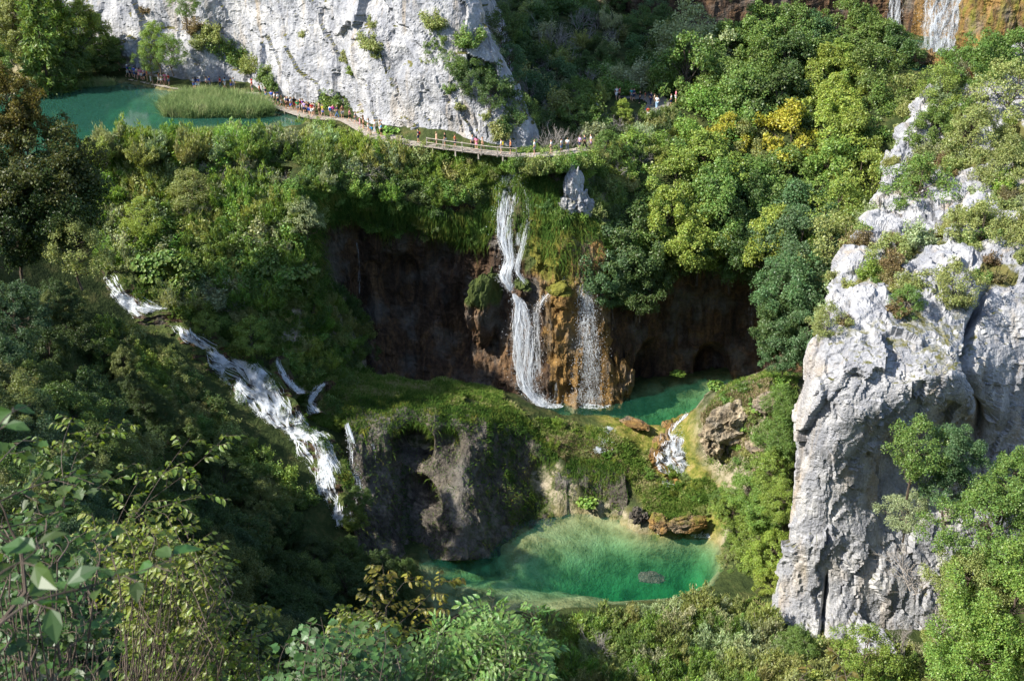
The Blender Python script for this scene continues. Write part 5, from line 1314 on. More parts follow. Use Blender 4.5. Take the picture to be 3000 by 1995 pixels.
fall('waterfall', 'thin right branch of the tall waterfall over yellow moss', [(1522, 485, 138.4, 0.4), (1535, 540, 137.3, 0.8), (1550, 600, 136.4, 0.8), (1545, 660, 135.8, 0.6), (1530, 720, 135.2, 0.6), (1515, 790, 134.9, 0.5), (1540, 830, 134.3, 0.5)], 150, 2, wd=0.05, spray=500)
fall('waterfall', 'strand over yellow moss between the two upper branches', [(1520, 560, 137.3, 0.3), (1522, 640, 136.5, 0.5), (1516, 720, 135.6, 0.4)], 40, 12, wd=0.04)
fall('waterfall', 'broad lower drop of the tall waterfall into the middle pool', [(1505, 860, 134.4, 0.5), (1525, 895, 133.6, 1.2), (1535, 960, 133.0, 2.2), (1538, 1040, 132.5, 2.4), (1545, 1110, 132.1, 2.1), (1570, 1160, 131.6, 1.9), (1600, 1185, 131.0, 2.2)], 760, 3, spray=2600)
fall('waterfall', 'sparkling right-hand waterfall under the leafy branches', [(1700, 775, 134.0, 0.8), (1708, 840, 133.4, 1.2), (1718, 920, 132.8, 1.6), (1722, 1000, 132.3, 2.0), (1722, 1080, 131.8, 2.4), (1725, 1180, 131.2, 2.6)], 300, 4, wd=0.045, spray=4200, short=0.25)
fall('waterfall', 'thin stream left of the sparkling waterfall over the moss hump', [(1672, 785, 134.2, 0.5), (1650, 815, 133.8, 0.6), (1620, 850, 133.2, 0.5), (1580, 890, 132.9, 0.6), (1570, 960, 132.6, 0.7), (1580, 1100, 132.2, 0.8)], 110, 5, wd=0.04, spray=900, short=0.3)
fall('waterfall', 'wisp of water falling beside the ochre rock', [(1632, 1080, 131.8, 0.2), (1628, 1170, 131.3, 0.5)], 40, 6, wd=0.04, m=M_SPRAY)
fall('waterfall', 'hair-thin trickle in the dark left recess', [(1045, 710, 138.6, 0.15), (1052, 780, 138.2, 0.25), (1052, 860, 138.0, 0.25)], 26, 7, wd=0.03, m=M_SPRAY)
fall('waterfall', 'left hair-thin trickle in the dark right recess', [(2196, 690, 138.2, 0.2), (2198, 800, 138.6, 0.3), (2198, 980, 138.8, 0.4)], 36, 8, wd=0.03, m=M_SPRAY)
fall('waterfall', 'right hair-thin trickle in the dark right recess', [(2222, 690, 138.2, 0.2), (2226, 780, 138.4, 0.3), (2230, 900, 138.6, 0.4)], 36, 9, wd=0.03, m=M_SPRAY)
# left cascade, in steps
fall('waterfall', 'narrow spout right of the left cascade', [(1016, 1240, 117.2, 0.4), (1030, 1300, 115.6, 0.7), (1040, 1370, 113.6, 0.8), (1050, 1440, 111.8, 0.9), (1058, 1510, 110.0, 0.8)], 170, 28, wd=0.06, spray=500)
fall('waterfall', 'short faint spout under the grass tuft of the shelf', [(1092, 1295, 116.4, 0.3), (1098, 1360, 115.2, 0.5)], 50, 29, wd=0.04, m=M_SPRAY)
# outlet of the middle pool
def fall_z(path): return [(a, b, PZ(a, b, z)[1] - 0.1, w) for a, b, z, w in path]
fall('waterfall', 'upper left riffle of the terrace', fall_z([(1775, 1252, -29.8, 0.8), (1790, 1262, -30.1, 1.4)]), 60, 46, wd=0.06, spray=80)
fall('waterfall', 'middle left riffle of the terrace', fall_z([(1765, 1285, -30.3, 0.6), (1778, 1296, -30.6, 1.2)]), 50, 47, wd=0.06, spray=80)
fall('waterfall', 'lower left riffle of the terrace', fall_z([(1745, 1310, -30.5, 0.6), (1760, 1318, -30.8, 1.3)]), 50, 48, wd=0.06, spray=80)
fall('waterfall', 'white riffle on the terrace', fall_z([(1940, 1405, -33.4, 1.5), (1980, 1415, -33.7, 2.0)]), 60, 43, wd=0.06)
fall('waterfall', 'left small spill into the lower pool', fall_z([(1945, 1510, -35.6, 0.3), (1940, 1560, -36.9, 0.5)]), 50, 44, wd=0.05)
fall('waterfall', 'right small spill into the lower pool', fall_z([(2076, 1525, -35.8, 0.3), (2080, 1545, -36.3, 0.5), (2065, 1568, -36.9, 1.4)]), 70, 45, wd=0.06)
# far waterfall
fall('waterfall', 'far left veil of the highest waterfall', [(2620, -60, 189.5, 0.9), (2622, 0, 189.0, 1.4), (2617, 60, 188.4, 1.6), (2612, 110, 187.5, 2.2)], 360, 50, wd=0.12, m=M_SPRAY, spray=300)
fall('waterfall', 'broad right column of the highest waterfall', [(2785, -80, 181.0, 4.6), (2775, 0, 180.5, 5.0), (2763, 80, 179.5, 4.6), (2757, 150, 178.5, 4.4), (2755, 175, 177.5, 5.6)], 2300, 51, wd=0.2, m=M_SPRAY, spray=2500)

cas = [(300, 790, 127.2), (335, 850, 125.5), (400, 905, 124.3), (500, 940, 123.5), (560, 1000, 121.9), (640, 1045, 120.8), (720, 1105, 119.4), (775, 1180, 118.0), (820, 1250, 116.9), (890, 1290, 115.9), (935, 1380, 113.5), (965, 1470, 111.4), (985, 1560, 109.6)]
Cc = []
for (a, b, y) in cas:
    y = y - 1.0
    Cc.append([PY(a - 95, b + 38, y - 0.5, -0.9), PY(a - 48, b + 19, y - 0.1), PY(a, b, y + 0.1), PY(a + 45, b - 14, y + 0.4), PY(a + 85, b - 28, y + 0.9, -0.7)])
Gc = patch(np.array(Cc), 0.2)
nc3 = face_cam(Gc, grid_normals(Gc))
dc = 0.50 * fbm(Gc / 1.6, 3, 201) + 0.22 * ridged(Gc / np.array([1.1, 1.1, 2.4]), 3, 202) + 0.25 * facet(Gc, (1.4, 1.4, 1.1), 203) - 0.2
row_ = np.linspace(0, 1, Gc.shape[0])[:, None] + 0.02 * fbm(Gc / 2.0, 2, 206)
dc = dc + 0.5 * ((row_ * 9) % 1.0 - 0.5) * smooth(0.0, 0.25, (row_ * 9) % 1.0)      # ledges
CASR = Gc + nc3 * dc[..., None]
struct(link('cascade_rock', mesh_np('cascade_rock', CASR.reshape(-1, 3), grid_faces(*Gc.shape[:2]), mats=[M_TUFA], attrs={'moss': 0.25 + 0.45 * smooth(0.3, 0.8, face_cam(CASR, grid_normals(CASR))[..., 2])})))
P, Nn = on_surface(CASR, 9000, smooth(0.0, 0.5, fbm(CASR / 1.5, 3, 205)) * (np.abs(np.linspace(-1, 1, CASR.shape[1]))[None, :] > 0.35), 7)
tag(blades('cascade_moss', P, Nn, 0.5, 0.035, M_MOSSG, up=0.4, droop=0.6, seed=9), 'green moss and grass on the rocks of the left cascade', 'grass', kind='stuff')
def streams(name, label, S, dS, n_, t0, t1, cen, wid, seed, wd=0.036, drops=1.8):
    """broken white water that runs over a rock surface, keeping to its hollows"""
    rng = np.random.default_rng(seed)
    nr, nc = S.shape[:2]; Nn = face_cam(S, grid_normals(S))
    gd = np.gradient(dS, axis=1)
    Vs, Fs, pts, nn = [], [], [], 0
    for q in range(int(n_ * 0.62)):
        i0 = int(rng.uniform(t0, t1) * (nr - 1)); L = rng.integers(4, 13); i1 = min(int(t1 * (nr - 1)), i0 + L)
        if i1 - i0 < 3: continue
        tt = (i0 / (nr - 1) - t0) / (t1 - t0)
        if vnoise(np.array([[i0 * 0.13, seed * 3.7, 0.5]]), seed)[0] * 0.8 + 0.55 < rng.uniform(): continue
        o = np.interp(tt, [0, 1], cen) + 0.16 * math.sin(i0 * 0.16 + seed) + rng.normal() * np.interp(tt, [0, 1], wid) * 0.5
        j = (o + 1) / 2 * (nc - 1)
        if not 1 < j < nc - 2: continue
        c = []
        lift = rng.uniform(0.03, 0.12)
        for i in range(i0, i1 + 1):
            jj = int(np.clip(j, 1, nc - 2)); f = np.clip(j, 1, nc - 2) - jj
            c.append(S[i, jj] * (1 - f) + S[i, jj + 1] * f + Nn[i, jj] * lift)
            j += np.clip(-5.0 * gd[i, jj], -0.7, 0.7) + rng.normal() * 0.18
        c = np.array(c); m_ = len(c)
        lat = unit(np.cross(np.gradient(c, axis=0), Nn[i0, jj]) + rng.normal(size=3) * 0.02)
        r = wd * rng.uniform(0.3, 1.5) * np.sin(np.linspace(0.25, 2.9, m_)) ** 0.7
        V = np.concatenate([c - lat * r[:, None], c + lat * r[:, None]])
        i = np.arange(m_ - 1)
        Fs.append(np.stack([i, i + m_, i + m_ + 1, i + 1], -1) + nn); Vs.append(V); nn += len(V); pts.append(c)
    o = tag(link(name, mesh_np(name, np.concatenate(Vs), np.concatenate(Fs), mats=[M_FALL])), label, 'waterfall')
    pts = np.concatenate(pts); k = int(n_ * drops)
    c = pts[rng.integers(0, len(pts), k)] + np.abs(rng.normal(size=(k, 3))) * np.array([0.0, -0.12, 0.14]) + rng.normal(size=(k, 3)) * 0.10
    s_ = rng.uniform(0.02, 0.06, k)
    V, F = leaf_quads(c, rng.normal(size=(k, 3)) + np.array([0, 0, -0.8]), rng.normal(size=(k, 3)) + np.array([0, -1.5, 0.5]), s_ * 2.0, s_)
    sp = link('spray', mesh_np('spray', V, F, mats=[M_FALL]), o); sp['kind'] = 'stuff'
    return o
streams('waterfall', 'white water at the head of the left cascade', CASR, dc, 1500, 0.03, 0.20, (-0.05, 0.15), (0.30, 0.55), 20)
streams('waterfall', 'upper run of the left cascade between the bushes', CASR, dc, 900, 0.27, 0.46, (0.0, 0.1), (0.12, 0.2), 22)
streams('waterfall', 'main white chute of the left cascade', CASR, dc, 3600, 0.44, 0.71, (0.25, 0.15), (0.18, 0.85), 23, drops=2.5)
streams('waterfall', 'middle branch of the left cascade over dark rocks', CASR, dc, 1100, 0.45, 0.66, (-0.2, -0.5), (0.14, 0.2), 24)
streams('waterfall', 'leftmost veil of the left cascade', CASR, dc, 900, 0.43, 0.66, (-0.5, -0.85), (0.10, 0.2), 25)
streams('waterfall', 'foaming ledge between the main chute and the final drop', CASR, dc, 800, 0.68, 0.76, (0.0, 0.2), (0.7, 0.35), 34)
streams('waterfall', 'final drop of the left cascade behind the shaded trees', CASR, dc, 1700, 0.74, 0.99, (0.25, 0.15), (0.18, 0.32), 26, drops=2.0)
streams('waterfall', 'left strand of the final drop of the left cascade', CASR, dc, 420, 0.74, 0.92, (-0.35, -0.35), (0.10, 0.16), 27)
def rill(label, path, hw, n_, seed):
    C_ = []
    for k, (a, b, y) in enumerate(path):
        c = PY(a, b, y - 0.6)
        C_.append([c + np.array(q) * hw for q in ((-1.0, -0.5, -0.5), (-0.5, -0.2, 0.05), (0, 0, 0.0), (0.5, 0.2, 0.05), (1.0, 0.5, -0.5))])
    Gr = patch(np.array(C_), 0.12); nr3 = face_cam(Gr, grid_normals(Gr))
    dr_ = 0.25 * fbm(Gr / 0.8, 3, seed) + 0.2 * facet(Gr, (0.7, 0.7, 0.5), seed)
    Sr = Gr + nr3 * dr_[..., None]
    struct(link('rill_rock', mesh_np('rill_rock', Sr.reshape(-1, 3), grid_faces(*Gr.shape[:2]), mats=[M_TUFA], attrs={'moss': 0.35 + 0.4 * smooth(-0.2, 0.3, fbm(Gr, 3, seed))})))
    streams('waterfall', label, Sr, dr_, n_, 0.03, 0.98, (0.0, 0.0), (0.25, 0.45), seed, wd=0.03)
rill('side rill right of the left cascade', [(815, 1045, 121.6), (833, 1100, 120.5), (855, 1132, 119.9), (892, 1155, 119.5)], 1.0, 420, 230)
rill('forked rill beside the grassy knob', [(958, 1118, 121.4), (925, 1150, 120.7), (906, 1182, 120.0), (930, 1212, 119.4)], 1.0, 460, 231)
# rapids beside the hillock
out_c = [(2020, 1205, -29.9), (2000, 1240, -30.1), (1985, 1275, -30.5), (1980, 1300, -30.9), (1995, 1328, -31.7), (2025, 1358, -32.7), (2060, 1388, -33.5), (2085, 1415, -33.9)]
Co = []
for (a, b, z) in out_c:
    c = PZ(a, b, z + 0.45)
    Co.append([c + np.array(q) for q in ((-3.4, -1.7, -0.7), (-1.6, -0.8, 0.0), (0, 0, 0.1), (1.6, 0.8, 0.1), (2.8, 1.4, -0.3))])
Go = patch(np.array(Co), 0.16)
no_ = face_cam(Go, grid_normals(Go))
do = 0.35 * fbm(Go / 1.0, 3, 211) + 0.3 * ridged(Go / 0.9, 3, 212) + 0.30 * facet(Go, (0.9, 0.9, 0.6), 213) - 0.15
OUTR = Go + no_ * do[..., None]
struct(link('outlet_rock', mesh_np('outlet_rock', OUTR.reshape(-1, 3), grid_faces(*Go.shape[:2]), mats=[M_TUFA_LIT], attrs={'moss': 0.2 + 0.3 * smooth(-0.2, 0.4, fbm(Go / 1.2, 3, 214))})))
streams('waterfall', 'rapids leaving the middle pool beside the tan hillock', OUTR, do, 1300, 0.03, 0.42, (0.2, 0.0), (0.35, 0.55), 40)
streams('waterfall', 'bright cascade below the tan hillock', OUTR, do, 3600, 0.36, 0.92, (-0.05, 0.15), (0.60, 0.60), 41, drops=2.0)
streams('waterfall', 'thin left arm of the bright cascade', OUTR, do, 340, 0.48, 0.85, (-0.6, -0.6), (0.12, 0.15), 42)
# foam lying on the pools
def foam(name, label, spots, z, n_, seed):
    rng = np.random.default_rng(seed); Cs, Ss = [], []
    for (px, py, rx, ry) in spots:
        c = PZ(px, py, z)
        k = n_
        a = rng.uniform(0, 6.28, k); r = np.sqrt(rng.uniform(0, 1, k))
        Cs.append(np.stack([c[0] + np.cos(a) * r * rx, c[1] + np.sin(a) * r * ry, np.full(k, z + 0.02) + rng.uniform(0, 0.05, k)], -1))
    C = np.concatenate(Cs); k = len(C)
    V, F = leaf_quads(C, rng.normal(size=(k, 3)) * [1, 1, 0.05], np.tile([0.02, 0.03, 1.0], (k, 1)) + rng.normal(size=(k, 3)) * 0.15, rng.uniform(0.08, 0.34, k), rng.uniform(0.05, 0.16, k))
    return tag(link(name, mesh_np(name, V, F, mats=[M_FALL])), label, 'foam', kind='stuff')
foam('foam', 'foam under the tall waterfall', [(1590, 1182, 1.3, 0.9), (1620, 1190, 1.3, 0.6), (1740, 1188, 2.2, 0.9), (1725, 1182, 1.0, 0.6)], -30.0, 260, 61)
foam('foam', 'foam under the spills of the lower pool', [(2060, 1570, 1.4, 0.4), (1940, 1563, 0.6, 0.4)], -37.0, 120, 62)
foam('foam', 'foam under the highest waterfall', [(2640, 112, 2.2, 1.5), (2760, 178, 2.5, 2.0)], 3.0, 300, 63)

# ------------------------------------------------------------------ loose rocks
def boulder(px, py, y, size, m, label, seed, moss_=0.0, name='boulder', cat='rock', rough=0.35, dz=0.0):
    bm = bmesh.new(); bmesh.ops.create_icosphere(bm, subdivisions=5, radius=1.0)
    V = np.array([v.co[:] for v in bm.verts])
    d1, d2, idv = worley(V * 1.3 + seed * 3.1, seed)
    r = 1 + rough * (fbm(V * 1.1 + seed, 3, seed) * 1.1 + 1.0 * facet(V + seed * 2.7, (0.9, 0.9, 0.9), seed) + 0.4 * facet(V + seed, (0.4, 0.4, 0.4), seed + 50) + 0.2 * ridged(V * 3.0 + seed, 3, seed))
    V = V * r[:, None] * np.asarray(size)
    for v, q in zip(bm.verts, V): v.co = q
    me = bpy.data.meshes.new(name); bm.to_mesh(me); bm.free()
    me.materials.append(m)
    a = me.attributes.new('moss', 'FLOAT', 'POINT')
    a.data.foreach_set('value', (moss_ * smooth(-0.2, 0.7, V[:, 2] / size[2])).astype(np.float32))
    o = link(name, me, loc=PY(px, py, y, dz), rot=(0, 0, seed))
    return tag(o, label, cat)
boulder(1683, 548, 136.2, (1.1, 0.9, 2.1), M_LIME, 'white rock fang right of the tall waterfall', 1, 0.1, rough=0.34)
boulder(1660, 610, 136.0, (1.2, 0.9, 1.2), M_LIME, 'pale rock under the left side of the fang', 31, 0.4, rough=0.36)
boulder(1712, 600, 136.2, (1.0, 0.9, 1.5), M_LIME, 'pale rock under the right side of the fang', 32, 0.4, rough=0.36)
boulder(1660, 700, 135.6, (1.2, 0.8, 1.6), M_LIME, 'pale rock outcrop above the sparkling waterfall', 2, 0.2)
boulder(1530, 1120, 133.5, (3.0, 1.6, 1.7), M_TUFA, 'dark brown boulder left of the waterfall foot', 3, 0.1)
boulder(1425, 900, 136.2, (3.6, 1.6, 4.6), M_TUFA, 'big dark mossy hump left of the lower drop', 4, 0.8)
boulder(1525, 845, 134.6, (1.5, 0.9, 1.1), M_TUFA, 'round mossy knob splitting the tall waterfall', 5, 0.9)
boulder(1640, 865, 132.9, (1.7, 1.0, 1.5), M_TUFA_LIT, 'yellow-green moss hump under the thin stream', 6, 0.9)
boulder(1660, 980, 132.9, (1.8, 0.9, 3.2), M_TUFA_LIT, 'ochre rock bulge between the waterfalls', 7, 0.0)
boulder(1815, 1110, 134.6, (2.2, 1.4, 3.6), M_TUFA_LIT, 'ochre rock buttress at the pool right of the waterfalls', 8, 0.0)
boulder(2720, 205, 172.5, (3.0, 1.8, 2.3), M_TUFA_LIT, 'red-brown boulder below the highest waterfall', 9, 0.0)
boulder(2140, 1240, 120.2, (3.4, 1.6, 1.8), M_TAN, 'pale tan rock on the hillock beside the rapids', 10, 0.1)
boulder(2090, 1300, 119, (1.6, 1.2, 1.6), M_TAN, 'tan overhanging rock of the hillock', 11, 0.2)
boulder(2230, 1330, 116, (1.7, 1.2, 1.4), M_TAN, 'tan rock at the foot of the hillock', 12, 0.1)
boulder(2250, 1180, 119, (1.8, 1.2, 1.0), M_TAN, 'tan rock high on the hillock', 13, 0.2)
boulder(1860, 1240, 125.5, (1.8, 0.8, 0.3), M_TUFA_LIT, 'ochre wet rock at the rim of the middle pool', 15, 0.2)
boulder(1930, 1530, 113.4, (1.2, 0.8, 1.2), M_TUFA_LIT, 'ochre rock at the left spill of the lower pool', 18, 0.4)
boulder(2010, 1535, 113, (2.2, 0.9, 0.9), M_TUFA_LIT, 'long ochre ledge between the two small spills', 19, 0.4)
boulder(1870, 1510, 114.8, (1.0, 0.8, 0.8), M_TUFA_GREY, 'grey rock at the shore left of the spills', 20, 0.3)
boulder(1075, 1280, 117.4, (0.8, 0.7, 1.5), M_TUFA_LIT, 'golden moss tuft hanging at the shelf edge', 26, 0.9)
boulder(2560, 1880, 95, (3, 1.5, 1.2), M_LIME, 'pale rock at the foot of the pinnacle', 27, 0.3)
boulder(1910, 1690, 106.4, (1.5, 0.8, 0.3), M_TUFA_GREY, 'dark sunken rock in the lower pool', 28, 0.0)

# ------------------------------------------------------------------ gravel clearing in the shade of the gorge
gp = [(1890, 330), (1895, 320), (1900, 310), (1880, 300), (1800, 298), (1800, 290), (1880, 288), (1920, 262), (1945, 250), (1955, 256), (1945, 285), (1960, 310), (1945, 320), (1930, 330)]
pg = pz_poly(0.3, gp)
Xg, Yg = np.meshgrid(np.arange(pg[:, 0].min() - 1, pg[:, 0].max() + 1, 0.15), np.arange(pg[:, 1].min() - 1, pg[:, 1].max() + 1, 0.15))
mk = poly_sd(pg, Xg, Yg) > -0.2 + 0.4 * fbm(np.stack([Xg, Yg, 0 * Xg], -1) / 2.0, 2, 3)
struct(link('gravel_path', mesh_np('gravel_path', np.stack([Xg, Yg, Uh(Xg, Yg) + 0.08], -1).reshape(-1, 3), grid_faces(*Xg.shape, mask=mk), mats=[M_PATH], smooth_sh=True)))

# ------------------------------------------------------------------ boardwalk
DECK = 0.38
deck_px = [(300, 208), (340, 217), (375, 227), (441, 241), (500, 253), (575, 263), (650, 261), (720, 268), (765, 286), (800, 305), (848, 323), (903, 340), (960, 347), (1008, 350), (1045, 369), (1080, 389), (1118, 402), (1160, 409), (1200, 419), (1270, 427), (1376, 440), (1480, 452), (1560, 455), (1640, 449), (1720, 436)]
dk = np.array([PZ(a, b, DECK) for a, b in deck_px])
dkf = catmull(dk, 900, 0)
seg = np.r_[0, np.cumsum(np.linalg.norm(np.diff(dkf, axis=0), axis=1))]
step = seg[-1] / 285
def deck_at(s_):
    p = np.array([np.interp(s_, seg, dkf[:, i]) for i in range(3)])
    q = np.array([np.interp(s_ + 0.3, seg, dkf[:, i]) for i in range(3)]); r = np.array([np.interp(s_ - 0.3, seg, dkf[:, i]) for i in range(3)])
    d = q - r; return p, math.atan2(d[1], d[0])
def box_mesh(name, sx, sy, sz, m, bev=0.01):
    bm = bmesh.new(); bmesh.ops.create_cube(bm, size=1.0)
    for v in bm.verts: v.co = (v.co.x * sx, v.co.y * sy, v.co.z * sz)
    bmesh.ops.bevel(bm, geom=list(bm.edges), offset=bev, segments=1, affect='EDGES')
    me = bpy.data.meshes.new(name); bm.to_mesh(me); bm.free(); me.materials.append(m); return me
bw = link('boardwalk', None, loc=(0, 0, 0)); tag(bw, 'weathered wooden boardwalk running along the foot of the white cliff', 'boardwalk')
plank_me = box_mesh('plank', step * 0.9, 1.7, 0.06, M_WOOD)
wide_me = box_mesh('plank', step * 0.9, 3.0, 0.06, M_WOOD)
for k in range(285):
    p, a = deck_at((k + 0.5) * step)
    wide = 1085 < (p[0] / (p[1] / ray(1100, 400)[1]) * FPX + 1500) < 1160
    link('plank', wide_me if wide else plank_me, bw, loc=(p[0], p[1], p[2] + RNG.uniform(-0.012, 0.012)), rot=(RNG.uniform(-0.01, 0.01), 0, a + RNG.uniform(-0.02, 0.02)))
for sd in (-0.6, 0.6):
    pts = []
    for s_ in np.arange(0, seg[-1], 1.5):
        p, a = deck_at(s_); pts.append(p + np.array([-math.sin(a) * sd, math.cos(a) * sd, -0.12]))
    V, F = tube(np.array(pts), np.full(len(pts), 0.08), 5)
    link('beam', mesh_np('beam', V, F, mats=[M_WOOD]), bw)
post_me = box_mesh('support_post', 0.16, 0.16, 0.7, M_WOOD)
for s_ in np.arange(1, seg[-1], 3.0):
    p, a = deck_at(s_)
    for sd in (-0.7, 0.7):
        link('support_post', post_me, bw, loc=p + np.array([-math.sin(a) * sd, math.cos(a) * sd, -0.40]), rot=(0, 0, a))
rail_px = [(1252, 424), (1300, 431), (1355, 438), (1410, 446), (1458, 451), (1513, 455)]
rl = np.array([PZ(a, b, DECK) for a, b in rail_px]) + np.array([0, -0.85, 0])
rp_me = box_mesh('rail_post', 0.13, 0.13, 1.3, M_WOOD)
for p in rl: link('rail_post', rp_me, bw, loc=p + [0, 0, 0.5], rot=(RNG.uniform(-0.04, 0.04), RNG.uniform(-0.04, 0.04), 0.1))
for h_ in (0.55, 1.08):
    for k in range(len(rl) - 1):
        V, F = tube(np.stack([rl[k] + [0, -0.08, h_], rl[k + 1] + [0, -0.08, h_ + RNG.uniform(-0.04, 0.04)]]), [0.06, 0.055], 5)
        link('handrail', mesh_np('handrail', V, F, mats=[M_WOOD]), bw)

# ------------------------------------------------------------------ people on the boardwalk
def skin_mesh(name, verts, edges, radii, m, root=0, sub=1):
    me = bpy.data.meshes.new('tmp'); me.from_pydata(verts, edges, [])
    ob = bpy.data.objects.new('tmp', me); COL.objects.link(ob)
    md = ob.modifiers.new('s', 'SKIN'); md.use_smooth_shade = True
    for v, r in zip(me.skin_vertices[0].data, radii):
        v.radius = (r, r) if not hasattr(r, '__len__') else r
        v.use_root = False
    me.skin_vertices[0].data[root].use_root = True
    sm = ob.modifiers.new('d', 'SUBSURF'); sm.levels = sub
    dg = bpy.context.evaluated_depsgraph_get()
    r = bpy.data.meshes.new_from_object(ob.evaluated_get(dg)); r.name = name
    bpy.data.objects.remove(ob); bpy.data.meshes.remove(me)
    r.materials.clear(); r.materials.append(m)
    for p in r.polygons: p.use_smooth = True
    return r
def person_meshes(stride, armL, armR, lean=0.0, rais=0.0):
    """faces -Y; stride in metres, arm swing in metres; returns body, shirt, shorts, trousers, dress"""
    hp = {1: (0.09, 0.0, 0.90), -1: (-0.09, 0.0, 0.90)}
    def leg(s):
        st = stride * s
        return [hp[s], (0.095 * s, -0.5 * st - 0.03, 0.49), (0.095 * s, -st + (0.06 if st < 0 else 0), 0.09 + (0.05 if st < 0 else 0)), (0.10 * s, -st - 0.16 + (0.06 if st < 0 else 0), 0.04)]
    def arm(s, sw):
        if rais: return [(0.17 * s, 0, 1.42), (0.30 * s, -0.12, 1.50), (0.16 * s, -0.22, 1.68), (0.12 * s, -0.25, 1.72)]
        return [(0.17 * s, 0, 1.41), (0.24 * s, -0.45 * sw + 0.02, 1.14), (0.23 * s, -sw - 0.06, 0.92), (0.22 * s, -sw - 0.09, 0.84)]
    V = [(0, 0, 0.96), (0, -0.01, 1.16), (0, 0.0, 1.36), (0, 0.0, 1.49), (0, -0.02, 1.59), (0, -0.01, 1.69), (0, -0.125, 1.585)]
    R = [0.125, 0.115, 0.13, 0.055, 0.088, 0.07, 0.018]
    E = [(0, 1), (1, 2), (2, 3), (3, 4), (4, 5), (4, 6)]
    for s in (1, -1):
        b = len(V); V += leg(s); R += [0.088, 0.058, 0.04, 0.035]; E += [(0, b), (b, b + 1), (b + 1, b + 2), (b + 2, b + 3)]
    for s, sw in ((1, armL), (-1, armR)):
        b = len(V); V += arm(s, sw); R += [0.058, 0.042, 0.032, 0.028]; E += [(2, b), (b, b + 1), (b + 1, b + 2), (b + 2, b + 3)]
    V = [(x, y - lean * max(0, z - 0.9), z) for x, y, z in V]
    body = skin_mesh('body', V, E, R, M_SKIN)
    def sub(ix, ed, rad, nm): return skin_mesh(nm, [V[i] for i in ix], ed, rad, M_CLOTH)
    eL, eR = 15, 19
    mid = lambda a, b, t: tuple(a[i] + (b[i] - a[i]) * t for i in range(3))
    sv = [V[0], V[1], V[2], mid(V[2], V[3], 0.5), V[15], mid(V[15], V[16], 0.7), V[19], mid(V[19], V[20], 0.7)]
    shirt = skin_mesh('shirt', sv, [(0, 1), (1, 2), (2, 3), (2, 4), (4, 5), (2, 6), (6, 7)], [(0.15, 0.135), (0.14, 0.125), (0.155, 0.135), 0.075, 0.078, 0.068, 0.078, 0.068], M_CLOTH)
    pv = [V[0], V[7], mid(V[7], V[8], 0.85), V[11], mid(V[11], V[12], 0.85)]
    shorts = skin_mesh('shorts', pv, [(0, 1), (1, 2), (0, 3), (3, 4)], [(0.145, 0.13), 0.112, 0.098, 0.112, 0.098], M_CLOTH)
    tv_ = [V[0], V[7], V[8], mid(V[8], V[9], 0.95), V[11], V[12], mid(V[12], V[13], 0.95)]
    trs = skin_mesh('trousers', tv_, [(0, 1), (1, 2), (2, 3), (0, 4), (4, 5), (5, 6)], [(0.145, 0.13), 0.11, 0.08, 0.065, 0.11, 0.08, 0.065], M_CLOTH)
    drs = skin_mesh('skirt', [(0, 0, 1.0), (0, -0.01, 0.8), (0, -0.02, 0.56)], [(0, 1), (1, 2)], [(0.15, 0.135), (0.19, 0.17), (0.235, 0.20)], M_CLOTH)
    return body, shirt, shorts, trs, drs
POSE = [person_meshes(0.0, 0.05, 0.02), person_meshes(0.24, -0.16, 0.18, 0.04), person_meshes(-0.26, 0.18, -0.14, 0.05), person_meshes(0.08, 0.10, -0.05, 0.02), person_meshes(0.02, 0.1, 0.1, 0.0, rais=1.0)]
def blob(name, c, r, m, seed=0, cut=None):
    bm = bmesh.new(); bmesh.ops.create_icosphere(bm, subdivisions=2, radius=1.0)
    for v in list(bm.verts): v.co = Vector((c[0] + v.co.x * r[0], c[1] + v.co.y * r[1], c[2] + v.co.z * r[2]))
    if cut is not None:
        bmesh.ops.delete(bm, geom=[v for v in bm.verts if cut(v.co)], context='VERTS')
    me = bpy.data.meshes.new(name); bm.to_mesh(me); bm.free(); me.materials.append(m)
    for p in me.polygons: p.use_smooth = True
    return me
HAIR = blob('hair', (0, 0.005, 1.645), (0.098, 0.112, 0.115), M_CLOTH, cut=lambda c: c.z < 1.58 or (c.y < -0.07 and c.z < 1.66))
LONGHAIR = blob('hair', (0, 0.035, 1.58), (0.105, 0.10, 0.19), M_CLOTH, cut=lambda c: c.y < -0.05 and c.z < 1.66)
bmh = bmesh.new(); bmesh.ops.create_cone(bmh, segments=14, radius1=0.19, radius2=0.19, depth=0.02, cap_ends=True)
bmesh.ops.translate(bmh, verts=bmh.verts, vec=(0, -0.01, 1.66)); r_ = bmesh.ops.create_cone(bmh, segments=14, radius1=0.11, radius2=0.09, depth=0.12, cap_ends=True); bmesh.ops.translate(bmh, verts=r_['verts'], vec=(0, -0.01, 1.72))
HAT = bpy.data.meshes.new('hat'); bmh.to_mesh(HAT); bmh.free(); HAT.materials.append(M_CLOTH)
bmh = bmesh.new(); bmesh.ops.create_cube(bmh, size=1.0)
for v in bmh.verts: v.co = (v.co.x * 0.30, 0.20 + v.co.y * 0.18, 1.22 + v.co.z * 0.44)
bmesh.ops.bevel(bmh, geom=list(bmh.edges), offset=0.06, segments=2, affect='EDGES')
PACK = bpy.data.meshes.new('backpack'); bmh.to_mesh(PACK); bmh.free(); PACK.materials.append(M_CLOTH)
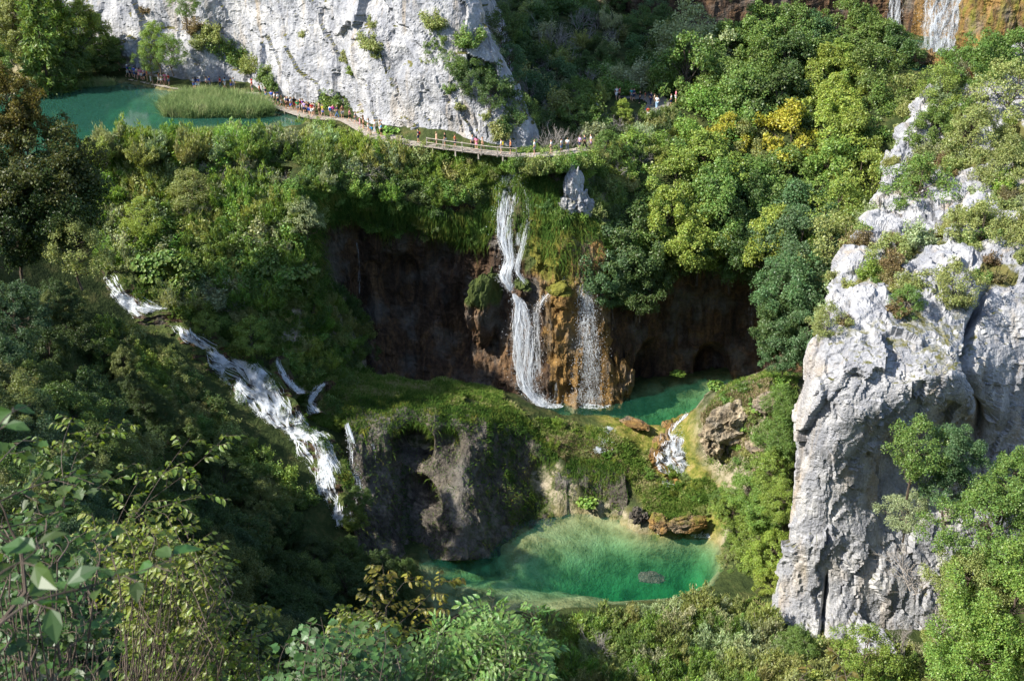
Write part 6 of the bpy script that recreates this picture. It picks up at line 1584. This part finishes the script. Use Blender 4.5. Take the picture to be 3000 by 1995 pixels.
CO = dict(red=(0.50, 0.03, 0.03), white=(0.75, 0.75, 0.74), blue=(0.04, 0.12, 0.50), navy=(0.02, 0.03, 0.10), green=(0.03, 0.30, 0.10), pink=(0.70, 0.22, 0.32), black=(0.012, 0.012, 0.015), grey=(0.25, 0.25, 0.26), lilac=(0.42, 0.30, 0.55), orange=(0.70, 0.20, 0.06), yellow=(0.75, 0.60, 0.05), cyan=(0.05, 0.40, 0.70), magenta=(0.50, 0.05, 0.25), khaki=(0.40, 0.33, 0.22), tan=(0.50, 0.34, 0.22), purple=(0.18, 0.06, 0.35), brown=(0.14, 0.07, 0.04), teal=(0.03, 0.30, 0.32), paleblue=(0.40, 0.58, 0.75), jeans=(0.10, 0.17, 0.32), royal=(0.03, 0.10, 0.65))
# feet pixel, top, lower wear, extras
PEOPLE = [
    (330, 212, 'lilac', 'shorts:grey', '', 'half hidden by the bushes at the far left end of the path'), (342, 214, 'red', 'shorts:navy', '', 'at the far left end of the path'), (350, 216, 'tan', 'shorts:brown', '', 'at the far left, behind the red shirt'),
    (375, 227, 'blue', 'shorts:white', 'hat:white', 'first of the left group by the lake'), (384, 228, 'green', 'shorts:navy', '', 'in the left group by the lake'), (395, 231, 'blue', 'shorts:jeans', '', 'third in the left group by the lake'), (402, 232, 'white', 'shorts:navy', 'long', 'beside a pink dress in the left group'), (409, 234, 'pink', 'skirt:pink', 'long', 'left one of two pink dresses by the lake'), (415, 235, 'pink', 'shorts:white', '', 'right behind the pink dress by the lake'), (424, 236, 'lilac', 'shorts:navy', 'hat:white', 'in the left group by the lake'), (433, 240, 'orange', 'shorts:tan', '', 'at the end of the left group by the lake'), (443, 242, 'paleblue', 'trousers:white', 'long', 'last of the left group by the lake'),
    (467, 248, 'orange', 'shorts:white', '', 'at the left of the white-hatted figure'), (475, 250, 'white', 'skirt:white', 'hat:white', 'in a long dress by the lake edge'), (485, 250, 'pink', 'skirt:pink', 'long', 'between the white dress and a red shirt'), (496, 252, 'red', 'shorts:jeans', '', 'last before the gap beside the cliff bush'),
    (569, 263, 'white', 'shorts:blue', '', 'at the left end of the reed bed'), (576, 263, 'navy', 'skirt:paleblue', 'long', 'second at the left end of the reed bed'), (583, 263, 'blue', 'shorts:white', '', 'third at the left end of the reed bed'), (607, 262, 'white', 'trousers:black', '', 'left one of a pair behind the reeds'), (616, 262, 'blue', 'shorts:grey', '', 'right one of a pair behind the reeds'), (647, 261, 'red', 'trousers:navy', '', 'alone behind the reed bed'), (660, 262, 'paleblue', 'shorts:white', 'long', 'just right of the red shirt behind the reeds'), (678, 264, 'yellow', 'shorts:blue', '', 'with only the top showing over the reeds'), (686, 264, 'white', 'shorts:grey', '', 'with only the top showing over the middle of the reeds'), (740, 272, 'red', 'shorts:grey', 'hat:red', 'over the right end of the reeds'), (762, 284, 'orange', 'shorts:black', '', 'where the boardwalk leaves the reeds'),
    (780, 293, 'navy', 'skirt:blue', 'long', 'before the long queue'), (797, 303, 'blue', 'shorts:grey', '', 'at the head of the long queue'), (806, 308, 'white', 'shorts:black', '', 'second in the long queue'), (816, 311, 'white', 'shorts:navy', 'hat:navy', 'third in the long queue'), (826, 316, 'black', 'shorts:grey', 'long', 'in a tank top in the long queue'), (838, 321, 'white', 'shorts:black', '', 'with a dark strap in the long queue'), (844, 322, 'navy', 'shorts:brown', 'pack:navy', 'in the long queue'), (854, 325, 'white', 'skirt:royal', 'long', 'in the middle of the long queue'), (864, 324, 'black', 'shorts:red', 'long', 'in the middle of the long queue'), (873, 331, 'green', 'shorts:grey', '', 'in the middle of the long queue'), (882, 329, 'red', 'shorts:grey', '', 'behind the green tank top'), (888, 330, 'purple', 'shorts:white', '', 'in the right half of the long queue'), (893, 335, 'lilac', 'shorts:navy', '', 'in the right half of the long queue'), (900, 336, 'black', 'trousers:black', 'long', 'in the right half of the long queue'), (906, 339, 'black', 'shorts:blue', 'long', 'beside the red shirt at the end of the queue'), (915, 342, 'red', 'shorts:white', '', 'largest red shirt at the right end of the queue'), (921, 340, 'grey', 'shorts:khaki', '', 'behind the red shirt at the end of the queue'),
    (937, 341, 'tan', 'shorts:brown', '', 'in the bushes right of the queue'), (946, 344, 'yellow', 'skirt:blue', '', 'in a yellow top between the bushes'), (969, 346, 'white', 'shorts:khaki', 'pack:blue', 'with a white cap before the cliff bush'), (977, 346, 'magenta', 'shorts:khaki', '', 'before the cliff bush'), (988, 347, 'navy', 'trousers:jeans', '', 'in a checked top before the cliff bush'), (1004, 349, 'brown', 'shorts:grey', 'long', 'at the top of the steps'),
    (1025, 358, 'pink', 'shorts:black', '', 'on the upper steps'), (1042, 366, 'grey', 'shorts:grey', '', 'on the middle steps'), (1055, 374, 'pink', 'skirt:pink', 'child', 'child on the lower steps'), (1065, 380, 'brown', 'skirt:brown', 'long', 'on the lower steps'), (1080, 386, 'white', 'skirt:white', 'long', 'at the foot of the steps'), (1087, 397, 'cyan', 'shorts:khaki', 'pack:cyan child', 'at the platform edge'), (1099, 392, 'white', 'trousers:white', '', 'on the platform'), (1114, 394, 'white', 'shorts:white', 'raise', 'raising both arms on the platform'), (1118, 402, 'cyan', 'shorts:black', '', 'in a bright blue shirt on the platform'),
    (1226, 419, 'navy', 'shorts:navy', 'pack:red', 'alone before the railing begins'), (1279, 427, 'tan', 'skirt:tan', 'long', 'behind the first part of the railing'), (1304, 430, 'black', 'shorts:white', '', 'second behind the railing'), (1333, 434, 'orange', 'shorts:navy', '', 'in the middle of the railing'), (1384, 440, 'white', 'trousers:black', 'pack:black', 'behind the middle of the railing'), (1396, 442, 'pink', 'skirt:pink', 'long', 'behind the middle of the railing'), (1414, 443, 'tan', 'shorts:tan', '', 'bare-chested behind the railing'), (1469, 450, 'white', 'shorts:white', 'pack:yellow', 'near the end of the railing'), (1496, 452, 'orange', 'shorts:black', '', 'at the end of the railing'),
    (1566, 454, 'white', 'shorts:grey', '', 'over the crest of the tall waterfall'), (1615, 452, 'white', 'shorts:khaki', '', 'behind the dead branches'), (1644, 449, 'white', 'shorts:jeans', '', 'right of the dead branches'), (1662, 446, 'white', 'trousers:grey', '', 'entering the shade of the gorge'), (1698, 440, 'lilac', 'shorts:navy', '', 'in the shade behind bare trunks'), (1713, 438, 'navy', 'trousers:black', '', 'darkest figure behind the bare trunks'), (1731, 437, 'white', 'skirt:lilac', 'long', 'last on the boardwalk in the shade'),
    (1805, 299, 'white', 'shorts:white', '', 'left end of the shaded clearing'), (1814, 299, 'red', 'shorts:black', '', 'left end of the shaded clearing'), (1751, 330, 'white', 'shorts:grey', '', 'alone in the shade left of the clearing'), (1856, 301, 'navy', 'shorts:navy', '', 'at the back of the clearing'), (1849, 300, 'teal', 'shorts:grey', '', 'at the back of the clearing'), (1874, 305, 'black', 'trousers:black', '', 'at the back of the clearing'), (1889, 300, 'red', 'shorts:tan', 'child', 'at the back of the clearing'), (1906, 308, 'navy', 'trousers:navy', '', 'in the crowd of the clearing'), (1916, 310, 'khaki', 'trousers:khaki', '', 'in the crowd of the clearing'), (1924, 316, 'white', 'trousers:paleblue', '', 'in the crowd of the clearing'), (1899, 335, 'red', 'trousers:white', '', 'in front on the gravel clearing'), (1934, 266, 'white', 'shorts:white', '', 'left one high on the gravel ramp'), (1945, 260, 'white', 'shorts:navy', '', 'right one high on the gravel ramp'), (1979, 305, 'pink', 'shorts:white', '', 'at the right edge of the clearing'), (1966, 312, 'white', 'shorts:navy', '', 'at the right edge of the clearing'),
]
rngp = random.Random(5)
SKINS = [(0.52, 0.30, 0.19), (0.60, 0.37, 0.26), (0.46, 0.26, 0.16), (0.56, 0.33, 0.22)]
HAIRS = [(0.02, 0.013, 0.01), (0.05, 0.03, 0.015), (0.12, 0.07, 0.03), (0.25, 0.17, 0.08)]
for k, (px, py, top, low, ext, where) in enumerate(PEOPLE):
    on_deck = px < 1740
    if on_deck:
        p = PZ(px, py, DECK)
        p[2] = DECK + 0.035
    else:
        p = PZ(px, py, 0.5); p[2] = drop(Uh, p[0], p[1]) + 0.08
    pose = 4 if 'raise' in ext else rngp.choice([0, 1, 2, 3])
    face = rngp.choice([math.pi / 2, math.pi / 2 + 0.4, -math.pi / 2, -math.pi / 2 - 0.3, math.pi, 0.3, math.pi / 2 - 0.3])
    sc_ = 0.72 if 'child' in ext else rngp.uniform(0.95, 1.06)
    body, shirt, shorts, trs, drs = POSE[pose]
    e = link('person', None, loc=p, rot=(0, 0, face), scale=sc_)
    lk, lc = low.split(':')
    lw = {'shorts': f'{lc} shorts', 'trousers': f'{lc} trousers', 'skirt': (f'{lc} dress' if lc == top else f'{lc} skirt')}[lk]
    wear = f'{top} dress' if lk == 'skirt' and lc == top else f'{top} top and {lw}'
    xt = ''
    for w_ in ext.split():
        if w_.startswith('pack:'): xt = f' with a {w_[5:]} backpack'
        if w_.startswith('hat:'): xt = f' with a {w_[4:]} hat'
    lab = f'person in {wear}{xt}, {where}'
    lab = ' '.join(lab.split()[:16])
    tag(e, lab, 'person', 'walkers on the boardwalk' if on_deck else 'walkers in the gorge clearing')
    link('body', body, e, color=rngp.choice(SKINS))
    link('shirt', shirt, e, color=CO[top])
    link(lk, {'shorts': shorts, 'trousers': trs, 'skirt': drs}[lk], e, color=CO[lc])
    link('hair', LONGHAIR if 'long' in ext else HAIR, e, color=rngp.choice(HAIRS))
    for w_ in ext.split():
        if w_.startswith('pack:'): link('backpack', PACK, e, color=CO[w_[5:]])
        if w_.startswith('hat:'): link('hat', HAT, e, color=CO[w_[4:]])

# ------------------------------------------------------------------ near foliage along the bottom of the picture
M_NEAR = mat_leaf('near_leaves', 0.42, 0.03)
def DR(px, py, r):
    """a point r metres along the sight line of a pixel"""
    d = ray(px, py); d = d / np.linalg.norm(d)
    return np.array([0, 0, CAMH]) + d * r
def add_leaf(Vl, Ql, Tl, base, dr, nrm, ln, wd, fold=0.25, curl=0.18):
    t = dr / np.linalg.norm(dr); b = np.cross(nrm, t); b /= np.linalg.norm(b) + 1e-9; n_ = np.cross(t, b)
    k = len(Vl)
    w = wd * 0.5
    m_ = base + t * ln * 0.45; tip = base + t * ln - n_ * ln * curl
    for v in (base, m_, tip,
              base + t * ln * 0.22 + b * w * 0.85 + n_ * w * fold, base + t * ln * 0.6 + b * w * 0.9 + n_ * (w * fold - ln * curl * 0.3),
              base + t * ln * 0.22 - b * w * 0.85 + n_ * w * fold, base + t * ln * 0.6 - b * w * 0.9 + n_ * (w * fold - ln * curl * 0.3)):
        Vl.append(v)
    Ql += [(k, k + 1, k + 4, k + 3), (k, k + 5, k + 6, k + 1)]
    Tl += [(k + 1, k + 2, k + 4), (k + 1, k + 6, k + 2)]
def add_lobed(Vl, Ql, Tl, base, dr, nrm, ln):
    t = dr / np.linalg.norm(dr); b = np.cross(nrm, t); b /= np.linalg.norm(b) + 1e-9
    out = [(0.05, 0.12), (0.12, 0.42), (0.30, 0.34), (0.42, 0.55), (0.60, 0.30), (0.72, 0.26), (1.0, 0.0)]
    k = len(Vl)
    Vl.append(base + t * ln * 0.4 - nrm * ln * 0.05)
    ring = [(0.0, 0.0)] + out + [(a, -c) for a, c in out[-2::-1]]
    for a, c in ring: Vl.append(base + t * ln * a + b * ln * c)
    n_ = len(ring)
    Tl += [(k, k + 1 + i, k + 1 + (i + 1) % n_) for i in range(n_)]
def near_tree(label, hub, base, branches, color, seed, leaf=0.10, wd=0.5, droop=0.6, kind='oval', twig=0.45, per=9, step=0.16, name='foreground_tree', trunk_r=0.011, tcolor=None):
    """branches: lists of 3-D points from the hub outwards"""
    rng = np.random.default_rng(seed)
    T = Bag(); Vl, Ql, Tl = [], [], []
    if base is not None:
        T.add(tube(bend(base, hub, rng, 6, 0.02), np.linspace(trunk_r * 1.5, trunk_r, 6), 7))
    for br in branches:
        br = np.asarray(br, float)
        if np.linalg.norm(br[0] - hub) > 0.01:
            T.add(tube(bend(hub, br[0], rng, 5, 0.02), np.linspace(trunk_r * 0.6, trunk_r * 0.4, 5), 4))
        f = catmull(br, 14, 0) if len(br) > 2 else bend(br[0], br[1], rng, 14, 0.012)
        L = np.linalg.norm(np.diff(f, axis=0), axis=1).sum()
        T.add(tube(f, np.linspace(trunk_r * 0.5, trunk_r * 0.10, 14), 5))
        k = max(3, int(L / step)); sd = 1
        for q in range(k):
            u = 0.18 + 0.82 * (q + rng.uniform(0, 0.8)) / k; u = min(u, 1)
            p = np.array([np.interp(u, np.linspace(0, 1, 14), f[:, i]) for i in range(3)])
            ax = unit(np.array([np.interp(min(1, u + 0.05), np.linspace(0, 1, 14), f[:, i]) for i in range(3)]) - np.array([np.interp(u - 0.05, np.linspace(0, 1, 14), f[:, i]) for i in range(3)]))
            sd = -sd
            lat = unit(np.cross(ax, [0, 0, 1.0]) + rng.normal(size=3) * 0.25) * sd
            tl = twig * rng.uniform(0.5, 1.1) * (1.1 - 0.5 * u)
            td = unit(ax * 0.75 + lat * 0.8 + np.array([0, 0, rng.uniform(-0.25, 0.25)]))
            tw = bend(p, p + td * tl + np.array([0, 0, -0.12 * tl]), rng, 4, 0.03)
            T.add(tube(tw, np.linspace(trunk_r * 0.12, trunk_r * 0.05, 4) + 0.0015, 3))
            s2 = 1
            for j in range(per):
                v = (j + 0.6) / per; s2 = -s2
                q0 = np.array([np.interp(v, np.linspace(0, 1, 4), tw[:, i]) for i in range(3)])
                l2 = unit(np.cross(td, [0, 0, 1.0])) * s2
                dr = unit(td * 0.55 + l2 * 0.75 + np.array([0, 0, -droop]) + rng.normal(size=3) * 0.22)
                nr = unit(np.array([0, -0.15, 0.9]) + l2 * 0.4 + rng.normal(size=3) * 0.45)
                ln = leaf * rng.uniform(0.65, 1.2)
                if kind == 'oval': add_leaf(Vl, Ql, Tl, q0, dr, nr, ln, ln * wd)
                elif kind == 'lobed': add_lobed(Vl, Ql, Tl, q0 + dr * ln * 0.4, dr, nr, ln)
                else:   # pinnate: a stalk with paired leaflets
                    st = bend(q0, q0 + dr * ln * 3.4 + np.array([0, 0, -0.1 * ln]), rng, 4, 0.02)
                    T.add(tube(st, [0.003, 0.002, 0.002, 0.001], 3))
                    l3 = unit(np.cross(dr, nr))
                    for w_ in range(4):
                        qq = st[0] + (st[3] - st[0]) * (0.28 + 0.22 * w_)
                        for s3 in (-1, 1):
                            add_leaf(Vl, Ql, Tl, qq, unit(dr * 0.5 + l3 * s3 + np.array([0, 0, -0.15]) + rng.normal(size=3) * 0.12), nr, ln, ln * 0.42, 0.2)
                    add_leaf(Vl, Ql, Tl, st[3], dr, nr, ln * 1.1, ln * 0.45, 0.2)
    e = link(name, None, loc=(0, 0, 0)); tag(e, label, 'tree')
    V, F = T.get()
    link('trunk', mesh_np('trunk', V, F, mats=[M_BARK]), e)
    link('crown', mesh_np('crown', np.array(Vl), np.array(Ql) if Ql else None, np.array(Tl), mats=[M_NEAR]), e, color=color)
    return e
def px_branch(pts, r0, r1): return [DR(a, b, r0 + (r1 - r0) * i / (len(pts) - 1)) for i, (a, b) in enumerate(pts)]
rf = np.random.default_rng(99)
def fill(region, k, dx, dy, r0, r1, wob=60, gap=24):
    """branches that end inside a region of the picture"""
    out = []
    for (px, py) in scatter_px(region, k, None, gap):
        r = rf.uniform(r0, r1)
        a, b = dx * rf.uniform(0.5, 1.2) + rf.normal() * 30, dy * rf.uniform(0.5, 1.2)
        out.append(px_branch([(px - a, py + b), (px - a * 0.5 + rf.normal() * wob * 0.3, py + b * 0.45 + rf.normal() * wob * 0.3), (px, py)], r * 0.97, r))
    return out
HB = (0.12, 0.175, 0.025); HB2 = (0.155, 0.195, 0.03); HB3 = (0.10, 0.17, 0.035)
near_tree('hornbeam twigs reaching right across the shade at the left', DR(330, 1560, 15), DR(250, 2500, 15), [px_branch([(330, 1560), (420, 1480), (540, 1390), (630, 1310), (670, 1265)], 15, 15.5), px_branch([(420, 1480), (470, 1400), (520, 1330), (560, 1280)], 15, 15.5), px_branch([(330, 1560), (400, 1420), (470, 1370)], 15, 15.6), px_branch([(420, 1500), (520, 1470), (600, 1440), (520, 1350)], 15, 15)], HB, 301, leaf=0.105, twig=0.35, per=7, step=0.17)
near_tree('hornbeam with drooping leaves above the left edge', DR(150, 1600, 15), DR(120, 2500, 15), [px_branch([(150, 1600), (190, 1450), (230, 1320), (300, 1260), (390, 1240)], 15, 16), px_branch([(190, 1450), (180, 1330), (200, 1250), (215, 1220)], 15, 16), px_branch([(150, 1600), (100, 1450), (90, 1330), (140, 1290)], 15, 15.5), px_branch([(190, 1480), (300, 1420), (400, 1350)], 15, 15.5)], HB, 302, leaf=0.10, twig=0.35, per=7, step=0.17)
near_tree('sunlit hornbeam with yellowish drooping leaves in the lower left', DR(330, 2600, 13), DR(300, 3000, 13), fill([(260, 1500), (420, 1480), (560, 1540), (640, 1600), (650, 1700), (560, 1800), (420, 1800), (300, 1700)], 80, -60, 170, 12, 14.5), HB2, 303, leaf=0.085, twig=0.32, per=8, step=0.15)
near_tree('hornbeam thicket along the bottom left edge', DR(560, 2600, 14), DR(560, 3000, 14), fill([(400, 1760), (560, 1740), (700, 1790), (780, 1850), (820, 1995), (350, 1995), (340, 1850)], 75, -30, 160, 12.5, 15), HB, 304, leaf=0.085, twig=0.32, per=8, step=0.15)
near_tree('hornbeam sprig with curved twig before the dark forest', DR(640, 1960, 13), DR(640, 2600, 13), [px_branch([(640, 1960), (700, 1880), (740, 1800), (780, 1765)], 13, 13.5), px_branch([(700, 1880), (790, 1850), (820, 1830)], 13, 13.3), px_branch([(600, 1820), (660, 1760), (740, 1780), (770, 1770)], 13, 13)], HB2, 305, leaf=0.09, twig=0.28, per=7, step=0.15)
near_tree('yellow-tipped hornbeam beside the lower pool', DR(1100, 1990, 17), DR(1080, 2600, 17), [px_branch([(1100, 1990), (1130, 1860), (1130, 1740), (1120, 1650)], 17, 17.5), px_branch([(1130, 1860), (1210, 1790), (1290, 1710), (1320, 1700)], 17, 17.5), px_branch([(1130, 1780), (1190, 1700), (1240, 1690)], 17, 17.5), px_branch([(1130, 1880), (1220, 1830), (1310, 1760)], 17, 17.5), px_branch([(1120, 1830), (1090, 1760), (1100, 1690)], 17, 17.4)], (0.21, 0.19, 0.03), 306, leaf=0.11, twig=0.42, per=8, step=0.15)
near_tree('small yellowish hornbeam left of the ash leaves', DR(980, 2500, 17), DR(980, 2900, 17), fill([(960, 1780), (1060, 1770), (1180, 1820), (1160, 1900), (1000, 1880)], 26, -20, 130, 16, 18), HB2, 307, leaf=0.10, twig=0.35, per=8, step=0.16)
near_tree('bright ash tree with feathered leaves at the bottom centre', DR(1350, 2600, 15), DR(1350, 3000, 15), fill([(1180, 1900), (1290, 1800), (1420, 1760), (1480, 1770), (1540, 1800), (1600, 1870), (1620, 1995), (1100, 1995), (1130, 1920)], 60, 10, 170, 13.5, 16.5), (0.13, 0.23, 0.055), 308, leaf=0.10, twig=0.25, per=4, step=0.22, kind='pinnate')
near_tree('ash sprays rising against the pale pool shore', DR(1420, 1990, 16), None, [px_branch([(1420, 1990), (1430, 1880), (1440, 1790), (1450, 1740)], 16, 16.4), px_branch([(1500, 1990), (1500, 1880), (1530, 1800), (1570, 1780)], 16, 16.4), px_branch([(1500, 1900), (1560, 1860), (1610, 1850)], 16, 16.4)], (0.13, 0.23, 0.055), 309, leaf=0.10, twig=0.25, per=4, step=0.2, kind='pinnate')
near_tree('maple with lobed leaves at the bottom, left of the ash', DR(1000, 2600, 11), DR(1000, 3000, 11), fill([(850, 1850), (960, 1790), (1060, 1790), (1130, 1840), (1180, 1920), (1120, 1995), (830, 1995)], 50, 0, 150, 10, 12), (0.065, 0.13, 0.035), 310, leaf=0.075, twig=0.22, per=5, step=0.14, kind='lobed', droop=0.4)
near_tree('dark lobed maple boughs at the lower left edge', DR(150, 2600, 8), DR(100, 3000, 8), fill([(-40, 1500), (120, 1480), (260, 1520), (300, 1650), (260, 1995), (-40, 1995)], 60, -20, 150, 7, 9), (0.05, 0.105, 0.022), 311, leaf=0.05, twig=0.2, per=8, step=0.10, kind='lobed', droop=0.5)
near_tree('maple spray with yellow-veined leaves at the left edge', DR(60, 1600, 7), DR(-100, 2300, 7), [px_branch([(-60, 1500), (60, 1440), (180, 1400), (290, 1390)], 7, 7.2), px_branch([(-40, 1400), (30, 1320), (80, 1280)], 7, 7.3), px_branch([(-60, 1560), (80, 1530), (200, 1480)], 7, 7.2)], (0.065, 0.12, 0.025), 312, leaf=0.062, twig=0.18, per=6, step=0.09, kind='lobed', droop=0.4)
near_tree('blurred big leaves on a close twig in the lower left', DR(-60, 1900, 3.3), DR(-250, 2400, 3.3), [px_branch([(-60, 1880), (80, 1770), (250, 1720), (420, 1670), (540, 1625)], 3.3, 3.4)], (0.055, 0.11, 0.025), 313, leaf=0.085, twig=0.06, per=2, step=0.06, wd=0.55, droop=0.15, trunk_r=0.008)
near_tree('blurred close leaves at the left border', DR(-80, 1500, 3.0), DR(-250, 2300, 3.0), [px_branch([(-80, 1420), (-30, 1300), (20, 1220), (90, 1185)], 3.0, 3.1), px_branch([(-80, 1760), (0, 1680), (70, 1640), (130, 1590)], 3.0, 3.0)], (0.055, 0.11, 0.025), 314, leaf=0.085, twig=0.05, per=2, step=0.08, wd=0.55, droop=0.2, trunk_r=0.007)
near_tree('reddish leaf tips rising at the bottom edge below the pinnacle', DR(2440, 2100, 9), DR(2440, 2600, 9), [px_branch([(2440, 2100), (2450, 1980), (2460, 1900)], 9, 9), px_branch([(2350, 2100), (2340, 2000), (2380, 1960)], 9, 9), px_branch([(2500, 2100), (2480, 1990), (2470, 1950)], 9, 9)], (0.17, 0.14, 0.03), 315, leaf=0.07, twig=0.10, per=4, step=0.14, trunk_r=0.012)

# ------------------------------------------------------------------ where each plant stands, told by things one can find
LAND = [(120, 300, 'the left shore of the lake'), (640, 320, 'the reed bed'), (860, 300, 'the long queue of walkers'), (1060, 370, 'the boardwalk steps'), (1130, 400, 'the platform'), (1380, 430, 'the railing'), (700, 150, 'the ledge on the white cliff'), (1400, 200, 'the cliff shoulder'), (1690, 540, 'the white rock fang'), (1490, 600, 'the tall waterfall'), (1540, 1030, 'the lower drop'), (1720, 950, 'the sparkling waterfall'), (1150, 850, 'the left recess'), (2000, 950, 'the right recess'), (360, 860, 'the cascade head'), (590, 1010, 'the upper cascade'), (790, 1190, 'the main chute'), (950, 1400, 'the final drop'), (1200, 1130, 'the grassy shelf'), (1250, 1400, 'the shelf cliff'), (2000, 1180, 'the middle pool'), (2010, 1340, 'the bright cascade'), (2170, 1220, 'the tan hillock'), (1650, 1340, 'the terrace'), (1650, 1640, 'the lower pool'), (2050, 1660, 'the deep end of the lower pool'), (2320, 1100, 'the pinnacle top'), (2280, 1600, 'the pinnacle foot'), (2830, 950, 'the cleft of the pinnacle'), (2650, 1800, 'the rock foot'), (2830, 260, 'the ridge crest'), (2750, 560, 'the middle of the ridge'), (2950, 700, 'the right edge'), (2700, 100, 'the highest waterfall'), (2720, 200, 'the red-brown boulder'), (1920, 310, 'the gravel clearing'), (2300, 480, 'the golden trees'), (2350, 880, 'the bluish column of leaves'), (2000, 150, 'the bare grey tree'), (40, 480, 'the gold-tipped tree'), (60, 1100, 'the left edge'), (450, 1250, 'the hornbeam twigs'), (300, 1500, 'the lower left corner'), (1150, 1720, 'the yellow-tipped hornbeam'), (1350, 1900, 'the ash leaves'), (1750, 1870, 'the bare pale bush'), (1840, 1960, 'the bleached brushwood'), (2200, 1900, 'the bottom edge'), (2900, 1750, 'the lower right corner'), (550, 560, 'the middle of the bank'), (780, 500, 'the slender yellow tree'), (480, 780, 'the broad round leaves'), (850, 780, 'the right-hand broad leaves'), (700, 900, 'the yellow knob tree'), (1700, 120, 'the dark gorge slope')]
def proj(o):
    p = o.matrix_world.translation if o.parent else o.location
    x, y, z = p.x, p.y, p.z + (o.scale[2] * (6.0 if o.type == 'EMPTY' else 1.2)) - CAMH
    f = y * CT - z * ST
    return 1500 + FPX * x / f, 997.5 - FPX * (y * ST + z * CT) / f
ORD = ['leftmost', 'second from left', 'third from left', 'fourth from left', 'fifth from left', 'sixth from left', 'seventh from left', 'eighth from left', 'ninth from left']
def words_n(t): return len(t.split())
def single_out():
    by = {}
    for o in COL.objects:
        if o.parent is None and 'label' in o and o.get('kind') is None: by.setdefault(o['label'], []).append(o)
    again = {}
    for lb, os_ in by.items():
        if len(os_) == 1: continue
        for o in os_:
            px, py = proj(o)
            d, lx, ly, nm = min((math.hypot(px - a, py - b), a, b, n_) for a, b, n_ in LAND)
            side = ('right of' if px > lx else 'left of') if abs(px - lx) > abs(py - ly) else ('below' if py > ly else 'above')
            near = 'close ' if d < 70 else ''
            short = lb if words_n(lb) + words_n(nm) + 3 <= 16 else ' '.join(lb.split()[:12 - words_n(nm)])
            if words_n(short) < words_n(lb):                          # keep only colour and kind
                short = lb.split(' in ')[0].split(' on ')[0].split(' at ')[0].split(' along ')[0].split(' between ')[0].split(' below ')[0].split(' above ')[0].split(' round ')[0].split(' beside ')[0].split(' hanging ')[0].split(' before ')[0]
            o['label'] = f'{short}, {near}{side} {nm}'
            again.setdefault(o['label'], []).append(o)
    for lb, os_ in again.items():
        if len(os_) > 1:
            os_.sort(key=lambda o: proj(o)[0])
            half = len(os_) > len(ORD)
            rows = {}
            for o in os_:
                rows.setdefault('' if not half else ('upper row, ' if proj(o)[1] < np.median([proj(q)[1] for q in os_]) else 'lower row, '), []).append(o)
            for rw, lst in rows.items():
                for k, o in enumerate(lst[:len(ORD)]):
                    t = lb + ', ' + rw + ORD[k]
                    if words_n(t) > 16:
                        t = lb.split(',')[0].split(' in ')[0].split(' on ')[0].split(' at ')[0] + ',' + lb.split(',', 1)[1] + ', ' + rw + ORD[k]
                    if words_n(t) <= 16: o['label'] = t
single_out()
last = {}
for o in COL.objects:
    if o.parent is None and 'label' in o and o.get('kind') is None: last.setdefault(o['label'], []).append(o)
for lb, os_ in last.items():
    if len(os_) < 2: continue
    os_.sort(key=lambda o: proj(o)[1])
    wd_ = ['upper', 'lower'] if len(os_) == 2 else ['highest', 'second highest', 'third highest', 'fourth highest', 'fifth highest', 'sixth highest', 'seventh highest']
    for k, o in enumerate(os_[:len(wd_)]):
        t = f'{wd_[k]} {lb}'
        if words_n(t) <= 16: o['label'] = t
        else: o['label'] = wd_[k] + ' ' + lb.split(',')[0].split(' hanging ')[0].split(' hiding ')[0].split(' beside ')[0].split(' round ')[0] + ',' + ','.join(lb.split(',')[1:])
